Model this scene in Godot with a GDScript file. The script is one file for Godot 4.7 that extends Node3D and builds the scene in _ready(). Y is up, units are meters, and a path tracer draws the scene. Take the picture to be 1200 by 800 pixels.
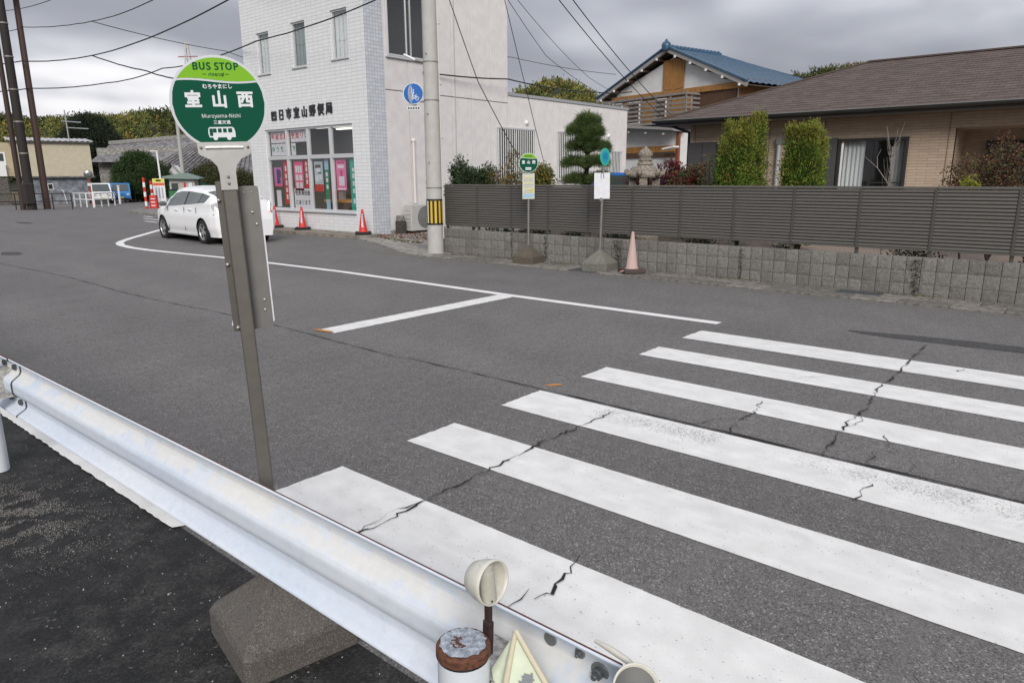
extends Node3D

var rng := RandomNumberGenerator.new()
var MT := {}
var TX := {}
var names := {}

# ------------------------------------------------------------------ shapes
class Mb:
	var st := SurfaceTool.new()
	var lift := 0.0
	func _init() -> void:
		st.begin(Mesh.PRIMITIVE_TRIANGLES)
		st.set_smooth_group(-1)
	func sg(n: int) -> void:
		st.set_smooth_group(n)
	func col(c: Color) -> void:
		st.set_color(c)
	func tri(a: Vector3, b: Vector3, c: Vector3) -> void:
		st.add_vertex(a)
		st.add_vertex(c)
		st.add_vertex(b)
	func quad(a: Vector3, b: Vector3, c: Vector3, d: Vector3) -> void:
		tri(a, b, c)
		tri(a, c, d)
	func box(c: Vector3, s: Vector3, b := Basis(), bev := 0.0) -> void:
		st.set_smooth_group(-1)
		var h := s * 0.5
		var e: float = minf(bev, minf(h.x, minf(h.y, h.z)) * 0.9)
		if e <= 0.0:
			var p: Array[Vector3] = []
			for i in 8:
				p.append(c + b * Vector3(h.x if i & 1 else -h.x, h.y if i & 2 else -h.y, h.z if i & 4 else -h.z))
			quad(p[4], p[5], p[7], p[6])
			quad(p[1], p[0], p[2], p[3])
			quad(p[5], p[1], p[3], p[7])
			quad(p[0], p[4], p[6], p[2])
			quad(p[6], p[7], p[3], p[2])
			quad(p[0], p[1], p[5], p[4])
			return
		# chamfered: three points at each corner, one on each face
		var q := {}
		for i in 8:
			var s3 := Vector3(1 if i & 1 else -1, 1 if i & 2 else -1, 1 if i & 4 else -1)
			q[[i, 0]] = c + b * (s3 * Vector3(h.x, h.y - e, h.z - e))
			q[[i, 1]] = c + b * (s3 * Vector3(h.x - e, h.y, h.z - e))
			q[[i, 2]] = c + b * (s3 * Vector3(h.x - e, h.y - e, h.z))
		var fq := func(i, j, k, l, f): quad(q[[i, f]], q[[j, f]], q[[k, f]], q[[l, f]])
		fq.call(4, 5, 7, 6, 2)
		fq.call(1, 0, 2, 3, 2)
		fq.call(5, 1, 3, 7, 0)
		fq.call(0, 4, 6, 2, 0)
		fq.call(6, 7, 3, 2, 1)
		fq.call(0, 1, 5, 4, 1)
		# edges (out-turned strips) and corners; orientation fixed by the outward test
		var cen := c
		var oq := func(a: Vector3, b2: Vector3, c2: Vector3, d2: Vector3):
			if (b2 - a).cross(d2 - a).dot((a + c2) * 0.5 - cen) >= 0.0:
				quad(a, b2, c2, d2)
			else:
				quad(d2, c2, b2, a)
		for e2 in [[0, 1], [2, 3], [4, 5], [6, 7]]:
			oq.call(q[[e2[0], 1]], q[[e2[1], 1]], q[[e2[1], 2]], q[[e2[0], 2]])
		for e2 in [[0, 2], [1, 3], [4, 6], [5, 7]]:
			oq.call(q[[e2[0], 0]], q[[e2[1], 0]], q[[e2[1], 2]], q[[e2[0], 2]])
		for e2 in [[0, 4], [1, 5], [2, 6], [3, 7]]:
			oq.call(q[[e2[0], 0]], q[[e2[1], 0]], q[[e2[1], 1]], q[[e2[0], 1]])
		for i in 8:
			var a: Vector3 = q[[i, 0]]
			var b3: Vector3 = q[[i, 1]]
			var c3: Vector3 = q[[i, 2]]
			if (b3 - a).cross(c3 - a).dot(a - cen) >= 0.0:
				tri(a, b3, c3)
			else:
				tri(a, c3, b3)
	# a box from one corner to the opposite one
	func span(a: Vector3, b: Vector3, bev := 0.0) -> void:
		box((a + b) * 0.5, (b - a).abs(), Basis(), bev)
	# a square bar between two points
	func bar(a: Vector3, b: Vector3, w: float, t: float, up := Vector3.UP, bev := 0.0) -> void:
		var x := (b - a).normalized()
		var z := x.cross(up).normalized()
		if z.length() < 0.5:
			z = Vector3.RIGHT
		var y := z.cross(x).normalized()
		box((a + b) * 0.5, Vector3(a.distance_to(b), t, w), Basis(x, y, z), bev)
	func tube(pts: Array, radii: Array, sides := 8, caps := true) -> void:
		var rings := []
		var prev := Vector3.ZERO
		for i in pts.size():
			var t: Vector3
			if i == 0:
				t = pts[1] - pts[0]
			elif i == pts.size() - 1:
				t = pts[i] - pts[i - 1]
			else:
				t = (pts[i + 1] - pts[i]).normalized() + (pts[i] - pts[i - 1]).normalized()
			t = t.normalized()
			if prev == Vector3.ZERO:
				prev = t.cross(Vector3.UP if absf(t.y) < 0.9 else Vector3.RIGHT).normalized()
			var u := (prev - t * prev.dot(t)).normalized()
			prev = u
			var v := t.cross(u)
			var r: float = radii[i] if i < radii.size() else radii[radii.size() - 1]
			var ring := []
			for k in sides:
				var a := TAU * k / sides
				ring.append(pts[i] + (u * cos(a) + v * sin(a)) * r)
			rings.append(ring)
		st.set_smooth_group(1)
		for i in rings.size() - 1:
			for k in sides:
				var k2: int = (k + 1) % sides
				quad(rings[i][k], rings[i][k2], rings[i + 1][k2], rings[i + 1][k])
		st.set_smooth_group(-1)
		if caps:
			for k in range(1, sides - 1):
				tri(rings[0][0], rings[0][k + 1], rings[0][k])
				var n: int = rings.size() - 1
				tri(rings[n][0], rings[n][k], rings[n][k + 1])
	func lathe(prof: Array, seg := 16, xf := Transform3D(), soft := false, from := 0.0, to := TAU) -> void:
		for i in prof.size() - 1:
			st.set_smooth_group(1 if soft else 2 + i)
			var a: Vector2 = prof[i]
			var b: Vector2 = prof[i + 1]
			for k in seg:
				var t0 := from + (to - from) * k / seg
				var t1 := from + (to - from) * (k + 1) / seg
				var p0 := xf * Vector3(a.x * cos(t0), a.y, a.x * sin(t0))
				var p1 := xf * Vector3(a.x * cos(t1), a.y, a.x * sin(t1))
				var p2 := xf * Vector3(b.x * cos(t1), b.y, b.x * sin(t1))
				var p3 := xf * Vector3(b.x * cos(t0), b.y, b.x * sin(t0))
				if a.x < 0.00001:
					tri(p0, p3, p2)
				elif b.x < 0.00001:
					tri(p0, p3, p1)
				else:
					quad(p0, p3, p2, p1)
		st.set_smooth_group(-1)
	# polygon in the local xy plane (counter-clockwise), pushed along +z
	func prism(poly: PackedVector2Array, depth: float, xf := Transform3D(), back := true) -> void:
		st.set_smooth_group(-1)
		var idx := Geometry2D.triangulate_polygon(poly)
		for i in range(0, idx.size(), 3):
			var a := poly[idx[i]]
			var b := poly[idx[i + 1]]
			var c := poly[idx[i + 2]]
			if (b - a).cross(c - a) < 0:
				var t := b
				b = c
				c = t
			tri(xf * Vector3(a.x, a.y, depth), xf * Vector3(b.x, b.y, depth), xf * Vector3(c.x, c.y, depth))
			if back:
				tri(xf * Vector3(a.x, a.y, 0), xf * Vector3(c.x, c.y, 0), xf * Vector3(b.x, b.y, 0))
		for i in poly.size():
			var a := poly[i]
			var b := poly[(i + 1) % poly.size()]
			quad(xf * Vector3(a.x, a.y, 0), xf * Vector3(b.x, b.y, 0), xf * Vector3(b.x, b.y, depth), xf * Vector3(a.x, a.y, depth))
	# a flat ribbon along points on the ground, or on any plane given by up
	func ribbon(pts: Array, widths: Array, up := Vector3.UP) -> void:
		st.set_smooth_group(-1)
		var L := []
		var R := []
		for i in pts.size():
			var t: Vector3 = (pts[mini(i + 1, pts.size() - 1)] - pts[maxi(i - 1, 0)]).normalized()
			var n := t.cross(up).normalized()
			var w: float = widths[mini(i, widths.size() - 1)] * 0.5
			L.append(pts[i] - n * w)
			R.append(pts[i] + n * w)
		for i in pts.size() - 1:
			quad(R[i], R[i + 1], L[i + 1], L[i])
	# one character or figure: polylines on a 100 x 100 grid, y down
	func strokes(lines: Array, o: Vector3, ux: Vector3, uy: Vector3, size: float, w: float) -> void:
		st.set_smooth_group(-1)
		var n := ux.cross(uy).normalized()
		for l in lines:
			for i in range(0, l.size() - 2, 2):
				var a := Vector2(l[i], l[i + 1]) / 100.0 * size
				var b := Vector2(l[i + 2], l[i + 3]) / 100.0 * size
				var d := (b - a).normalized() * w * 0.5
				var m := Vector2(-d.y, d.x)
				lift += 0.00004
				var z := n * lift
				var f := func(p: Vector2): return o + ux * p.x - uy * p.y + z
				quad(f.call(a - d + m), f.call(b + d + m), f.call(b + d - m), f.call(a - d - m))
	func done() -> ArrayMesh:
		st.generate_normals()
		return st.commit()

# ------------------------------------------------------------------ nodes
func numbered(called: String) -> String:
	var n: int = names.get(called, 0)
	names[called] = n + 1
	return called if n == 0 else "%s_%03d" % [called, n]

func tag(o: Node, label: String, category: String, group := "") -> void:
	o.set_meta("label", label)
	o.set_meta("category", category)
	if group != "":
		o.set_meta("group", group)

func thing(called: String, label: String, category: String, at := Vector3.ZERO, turn := 0.0, group := "") -> Node3D:
	var o := Node3D.new()
	o.name = numbered(called)
	add_child(o)
	o.position = at
	o.rotation.y = turn
	tag(o, label, category, group)
	return o

func part(mesh: Mesh, called: String, m: Material, parent: Node3D, xf := Transform3D()) -> MeshInstance3D:
	var o := MeshInstance3D.new()
	o.mesh = mesh
	o.set_surface_override_material(0, m)
	o.name = called
	parent.add_child(o, true)
	o.transform = xf
	return o

func pbox(called: String, m: Material, parent: Node3D, c: Vector3, s: Vector3, bev := 0.0, b := Basis()) -> MeshInstance3D:
	var mb := Mb.new()
	mb.box(c, s, b, bev)
	return part(mb.done(), called, m, parent)

func structure(mesh: Mesh, called: String, m: Material) -> MeshInstance3D:
	var o := part(mesh, numbered(called), m, self)
	o.set_meta("kind", "structure")
	return o

func copy(o: Node3D, at: Vector3, turn: float, label: String) -> Node3D:
	var base := String(o.name).rstrip("0123456789")
	if base.ends_with("_"):
		base = base.left(-1)
	var c: Node3D = o.duplicate()
	c.name = numbered(base)
	add_child(c)
	c.position = at
	c.rotation.y = turn
	c.set_meta("label", label)
	return c

# ------------------------------------------------------------------ textures
func noise(kind: int, freq: float, oct := 1, seed_ := 1) -> FastNoiseLite:
	var n := FastNoiseLite.new()
	n.noise_type = kind as FastNoiseLite.NoiseType
	n.frequency = freq
	n.seed = seed_
	n.fractal_type = FastNoiseLite.FRACTAL_FBM if oct > 1 else FastNoiseLite.FRACTAL_NONE
	n.fractal_octaves = oct
	n.cellular_return_type = FastNoiseLite.RETURN_CELL_VALUE
	return n

func seam(n: FastNoiseLite, size: int) -> PackedByteArray:
	var im := n.get_seamless_image(size, size, false, false, 0.15, true)
	im.convert(Image.FORMAT_L8)
	return im.get_data()

func tex_of(data: PackedByteArray, size: int) -> ImageTexture:
	return ImageTexture.create_from_image(Image.create_from_data(size, size, false, Image.FORMAT_L8, data))

func make_textures() -> void:
	var S := 1024
	var rnd := RandomNumberGenerator.new()
	rnd.seed = 11
	# asphalt: stones about a centimetre across in dark binder, one tile is 1.1 m
	var cell := seam(noise(FastNoiseLite.TYPE_CELLULAR, 0.11, 1, 3), S)
	var cell2 := seam(noise(FastNoiseLite.TYPE_CELLULAR, 0.2, 1, 9), S)
	var soft := seam(noise(FastNoiseLite.TYPE_SIMPLEX, 0.006, 4, 5), S)
	var a := PackedByteArray()
	a.resize(S * S)
	var dk := PackedByteArray()
	dk.resize(S * S)
	for i in S * S:
		var v: float = 0.62 + (cell[i] - 128) * 0.0006 + (cell2[i] - 128) * 0.0009 + (soft[i] - 128) * 0.0002 + rnd.randf_range(-0.06, 0.06)
		if cell[i] > 243:
			v += 0.16
		elif cell2[i] < 20:
			v -= 0.12
		a[i] = int(clampf(v, 0, 1) * 255)
		var d: float = 0.42 + (cell[i] - 128) * 0.0009 + (cell2[i] - 128) * 0.0013 + (soft[i] - 128) * 0.0016 + rnd.randf_range(-0.05, 0.05)
		if cell[i] > 249 and cell2[i] > 90:
			d += 0.4
		dk[i] = int(clampf(d, 0, 1) * 255)
	TX.asphalt = tex_of(a, S)
	TX.dark_asphalt = tex_of(dk, S)
	# generic mottled grain (concrete, paint, plaster)
	S = 512
	var n1 := seam(noise(FastNoiseLite.TYPE_SIMPLEX, 0.01, 5, 21), S)
	var n2 := seam(noise(FastNoiseLite.TYPE_SIMPLEX, 0.05, 4, 22), S)
	var g := PackedByteArray()
	g.resize(S * S)
	var c := PackedByteArray()
	c.resize(S * S)
	var pt := PackedByteArray()
	pt.resize(S * S)
	var zn := PackedByteArray()
	zn.resize(S * S)
	for i in S * S:
		g[i] = int(clampf(0.92 + (n1[i] - 128) * 0.00022 + rnd.randf_range(-0.015, 0.015), 0, 1) * 255)
		var v: float = 0.80 + (n1[i] - 128) * 0.0016 + (n2[i] - 128) * 0.0010 + rnd.randf_range(-0.05, 0.05)
		c[i] = int(clampf(v, 0, 1) * 255)
		var p: float = 0.955 + (n1[i] - 128) * 0.00025 + rnd.randf_range(-0.02, 0.02)
		if rnd.randf() < 0.0016:
			p -= 0.25
		pt[i] = int(clampf(p, 0, 1) * 255)
		zn[i] = int(clampf(0.96 + (n1[i] - 128) * 0.00012 + (n2[i] - 128) * 0.0001, 0, 1) * 255)
	for k in 260:      # grit stuck in the paint
		var x0 := rnd.randi() % S
		var y0 := rnd.randi() % S
		for dy in rnd.randi_range(1, 2):
			for dx in rnd.randi_range(1, 3):
				pt[((y0 + dy) % S) * S + (x0 + dx) % S] = rnd.randi_range(150, 200)
	TX.grain = tex_of(g, S)
	TX.concrete = tex_of(c, S)
	TX.paint = tex_of(pt, S)
	TX.zinc = tex_of(zn, S)
	# wall tile: one picture is 1 m, ten courses, pieces 0.25 m long
	TX.tile = course_tex(512, 10, 4, 2, 0.68, 0.95, 0.012, 31, false)
	TX.tile_h = course_tex(512, 10, 4, 3, 0.0, 1.0, 0.0, 31, false)
	TX.grid = course_tex(512, 10, 10, 3, 0.5, 0.92, 0.03, 32, false)
	TX.siding = course_tex(512, 18, 3, 2, 0.62, 0.86, 0.035, 33)
	TX.siding_h = course_tex(512, 18, 3, 2, 0.1, 0.9, 0.0, 33)
	TX.shingle = course_tex(512, 10, 7, 1, 0.52, 0.74, 0.075, 34)
	TX.shingle_h = course_tex(512, 10, 7, 1, 0.1, 0.9, 0.05, 34)
	TX.oldtile = course_tex(512, 5, 6, 5, 0.35, 0.75, 0.14, 35, false)
	# brushed metal / wood grain: stretched noise
	var w := noise(FastNoiseLite.TYPE_SIMPLEX, 1.0, 3, 41)
	var wd := PackedByteArray()
	wd.resize(256 * 256)
	for y in 256:
		for x in 256:
			var th := TAU * y / 256.0
			wd[y * 256 + x] = int(clampf(0.82 + 0.16 * w.get_noise_3d(x * 0.11, cos(th) * 0.5, sin(th) * 0.5) + 0.06 * w.get_noise_2d(x * 0.7, y * 0.02), 0, 1) * 255)
	TX.streak = tex_of(wd, 256)

# courses of pieces with joints; returns grey values
func course_tex(S: int, rows: int, cols: int, joint: int, dark: float, light: float, vary: float, seed_: int, stagger := true) -> ImageTexture:
	var r := RandomNumberGenerator.new()
	r.seed = seed_
	var im := Image.create(S, S, false, Image.FORMAT_L8)
	im.fill(Color(dark, dark, dark))
	for j in rows:
		var y0 := S * j / rows
		var y1 := S * (j + 1) / rows
		var off: int = (S / cols / 2 if j % 2 else 0) if stagger else 0
		for i in cols:
			var x0 := S * i / cols + off
			var x1 := S * (i + 1) / cols + off
			var v := clampf(light + r.randf_range(-vary, vary), 0, 1)
			var cc := Color(v, v, v)
			im.fill_rect(Rect2i(x0, y0, mini(x1 - joint, S) - x0, y1 - y0 - joint), cc)
			if x1 > S:
				im.fill_rect(Rect2i(0, y0, x1 - S - joint, y1 - y0 - joint), cc)
	if vary > 0.0:
		var d := im.get_data()
		for i in d.size():
			d[i] = clampi(d[i] + r.randi_range(-7, 7), 0, 255)
		im = Image.create_from_data(S, S, false, Image.FORMAT_L8, d)
	return ImageTexture.create_from_image(im)

# ------------------------------------------------------------------ materials: colours are linear, as measured on the thing
func mat(key: String, c: Color, rough := 0.8, metal := 0.0, tex := "", tile := 1.0, relief := "", depth := 0.0) -> StandardMaterial3D:
	if MT.has(key):
		return MT[key]
	var m := StandardMaterial3D.new()
	m.resource_name = key
	m.albedo_color = c.linear_to_srgb()
	m.roughness = rough
	m.metallic = metal
	if tex != "":
		m.albedo_texture = TX[tex]
		m.uv1_triplanar = true
		m.uv1_world_triplanar = true
		m.uv1_scale = Vector3.ONE / tile
		m.uv1_triplanar_sharpness = 8.0
		m.texture_repeat = true
	if relief != "":
		m.heightmap_enabled = true
		m.heightmap_texture = TX[relief]
		m.heightmap_scale = depth
	MT[key] = m
	return m

func glass(key: String, c: Color, alpha: float) -> StandardMaterial3D:
	if MT.has(key):
		return MT[key]
	var m := StandardMaterial3D.new()
	m.resource_name = key
	var s := c.linear_to_srgb()
	m.albedo_color = Color(s.r, s.g, s.b, alpha)
	m.transparency = BaseMaterial3D.TRANSPARENCY_ALPHA
	m.roughness = 0.03
	m.metallic_specular = 0.6
	MT[key] = m
	return m

func L(r: float, g: float, b: float) -> Color:
	return Color(r, g, b)

func make_materials() -> void:
	var m := mat("asphalt", L(0.44, 0.425, 0.415), 0.86, 0.0, "asphalt", 0.85, "asphalt", 0.08)
	m.vertex_color_use_as_albedo = true
	m = mat("dark_asphalt", L(0.42, 0.41, 0.38), 0.8, 0.0, "dark_asphalt", 1.3, "dark_asphalt", 0.25)
	m.vertex_color_use_as_albedo = true
	mat("patch", L(0.15, 0.148, 0.148), 0.85, 0.0, "asphalt", 1.1, "asphalt", 0.3)
	mat("tar", L(0.012, 0.012, 0.012), 0.9)
	mat("wear", L(0.22, 0.215, 0.21), 0.9)
	mat("road_paint", L(0.82, 0.81, 0.785), 0.7, 0.0, "paint", 1.4, "asphalt", 0.04).vertex_color_use_as_albedo = true
	mat("orange_paint", L(0.55, 0.22, 0.05), 0.8, 0.0, "paint", 0.5)
	mat("kerb_concrete", L(0.40, 0.375, 0.335), 0.9, 0.0, "concrete", 1.6)
	mat("slab_a", L(0.30, 0.275, 0.24), 0.9, 0.0, "concrete", 0.9)
	mat("slab_b", L(0.22, 0.205, 0.18), 0.9, 0.0, "concrete", 0.7)
	mat("iron_lid", L(0.13, 0.145, 0.15), 0.6, 0.3, "concrete", 0.4)
	for k in 4:
		var f: float = [1.22, 1.14, 1.30, 1.04][k]
		mat("block_%d" % k, L(0.42 * f, 0.40 * f, 0.36 * f), 0.95, 0.0, "asphalt", [0.62, 0.55, 0.7, 0.58][k], "asphalt", 0.5)
	mat("block_dark", L(0.085, 0.08, 0.07), 0.95, 0.0, "concrete", 0.4)
	mat("garden_gravel", L(0.42, 0.33, 0.27), 0.95, 0.0, "concrete", 0.25)
	mat("grey_gravel", L(0.30, 0.28, 0.26), 0.95, 0.0, "concrete", 0.3)
	mat("soil", L(0.12, 0.09, 0.06), 1.0, 0.0, "concrete", 0.8)
	mat("grass_ground", L(0.16, 0.13, 0.06), 1.0, 0.0, "concrete", 1.5)
	# metal and steel
	mat("zinc", L(0.80, 0.815, 0.835), 0.5, 0.0, "zinc", 0.8)
	mat("cream_paint", L(0.72, 0.69, 0.60), 0.45, 0.0, "grain", 0.2)
	mat("rust", L(0.17, 0.066, 0.036), 0.9, 0.0, "concrete", 0.08)
	mat("brown_rust", L(0.045, 0.022, 0.016), 0.75, 0.0, "concrete", 0.1)
	mat("steel", L(0.36, 0.33, 0.295), 0.5, 0.45, "streak", 0.25)
	mat("dark_steel", L(0.075, 0.07, 0.062), 0.5, 0.3, "streak", 0.3)
	mat("pale_steel", L(0.58, 0.57, 0.55), 0.35, 0.55, "grain", 0.3)
	mat("bolt", L(0.55, 0.53, 0.5), 0.35, 0.7)
	mat("dark_bolt", L(0.09, 0.10, 0.10), 0.5, 0.4)
	mat("fence", L(0.135, 0.126, 0.112), 0.45, 0.15, "grain", 0.6)
	mat("fence_post", L(0.088, 0.082, 0.074), 0.5, 0.15, "grain", 0.5)
	mat("aluminium", L(0.60, 0.61, 0.62), 0.4, 0.35)
	mat("black_metal", L(0.02, 0.019, 0.018), 0.5)
	mat("gutter", L(0.035, 0.038, 0.036), 0.35)
	mat("rubber", L(0.013, 0.013, 0.013), 0.85)
	mat("wire", L(0.012, 0.012, 0.013), 0.7)
	mat("pole_concrete", L(0.52, 0.51, 0.485), 0.9, 0.0, "grain", 1.3)
	mat("weather_base", L(0.27, 0.225, 0.165), 0.95, 0.0, "asphalt", 0.7, "asphalt", 0.4)
	mat("pale_base", L(0.44, 0.42, 0.36), 0.95, 0.0, "asphalt", 0.7, "asphalt", 0.4)
	mat("near_base", L(0.29, 0.26, 0.23), 0.95, 0.0, "asphalt", 0.40, "asphalt", 0.4)
	# signs
	mat("sign_green", L(0.004, 0.075, 0.042), 0.75).metallic_specular = 0.25
	mat("sign_lime", L(0.20, 0.44, 0.03), 0.75).metallic_specular = 0.25
	mat("sign_teal", L(0.05, 0.42, 0.30), 0.4)
	mat("sign_cyan", L(0.02, 0.33, 0.52), 0.4)
	mat("sign_rim", L(0.52, 0.54, 0.56), 0.4, 0.1)
	mat("sign_white", L(0.66, 0.68, 0.70), 0.4)
	mat("sign_blue", L(0.012, 0.12, 0.42), 0.35)
	mat("paper", L(0.82, 0.82, 0.86), 0.7, 0.0, "grain", 0.5)
	mat("notice", L(0.66, 0.66, 0.55), 0.7, 0.0, "grain", 0.4)
	mat("print_grey", L(0.30, 0.31, 0.30), 0.8)
	mat("print_yellow", L(0.62, 0.54, 0.12), 0.7)
	mat("print_black", L(0.012, 0.012, 0.012), 0.7)
	mat("print_green", L(0.01, 0.22, 0.11), 0.7)
	mat("print_red", L(0.52, 0.03, 0.03), 0.7)
	mat("print_pink", L(0.72, 0.10, 0.22), 0.7)
	mat("print_mauve", L(0.50, 0.14, 0.40), 0.7)
	mat("print_sky", L(0.30, 0.48, 0.60), 0.7)
	mat("cone_red", L(0.62, 0.03, 0.018), 0.5, 0.0, "grain", 0.4)
	mat("cone_pink", L(0.56, 0.40, 0.355), 0.8, 0.0, "grain", 0.3)
	mat("yellow_band", L(0.60, 0.40, 0.03), 0.6)
	mat("flag_cloth", L(0.72, 0.78, 0.60), 0.85, 0.0, "grain", 0.15)
	mat("flag_tape", L(0.66, 0.60, 0.44), 0.8, 0.0, "grain", 0.1)
	# buildings
	mat("wall_tile", L(0.79, 0.80, 0.81), 0.35, 0.0, "tile", 1.0, "tile_h", 0.4)
	mat("corner_tile", L(0.62, 0.65, 0.70), 0.3, 0.0, "grid", 1.0)
	mat("wall_panel", L(0.80, 0.768, 0.752), 0.6, 0.0, "grain", 2.5)
	mat("panel_joint", L(0.36, 0.34, 0.33), 0.8)
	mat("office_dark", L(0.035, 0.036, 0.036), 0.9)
	mat("office_wall", L(0.24, 0.24, 0.21), 0.9)
	mat("curtain", L(0.62, 0.66, 0.66), 0.9)
	mat("curtain_green", L(0.25, 0.31, 0.30), 0.9)
	mat("table_orange", L(0.52, 0.24, 0.05), 0.7)
	mat("siding", L(0.60, 0.465, 0.345), 0.85, 0.0, "siding", 1.0, "siding_h", 0.6)
	mat("shutter", L(0.055, 0.053, 0.053), 0.6)
	mat("recess", L(0.10, 0.075, 0.058), 0.9)
	mat("brown_roof", L(0.20, 0.15, 0.13), 0.9, 0.0, "shingle", 1.35, "shingle_h", 1.6)
	mat("white_plaster", L(0.70, 0.70, 0.69), 0.9, 0.0, "grain", 3.0)
	mat("orange_wood", L(0.46, 0.22, 0.055), 0.7, 0.0, "streak", 1.2)
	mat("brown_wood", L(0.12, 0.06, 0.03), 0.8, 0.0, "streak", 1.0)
	mat("grey_wood", L(0.30, 0.275, 0.255), 0.9, 0.0, "streak", 0.8)
	mat("blue_tile", L(0.05, 0.13, 0.22), 0.3, 0.0, "concrete", 0.7)
	mat("grey_eave", L(0.26, 0.25, 0.24), 0.8)
	mat("old_roof", L(0.30, 0.29, 0.295), 0.8, 0.0, "oldtile", 1.6)
	mat("old_ridge", L(0.36, 0.35, 0.34), 0.9, 0.0, "concrete", 1.0)
	mat("cream_wall", L(0.56, 0.50, 0.37), 0.8, 0.0, "grain", 3.0)
	mat("grey_wall", L(0.26, 0.285, 0.32), 0.85, 0.0, "concrete", 4.0)
	mat("ledge", L(0.24, 0.235, 0.22), 0.9, 0.0, "concrete", 2.0)
	mat("dark_void", L(0.015, 0.013, 0.012), 0.95)
	mat("white_metal", L(0.72, 0.72, 0.71), 0.5)
	mat("kiosk_wall", L(0.48, 0.47, 0.44), 0.8, 0.0, "grain", 2.0)
	mat("kiosk_roof", L(0.20, 0.28, 0.25), 0.6, 0.0, "grain", 1.0)
	mat("lantern_stone", L(0.36, 0.31, 0.25), 0.95, 0.0, "concrete", 0.35, "concrete", 1.0)
	mat("bark", L(0.075, 0.055, 0.04), 0.95, 0.0, "concrete", 0.3)
	mat("pale_bark", L(0.32, 0.28, 0.24), 0.95, 0.0, "concrete", 0.3)
	mat("pole_brown", L(0.045, 0.026, 0.02), 0.7, 0.0, "grain", 2.0)
	mat("pole_black", L(0.02, 0.016, 0.014), 0.8)
	# car
	m = mat("car_white", L(0.80, 0.80, 0.80), 0.25)
	m.clearcoat_enabled = true
	m.clearcoat = 0.6
	mat("car_blue", L(0.03, 0.20, 0.50), 0.35)
	mat("car_trim", L(0.015, 0.015, 0.016), 0.5)
	mat("car_glass", L(0.05, 0.064, 0.06), 0.05).metallic_specular = 0.8
	mat("tail_red", L(0.42, 0.012, 0.012), 0.15)
	mat("tail_clear", L(0.62, 0.60, 0.62), 0.1, 0.3)
	mat("alloy", L(0.45, 0.45, 0.46), 0.35, 0.5)
	glass("pane", L(0.03, 0.034, 0.034), 0.05)
	glass("dark_pane", L(0.02, 0.022, 0.022), 0.35)
	for k in ["leaf", "needle", "far_leaf"]:
		var f := StandardMaterial3D.new()
		f.resource_name = k
		f.vertex_color_use_as_albedo = true
		f.roughness = 0.6 if k == "leaf" else 0.8
		f.metallic_specular = 0.35
		f.backlight_enabled = true
		f.backlight = Color(0.28, 0.34, 0.16)
		f.cull_mode = BaseMaterial3D.CULL_DISABLED
		MT[k] = f

# ------------------------------------------------------------------ camera, sky, sun
func make_view() -> void:
	var cam := Camera3D.new()
	cam.name = "camera"
	add_child(cam)
	var yaw := 0.7018
	var pitch := 0.22937
	var fw := Vector3(-sin(yaw) * cos(pitch), -sin(pitch), -cos(yaw) * cos(pitch))
	var rt := Vector3(cos(yaw), 0, -sin(yaw))
	var up := rt.cross(fw)
	var ro := -0.005243
	var r2 := rt * cos(ro) + up * sin(ro)
	var u2 := up * cos(ro) - rt * sin(ro)
	cam.transform = Transform3D(Basis(r2, u2, -fw), Vector3(0, 1.70, 0))
	cam.fov = rad_to_deg(2.0 * atan(400.0 / 829.8))
	cam.near = 0.05
	cam.far = 2000.0
	cam.current = true

	var env := Environment.new()
	env.background_mode = Environment.BG_SKY
	env.tonemap_mode = Environment.TONE_MAPPER_LINEAR
	env.tonemap_exposure = 1.9
	env.sdfgi_enabled = true
	env.ssao_enabled = true
	env.ssil_enabled = true
	var sky := Sky.new()
	var sm := PanoramaSkyMaterial.new()
	sm.panorama = sky_picture()
	sky.sky_material = sm
	env.sky = sky
	var we := WorldEnvironment.new()
	we.name = "world"
	we.environment = env
	add_child(we)

	var sun := DirectionalLight3D.new()
	sun.name = "sun"
	sun.light_energy = 0.5
	sun.light_angular_distance = 28.0
	sun.light_color = Color(1.0, 0.98, 0.955)
	sun.shadow_enabled = true
	add_child(sun)
	sun.look_at_from_position(Vector3(13, 11, 13), Vector3.ZERO)

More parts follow.
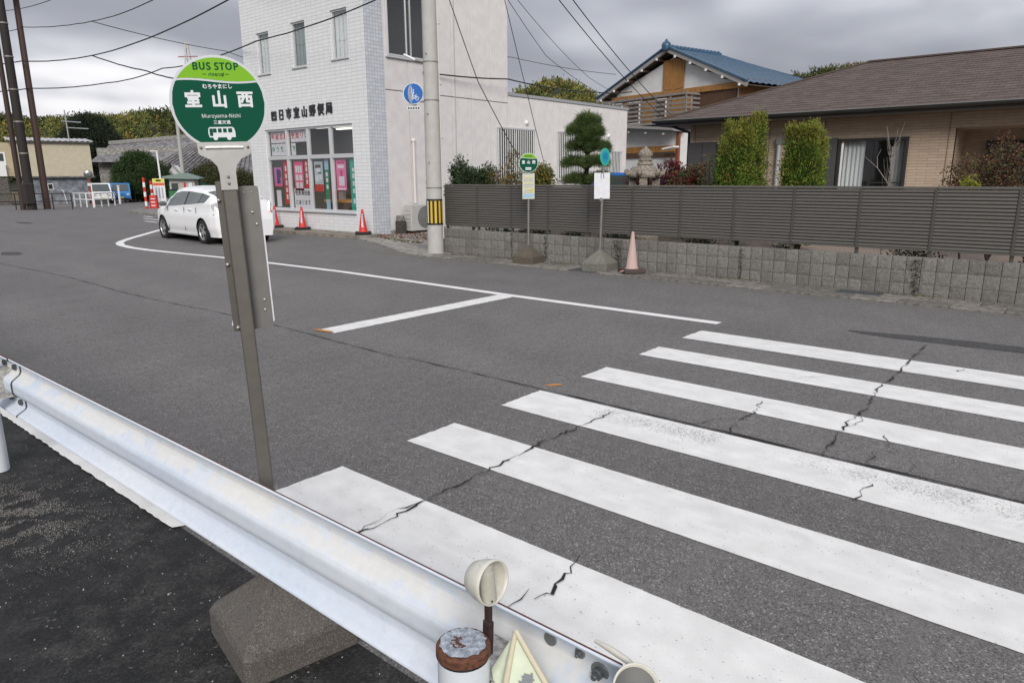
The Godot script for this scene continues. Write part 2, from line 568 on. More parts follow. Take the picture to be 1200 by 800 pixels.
# heavy broken cloud: blue-grey bellies with pale gaps between them, the same all the way round
func sky_picture() -> ImageTexture:
	var W := 1536
	var H := 768
	var big := noise(FastNoiseLite.TYPE_SIMPLEX, 1.25, 4, 77)
	var mid := noise(FastNoiseLite.TYPE_SIMPLEX, 3.4, 4, 78)
	var bytes := PackedByteArray()
	bytes.resize(W * H * 3)
	for y in H:
		var el := PI * (0.5 - (y + 0.5) / H)
		var sy := sin(el)
		var cy := cos(el)
		for x in W:
			var az := wrapf(TAU * (x + 0.5) / W, -PI, PI)
			var d := Vector3(sin(az) * cy, sy, -cos(az) * cy)
			# clouds lie on a flat deck, so they crowd together towards the horizon
			var k := 1.0 / (maxf(sy, 0.0) + 0.22)
			var p := Vector3(d.x * k, 0.6 * k, d.z * k)
			var a := 0.14 + 0.78 * big.get_noise_3dv(p * 0.30) + 0.24 * mid.get_noise_3dv(p * 0.34)
			# pale gaps in the deck, low down, spaced round the sky
			for g in [[-1.22, 0.095, 0.30, 0.066, 0.62], [-0.02, 0.27, 0.35, 0.08, 0.85], [1.2, 0.12, 0.3, 0.06, 0.6], [2.5, 0.16, 0.4, 0.07, 0.6], [-2.5, 0.14, 0.35, 0.07, 0.65]]:
				var da: float = wrapf(az - g[0], -PI, PI) / g[2]
				var de: float = (el - g[1]) / g[3]
				a += g[4] * exp(-(da * da + de * de)) * (0.75 + 0.9 * mid.get_noise_3dv(p * 0.5))
			a = smoothstep(0.0, 1.05, a)
			var bright := 0.160 + 0.29 * a
			bright *= 1.0 + 1.7 * maxf(sy, 0.0)
			if sy < 0.0:
				bright = lerpf(bright, 0.16, smoothstep(0.0, 0.12, -sy))
			var t := Color(bright * lerpf(0.92, 1.01, a), bright * lerpf(0.965, 1.0, a), bright * lerpf(1.10, 1.02, a))
			t = t.linear_to_srgb()
			var i := (y * W + x) * 3
			bytes[i] = clampi(int(t.r * 255.0), 0, 255)
			bytes[i + 1] = clampi(int(t.g * 255.0), 0, 255)
			bytes[i + 2] = clampi(int(t.b * 255.0), 0, 255)
	return ImageTexture.create_from_image(Image.create_from_data(W, H, false, Image.FORMAT_RGB8, bytes))

# ------------------------------------------------------------------ ground, road, markings
func sheet(x0: float, x1: float, z0: float, z1: float, step: float, y: float, shade: Callable) -> ArrayMesh:
	var nx := int(ceil((x1 - x0) / step))
	var nz := int(ceil((z1 - z0) / step))
	var st := SurfaceTool.new()
	st.begin(Mesh.PRIMITIVE_TRIANGLES)
	for j in nz + 1:
		for i in nx + 1:
			var px := minf(x0 + i * step, x1)
			var p := Vector3(px, y + gy(px), minf(z0 + j * step, z1))
			st.set_color(shade.call(p))
			st.set_normal(Vector3.UP)
			st.add_vertex(p)
	for j in nz:
		for i in nx:
			var a := j * (nx + 1) + i
			var b := a + nx + 1
			for k in [a, a + 1, b + 1, a, b + 1, b]:
				st.add_index(k)
	return st.commit()

func crack(called: String, parent: Node3D, pts: Array, w: float, seed_: int, y := 0.0095) -> void:
	var r := RandomNumberGenerator.new()
	r.seed = seed_
	var path := []
	var ws := []
	for i in pts.size() - 1:
		var a: Vector2 = pts[i]
		var b: Vector2 = pts[i + 1]
		var n := maxi(2, int(a.distance_to(b) / 0.035))
		for k in n:
			var t := float(k) / n
			var p := a.lerp(b, t) + Vector2(r.randf_range(-1, 1), r.randf_range(-1, 1)) * 0.017
			path.append(Vector3(p.x, y, p.y))
			var m := 0.12 + 0.95 * pow(absf(sin(path.size() * 0.31 + seed_)), 1.5) * r.randf_range(0.2, 1.0)
			if r.randf() < 0.08:
				m *= 2.0
			ws.append(w * m)
	path.append(Vector3(pts[-1].x, y, pts[-1].y))
	ws[0] = w * 0.15
	ws.append(w * 0.1)
	var mb := Mb.new()
	mb.ribbon(path, ws)
	part(mb.done(), called, MT.tar, parent)

func stripe_mesh(x0: float, x1: float, z0: float, z1: float, y: float, seed_: int, ragged := 0.012, zrag := 0.0016) -> ArrayMesh:
	var r := RandomNumberGenerator.new()
	r.seed = seed_
	var n := noise(FastNoiseLite.TYPE_SIMPLEX, 1.0, 4, 400 + seed_)
	var nx := maxi(2, int((x1 - x0) / 0.04))
	var nz := maxi(2, int((z1 - z0) / 0.04))
	var tone := r.randf_range(0.94, 1.0)
	var st := SurfaceTool.new()
	st.begin(Mesh.PRIMITIVE_TRIANGLES)
	for j in nz + 1:
		for i in nx + 1:
			var p := Vector3(x0 + (x1 - x0) * i / nx, y, z0 + (z1 - z0) * j / nz)
			if i == 0 or i == nx:
				p.x += r.randf_range(-1, 1) * ragged * 0.5
			if j == 0 or j == nz:
				p.z += r.randf_range(-1, 1) * zrag
			# tyre grime is drawn out along the road
			var v := tone * (0.97 + 0.07 * n.get_noise_2d(p.x * 0.9, p.z * 7.0) + 0.05 * n.get_noise_2d(p.x * 5.0, p.z * 30.0))
			st.set_color(Color(v, v * 0.997, v * 0.99))
			st.set_normal(Vector3.UP)
			st.add_vertex(p)
	for j in nz:
		for i in nx:
			var a := j * (nx + 1) + i
			var b := a + nx + 1
			for k in [a, a + 1, b + 1, a, b + 1, b]:
				st.add_index(k)
	return st.commit()

func build_ground() -> void:
	var n := noise(FastNoiseLite.TYPE_SIMPLEX, 0.35, 4, 7)
	var nb := noise(FastNoiseLite.TYPE_SIMPLEX, 1.6, 3, 8)
	var far := Mb.new()
	var gx := [-900.0, -128.0, -38.0, 600.0]
	for i in 3:
		var a: float = gx[i]
		var b: float = gx[i + 1]
		far.quad(Vector3(a, gy(a) - 0.05, 300), Vector3(b, gy(b) - 0.05, 300), Vector3(b, gy(b) - 0.05, -900), Vector3(a, gy(a) - 0.05, -900))
	structure(far.done(), "ground", MT.grass_ground)
	# carriageway; the patches are old repairs and tyre-polished tracks along the lane
	var shade := func(p: Vector3) -> Color:
		var v := 1.0 + 0.10 * n.get_noise_2d(p.x * 0.5, p.z * 1.6) + 0.12 * nb.get_noise_2d(p.x, p.z)
		for tr in [-2.7, -4.9, -6.4]:
			v += 0.09 * exp(-pow((p.z - tr + 0.25 * n.get_noise_2d(p.x * 0.2, tr)) / 0.32, 2.0))
		if p.z < -4.4:
			v *= 1.07
		return Color(v * 0.80, v * 0.782, v * 0.765)
	var road := structure(sheet(-90, 26, -40, -1.40, 0.4, 0.0, shade), "road", MT.asphalt)
	# footway on this side of the rail, dark and damp
	var shade2 := func(p: Vector3) -> Color:
		var v := 0.17 + 0.09 * n.get_noise_2d(p.x * 2.0 + 40.0, p.z * 2.0) + 0.05 * nb.get_noise_2d(p.x * 2.0, p.z * 2.0)
		return Color(v, v, v)
	structure(sheet(-14, 10, -1.40, 3.0, 0.05, 0.0, shade2), "footway", MT.dark_asphalt)

	# zebra crossing
	var edges := [[-7.30, -6.83], [-6.31, -5.90], [-5.31, -4.90], [-4.36, -3.87], [-3.36, -2.91], [-2.38, -1.88]]
	for i in edges.size():
		part(stripe_mesh(-3.385 + 0.012 * (i % 3), 0.95, edges[i][0], edges[i][1], 0.004, 50 + i), "crossing_stripe", MT.road_paint, road)
	# traffic lines
	var line := []
	var wd := []
	for p in [[-3.40, -7.80], [-4.5, -7.80], [-6.6, -7.80], [-8.7, -7.86], [-10.8, -7.90], [-12.8, -7.84], [-14.8, -7.74], [-16.4, -7.58], [-17.8, -7.46], [-18.8, -7.46], [-19.7, -7.58], [-20.4, -7.80], [-21.0, -8.12], [-21.7, -8.60], [-22.7, -9.35], [-24.3, -10.56], [-26.0, -11.9]]:
		line.append(Vector3(p[0], 0.004, p[1]))
		wd.append(0.15 if p[0] > -17 else 0.19)
	var mb := Mb.new()
	mb.ribbon(line, wd)
	part(mb.done(), "edge_line", MT.road_paint, road)
	part(stripe_mesh(-6.80, -6.50, -7.72, -4.62, 0.004, 61), "stop_line", MT.road_paint, road)
	part(stripe_mesh(-9.5, -3.36, -1.52, -1.36, 0.008, 62, 0.05, 0.0055), "edge_line", MT.road_paint, road)
	mb = Mb.new()
	mb.quad(Vector3(-6.84, 0.008, -4.56), Vector3(-6.56, 0.008, -4.60), Vector3(-6.57, 0.008, -4.66), Vector3(-6.81, 0.008, -4.63))
	part(mb.done(), "orange_mark", MT.orange_paint, road)
	mb = Mb.new()
	mb.quad(Vector3(-3.46, 0.004, -4.50), Vector3(-3.40, 0.004, -4.50), Vector3(-3.33, 0.004, -4.60), Vector3(-3.38, 0.004, -4.61))
	part(mb.done(), "orange_mark", MT.orange_paint, road)
	# worn specks through the paint, in the wheel tracks
	var r := RandomNumberGenerator.new()
	r.seed = 5
	mb = Mb.new()
	for k in 16000:
		var x := r.randf_range(-3.3, 0.9)
		var z: float
		if k % 3 != 0:
			z = -4.21 + r.randfn() * 0.065
			if r.randf() > smoothstep(-0.25, 0.45, nb.get_noise_2d(x * 0.7, 3.0)):
				continue
		else:
			z = r.randf_range(-7.3, -1.9)
			if r.randf() > smoothstep(-0.05, 0.6, nb.get_noise_2d(x * 0.6, z * 2.4 + 30.0)):
				continue
		var inside := false
		for e in edges:
			inside = inside or (z > e[0] + 0.01 and z < e[1] - 0.01)
		if not inside:
			continue
		var s := r.randf_range(0.001, 0.0034)
		mb.tri(Vector3(x - s, 0.0078, z + s), Vector3(x + s * 1.3, 0.0078, z + s * r.randf_range(-0.2, 0.6)), Vector3(x, 0.0078, z - s))
	var o := part(mb.done(), "paint_wear", MT.wear, road)
	o.set_meta("kind", "stuff")
	# construction joint and cracks
	var seam_pts := []
	var sw := []
	for i in 150:
		var x := -17.8 + i * 0.132
		seam_pts.append(Vector3(x, 0.0095, -4.385 + 0.012 * nb.get_noise_2d(x * 2.0, 0.0) + (0.05 if x < -5 else 0.0) * sin(x)))
		sw.append((0.016 if x > -3.2 else 0.009) * (0.5 + absf(nb.get_noise_2d(x * 5.0, 8.0)) * 2.2))
	mb = Mb.new()
	mb.ribbon(seam_pts, sw)
	part(mb.done(), "pavement_joint", MT.tar, road)
	var V := func(a: Array) -> Array: return a.map(func(q): return Vector2(q[0], q[1]))
	crack("crack", road, V.call([[-2.60, -1.86], [-2.62, -2.32], [-2.63, -2.80], [-2.66, -3.40], [-2.63, -4.30]]), 0.020, 1)
	crack("crack", road, V.call([[-2.64, -1.95], [-2.66, -2.15], [-2.63, -2.40]]), 0.007, 14)
	crack("crack", road, V.call([[-1.18, -4.36], [-1.24, -5.02], [-1.22, -5.5], [-1.29, -6.15], [-1.27, -6.5], [-1.28, -7.20], [-1.30, -8.11]]), 0.020, 2)
	crack("crack", road, V.call([[-1.23, -5.0], [-1.16, -5.2], [-1.22, -5.36]]), 0.008, 3)
	crack("crack", road, V.call([[-1.79, -4.37], [-1.85, -4.70], [-1.83, -4.9], [-1.89, -5.22]]), 0.012, 4)
	crack("crack", road, V.call([[-1.80, -4.75], [-1.95, -4.66], [-2.06, -4.37]]), 0.008, 5)
	crack("crack", road, V.call([[-0.92, -4.37], [-0.95, -4.62], [-0.90, -4.85], [-0.98, -5.0]]), 0.009, 6)
	crack("crack", road, V.call([[-0.74, -4.38], [-0.70, -4.55], [-0.84, -4.70], [-0.93, -4.68]]), 0.007, 7)
	crack("crack", road, V.call([[-0.86, -3.84], [-0.84, -4.12]]), 0.018, 8)
	crack("crack", road, V.call([[-1.62, -2.02], [-1.58, -2.12], [-1.60, -2.23], [-1.66, -2.44]]), 0.024, 9)
	crack("crack", road, V.call([[-1.66, -1.92], [-1.67, -2.08]]), 0.014, 10)
	crack("crack", road, V.call([[-0.88, -7.10], [-0.85, -7.25]]), 0.018, 11)
	crack("crack", road, V.call([[-1.95, -5.9], [-1.85, -6.1], [-1.7, -6.26]]), 0.005, 12)
	# dark repair strip beyond the crossing
	mb = Mb.new()
	mb.ribbon([Vector3(-2.12, 0.004, -8.34), Vector3(-1.95, 0.004, -8.32), Vector3(-1.6, 0.004, -8.34), Vector3(-1.1, 0.004, -8.40), Vector3(-0.3, 0.004, -8.45), Vector3(0.6, 0.004, -8.5), Vector3(1.6, 0.004, -8.5)], [0.03, 0.14, 0.24, 0.30, 0.30, 0.24, 0.05])
	part(mb.done(), "repair_strip", MT.patch, road)
	for q in [[-19.6, -5.1, 0.5], [-20.6, -4.2, 0.7], [-33.0, -9.2, 0.9]]:
		mb = Mb.new()
		mb.ribbon([Vector3(q[0] - q[2], 0.004, q[1]), Vector3(q[0] - q[2] * 0.5, 0.004, q[1] - 0.05), Vector3(q[0] + q[2] * 0.4, 0.004, q[1] + 0.03), Vector3(q[0] + q[2], 0.004, q[1])], [0.1, 0.36, 0.42, 0.1])
		part(mb.done(), "repair_strip", MT.patch, road)
	for q in [[-31.2, -13.4, 0.9], [-29.4, -12.6, 0.7], [-33.4, -14.2, 0.6]]:
		mb = Mb.new()
		mb.ribbon([Vector3(q[0] - q[2], 0.004, q[1]), Vector3(q[0] + q[2], 0.004, q[1] + 0.12)], [0.12])
		part(mb.done(), "edge_line", MT.road_paint, road)
	# sand washed onto the footway: single grains, thinning out towards the edge of the drift
	mb = Mb.new()
	for k in 26000:
		var q := Vector2(r.randfn(), r.randfn()) * 0.5
		var x := -4.12 + q.x * 0.62
		var z := -0.86 + q.y * 0.36
		if z < -1.34 or r.randf() > smoothstep(-0.3, 0.35, nb.get_noise_2d(x * 3.0, z * 3.0 + 9.0)):
			continue
		var s := r.randf_range(0.0012, 0.0034)
		var a := r.randf() * TAU
		mb.tri(Vector3(x + cos(a) * s, 0.003, z + sin(a) * s), Vector3(x + cos(a - 2.1) * s, 0.003, z + sin(a - 2.1) * s), Vector3(x + cos(a + 2.1) * s, 0.0045, z + sin(a + 2.1) * s))
	var sd := part(mb.done(), numbered("sand"), mat("sand", L(0.24, 0.225, 0.20), 0.95), self)
	sd.set_meta("kind", "stuff")
	tag(sd, "grey sand drifted over the dark footway by the rail post", "sand")
	# grit on the footway
	mb = Mb.new()
	for k in 750:
		var x := r.randf_range(-5.6, 0.2)
		var z := r.randf_range(-1.36, 0.4)
		var s := r.randf_range(0.0008, 0.0022)
		if r.randf() < 0.03:
			s *= 2.0
		mb.box(Vector3(x, s * 0.6, z), Vector3(s * 2, s * 1.6, s * 1.5), Basis(Vector3.UP, r.randf() * 3.0))
	o = part(mb.done(), numbered("grit"), mat("grit", L(0.42, 0.40, 0.37), 0.9), self)
	o.set_meta("kind", "stuff")
	tag(o, "pale loose grit scattered over the dark footway", "grit")

# ------------------------------------------------------------------ guard rail in front of the camera
func build_guardrail() -> void:
	var t := thing("guardrail", "chalky white corrugated steel guardrail running between dark footway and road", "guardrail", Vector3(0, 0, -1.14))
	var prof := [Vector2(0.175, 0.006), Vector2(0.172, 0.012), Vector2(0.165, 0.010), Vector2(0.138, -0.036), Vector2(0.125, -0.044), Vector2(0.088, -0.044), Vector2(0.072, -0.036), Vector2(0.040, 0.006), Vector2(0.026, 0.012), Vector2(-0.026, 0.012), Vector2(-0.040, 0.006), Vector2(-0.072, -0.036), Vector2(-0.088, -0.044), Vector2(-0.125, -0.044), Vector2(-0.138, -0.036), Vector2(-0.165, 0.010), Vector2(-0.172, 0.012), Vector2(-0.175, 0.006)]
	var n := noise(FastNoiseLite.TYPE_SIMPLEX, 2.0, 4, 91)
	var m := mat("rail_zinc", L(0.86, 0.86, 0.86), 0.45, 0.0, "zinc", 0.5)
	m.vertex_color_use_as_albedo = true
	for s in [[-4.86, -0.66, 0.0], [-9.0, -4.72, 0.006]]:
		var st := SurfaceTool.new()
		st.begin(Mesh.PRIMITIVE_TRIANGLES)
		st.set_smooth_group(1)
		var fine := []
		for i in prof.size() - 1:
			var sub := 4
			for k in sub:
				fine.append(prof[i].lerp(prof[i + 1], float(k) / sub))
		fine.append(prof[-1])
		var nx := int((s[1] - s[0]) / 0.02)
		var P := func(i: int, j: int) -> Vector3:
			var x: float = s[0] + (s[1] - s[0]) * i / nx
			return Vector3(x, 0.525 + fine[j].x, fine[j].y + s[2])
		var C := func(p: Vector3) -> Color:
			var yy := p.y - 0.525
			# cream film of road dirt that has run down the upward slope: ragged streaks
			var k := n.get_noise_2d(p.x * 0.5, p.y * 0.8)
			var streak := n.get_noise_2d(p.x * 16.0, p.y * 1.5)
			var lo := 0.040 + 0.008 * k + 0.014 * streak
			var hi := 0.105 + 0.012 * k
			var a := smoothstep(lo - 0.004, lo + 0.012, yy) * (1.0 - smoothstep(hi - 0.015, hi + 0.015, yy))
			a *= 0.62 * smoothstep(-0.16, 0.02, 0.12 + n.get_noise_2d(p.x * 1.2 + 3.0, p.y * 6.0) + 0.5 * n.get_noise_2d(p.x * 14.0, p.y * 6.0 + 20.0) + 0.4 * k)
			var base := Color(0.70, 0.79, 0.92).lerp(Color(0.90, 0.935, 0.98), clampf(0.5 + 0.5 * n.get_noise_2d(p.x * 0.25 + 7.0, p.y * 1.5), 0, 1))
			if n.get_noise_2d(p.x * 5.0, p.y * 22.0 + 50.0) > 0.55:
				base = base * 0.93
			return base.lerp(Color(0.94, 0.905, 0.83), a)
		for i in nx:
			for j in fine.size() - 1:
				var q := [P.call(i, j), P.call(i, j + 1), P.call(i + 1, j + 1), P.call(i + 1, j)]
				for kk in [0, 2, 1, 0, 3, 2]:
					st.set_color(C.call(q[kk]))
					st.add_vertex(q[kk])
		st.generate_normals()
		var beam := part(st.commit(), "beam", m, t)
		# thickness at the rusted upper edge
		var mb := Mb.new()
		mb.span(Vector3(s[0], 0.6995, s[2] + 0.0040), Vector3(s[1], 0.7020, s[2] + 0.0070))
		part(mb.done(), "rusty_edge", MT.rust, beam)
		if s[0] < -5:
			mb = Mb.new()
			for j in prof.size() - 1:
				var a2 := Vector3(s[1], 0.525 + prof[j].x, prof[j].y + s[2] + 0.0005)
				var b2 := Vector3(s[1], 0.525 + prof[j + 1].x, prof[j + 1].y + s[2] + 0.0005)
				mb.bar(a2, b2, 0.004, 0.004, Vector3.RIGHT)
			part(mb.done(), "plate_edge", MT.dark_bolt, beam)
	# splice bolts
	for b in [[-4.79, 0.106], [-4.97, 0.106], [-4.78, -0.106], [-4.96, -0.106]]:
		var mb := Mb.new()
		mb.lathe([Vector2(0.0, 0.02), Vector2(0.009, 0.02), Vector2(0.010, 0.016), Vector2(0.018, 0.0155), Vector2(0.018, 0.0)], 6, Transform3D(Basis(Vector3.RIGHT, PI / 2), Vector3(b[0], 0.525 + b[1], -0.037)))
		part(mb.done(), "bolt", MT.dark_bolt, t)
	# posts behind the beam, each with a rusted cap and a bracket
	for px in [-0.965, -4.915, -8.915]:
		var at := Vector3(px, 0, 0.17 if px > -2.0 else 0.105)
		var mb := Mb.new()
		mb.lathe([Vector2(0.0575, 0.672), Vector2(0.0575, 0.0)], 28, Transform3D(Basis(), at))
		var p := part(mb.done(), "post", mat("post_zinc", L(0.72, 0.76, 0.80), 0.5, 0.0, "zinc", 0.4), t)
		mb = Mb.new()
		mb.lathe([Vector2(0.046, 0.7035), Vector2(0.057, 0.7015), Vector2(0.0605, 0.697), Vector2(0.061, 0.680), Vector2(0.058, 0.677)], 28, Transform3D(Basis(), at))
		part(mb.done(), "cap_rim", MT.rust, p)
		mb = Mb.new()
		var rr := RandomNumberGenerator.new()
		rr.seed = 31
		var rim := []
		for k in 40:
			rim.append(0.0515 + rr.randf_range(-0.0035, 0.003))
		for k in 40:
			var a0 := TAU * k / 40
			var a1 := TAU * (k + 1) / 40
			mb.tri(at + Vector3(0, 0.7048, 0), at + Vector3(cos(a1) * rim[(k + 1) % 40], 0.7046, sin(a1) * rim[(k + 1) % 40]), at + Vector3(cos(a0) * rim[k], 0.7046, sin(a0) * rim[k]))
		part(mb.done(), "cap_top", mat("cap_zinc", L(0.50, 0.555, 0.63), 0.5, 0.0, "concrete", 0.12), p)
		mb = Mb.new()
		for k in 40:
			var ang := rr.randf_range(0.4, 3.6)
			var r2 := rr.randf_range(0.010, 0.026)
			var q := at + Vector3(cos(ang) * r2, 0.7054 + 0.00004 * k, sin(ang) * r2)
			mb.box(q, Vector3(rr.randf_range(0.002, 0.006), 0.0006, rr.randf_range(0.002, 0.005)), Basis(Vector3.UP, ang))
		part(mb.done(), "rust_spots", MT.rust, p)
		mb = Mb.new()
		mb.span(at + Vector3(-0.052, 0.44, -0.165), at + Vector3(0.052, 0.445, -0.04))
		mb.span(at + Vector3(-0.052, 0.605, -0.165), at + Vector3(0.052, 0.61, -0.04))
		mb.span(at + Vector3(-0.057, 0.44, -0.165), at + Vector3(-0.052, 0.61, -0.03))
		mb.span(at + Vector3(0.052, 0.44, -0.165), at + Vector3(0.057, 0.61, -0.03))
		part(mb.done(), "bracket", mat("bracket_paint", L(0.62, 0.60, 0.56), 0.6, 0.0, "concrete", 0.2), p)
	# bolts beside the near end: round washer, hexagon nut, thread end
	for b in [[-0.745, 0.612, 1.0], [-0.800, 0.634, 0.6]]:
		var xf := Transform3D(Basis(Vector3.RIGHT, PI / 2).scaled(Vector3.ONE * b[2]), Vector3(b[0], b[1], -0.0435))
		var mb := Mb.new()
		mb.lathe([Vector2(0.0, 0.0042), Vector2(0.022, 0.004), Vector2(0.023, 0.003), Vector2(0.023, 0.0)], 24, xf)
		var ws := part(mb.done(), "washer", mat("washer", L(0.22, 0.23, 0.23), 0.45, 0.4), t)
		mb = Mb.new()
		mb.lathe([Vector2(0.0, 0.017), Vector2(0.0125, 0.017), Vector2(0.0145, 0.0155), Vector2(0.0145, 0.0043)], 6, xf)
		mb.lathe([Vector2(0.0, 0.030), Vector2(0.0062, 0.0298), Vector2(0.0075, 0.028), Vector2(0.0075, 0.017)], 14, xf)
		part(mb.done(), "nut", mat("nut", L(0.15, 0.16, 0.165), 0.4, 0.4), ws)
	var hole := Mb.new()
	hole.lathe([Vector2(0.0, 0.004), Vector2(0.017, 0.004), Vector2(0.018, 0.0)], 18, Transform3D(Basis(Vector3.RIGHT, PI / 2), Vector3(-0.885, 0.632, -0.0435)))
	part(hole.done(), "bolt", mat("washer", L(0.22, 0.23, 0.23), 0.45, 0.4), t)
	var lip := Mb.new()
	lip.tube([Vector3(-0.745, 0.704, -0.02), Vector3(-0.70, 0.712, -0.008), Vector3(-0.655, 0.712, 0.0), Vector3(-0.62, 0.70, 0.002)], [0.004, 0.007, 0.007, 0.006], 8)
	part(lip.done(), "end_lip", MT.cream_paint, t)

	# reflector on the post: round housing seen from its open back
	var d := thing("delineator", "cream round reflector housing on rusty bracket above the guardrail post", "reflector", Vector3(-0.985, 0, -1.045))
	var ax := Basis(Vector3(0, 0, 1), -PI / 2)
	var cup := Mb.new()
	cup.lathe([Vector2(0.0, -0.060), Vector2(0.024, -0.058), Vector2(0.037, -0.046), Vector2(0.046, -0.022), Vector2(0.050, 0.0), Vector2(0.0505, 0.010), Vector2(0.0475, 0.011), Vector2(0.0465, 0.0), Vector2(0.042, -0.022), Vector2(0.034, -0.038), Vector2(0.0, -0.040)].map(func(q): return Vector2(q.x, q.y)), 36, Transform3D(Basis(Vector3(0.0, 0, 1), -PI / 2 + 0.12), Vector3(0.035, 0.822, 0.0)), true)
	part(cup.done(), "housing", mat("cup_paint", L(0.70, 0.68, 0.60), 0.4, 0.0, "grain", 0.12), d)
	cup = Mb.new()
	cup.lathe([Vector2(0.0, 0.047), Vector2(0.0150, 0.046), Vector2(0.0160, 0.028), Vector2(0.0180, 0.027), Vector2(0.0180, -0.040), Vector2(0.0, -0.041)], 20, Transform3D(Basis(Vector3(0.0, 0, 1), 0.10), Vector3(0.031, 0.820, 0.006)))
	part(cup.done(), "socket", mat("cup_inner", L(0.50, 0.49, 0.42), 0.5, 0.0, "grain", 0.1), d)
	cup = Mb.new()
	cup.lathe([Vector2(0.0, 0.002), Vector2(0.003, 0.0015), Vector2(0.0032, 0.0)], 10, Transform3D(Basis(Vector3(0, 0, 1), -PI / 2), Vector3(0.0500, 0.786, 0.012)))
	part(cup.done(), "screw", MT.brown_rust, d)
	cup = Mb.new()
	cup.bar(Vector3(0.028, 0.64, 0.005), Vector3(0.030, 0.725, 0.003), 0.016, 0.024, Vector3.RIGHT, 0.003)
	cup.bar(Vector3(0.030, 0.722, 0.003), Vector3(0.028, 0.775, 0.0), 0.012, 0.019, Vector3.RIGHT, 0.003)
	part(cup.done(), "bracket", MT.brown_rust, d)
	d = thing("delineator", "cream rimmed round reflector housing at the end of the guardrail", "reflector", Vector3(-0.60, 0, -1.10))
	cup = Mb.new()
	cup.lathe([Vector2(0.0, -0.055), Vector2(0.03, -0.05), Vector2(0.044, -0.02), Vector2(0.049, 0.004), Vector2(0.046, 0.006), Vector2(0.041, -0.02), Vector2(0.0, -0.03)], 36, Transform3D(Basis(Vector3(1, 0, -0.9).normalized(), 0.82), Vector3(0.0, 0.70, 0.01)), true)
	part(cup.done(), "housing", MT.cup_paint, d)
	cup = Mb.new()
	cup.bar(Vector3(-0.055, 0.69, 0.02), Vector3(0.02, 0.695, 0.02), 0.012, 0.004, Vector3.UP, 0.001)
	cup.lathe([Vector2(0, 0.012), Vector2(0.006, 0.012), Vector2(0.007, 0.0)], 6, Transform3D(Basis(), Vector3(0.005, 0.698, 0.02)))
	part(cup.done(), "clamp", MT.bolt, d)
	cup = Mb.new()
	cup.lathe([Vector2(0.0, -0.022), Vector2(0.0425, -0.012)], 30, Transform3D(Basis(Vector3(1, 0, -0.9).normalized(), 0.82), Vector3(0.0, 0.70, 0.01)))
	part(cup.done(), "inner_plate", mat("cup_dark", L(0.09, 0.09, 0.088), 0.5, 0.2, "grain", 0.1), d)
	cup = Mb.new()
	cup.bar(Vector3(0.0, 0.40, 0.0), Vector3(0.0, 0.67, 0.0), 0.02, 0.008, Vector3.RIGHT)
	part(cup.done(), "bracket", MT.brown_rust, d)

	# folded safety flag caught on the rail
	var f := thing("safety_flag", "pale yellow folded cloth flag with grey print hung on the guardrail", "flag", Vector3(-0.86, 0, -1.05))
	var A := Vector3(-0.022, 0.724, 0.0)
	var Bp := Vector3(-0.062, 0.632, 0.035)
	var Cp := Vector3(0.002, 0.585, 0.075)
	var Dp := Vector3(0.145, 0.565, 0.01)
	var fm := Mb.new()
	fm.sg(1)
	for e in [[A, Bp, Cp], [A, Cp, Dp]]:
		var N := 8
		var nn: Vector3 = (e[1] - e[0]).cross(e[2] - e[0]).normalized()
		var Q := func(u: int, v: int) -> Vector3:
			var a1 := float(u) / N
			var b1 := float(v) / maxi(u, 1)
			var pt: Vector3 = e[0].lerp(e[1].lerp(e[2], b1), a1)
			return pt + nn * 0.006 * sin(b1 * 9.0) * a1 * sin(b1 * PI)
		for u in N:
			for v in u + 1:
				fm.tri(Q.call(u, v), Q.call(u + 1, v), Q.call(u + 1, v + 1))
				if v < u:
					fm.tri(Q.call(u, v), Q.call(u + 1, v + 1), Q.call(u, v + 1))
	part(fm.done(), "cloth", MT.flag_cloth, f)
	fm = Mb.new()
	fm.tube([A, A.lerp(Cp, 0.5) + Vector3(0, 0.002, 0.003), Cp], [0.006, 0.007, 0.0075], 8)
	part(fm.done(), "hem", MT.flag_tape, f)
	fm = Mb.new()
	fm.tube([A + Vector3(0.0, 0.003, 0), A.lerp(Dp, 0.5) + Vector3(0, 0.006, 0.002), Dp], [0.006, 0.007, 0.0075], 8)
	part(fm.done(), "hem", MT.flag_tape, f)
	fm = Mb.new()
	var ux := (Dp - Cp).normalized()
	var nz := (Cp - A).cross(Dp - A).normalized()
	var uy := nz.cross(ux)
	if uy.y < 0:
		uy = -uy
	var og := A.lerp(Cp.lerp(Dp, 0.45), 0.62) - ux * 0.020 + uy * 0.022 + nz * 0.007
	fm.strokes([[30, 0, 70, 0], [20, 14, 80, 14], [26, 28, 74, 28], [10, 42, 90, 42], [20, 56, 80, 56], [8, 70, 92, 70], [14, 84, 90, 84], [4, 98, 98, 98], [34, 0, 30, 98], [66, -12, 72, 98]], og, ux, uy, 0.04, 0.0042)
	part(fm.done(), "print", mat("flag_print", L(0.20, 0.22, 0.24), 0.8), f)
	rng.seed = 1

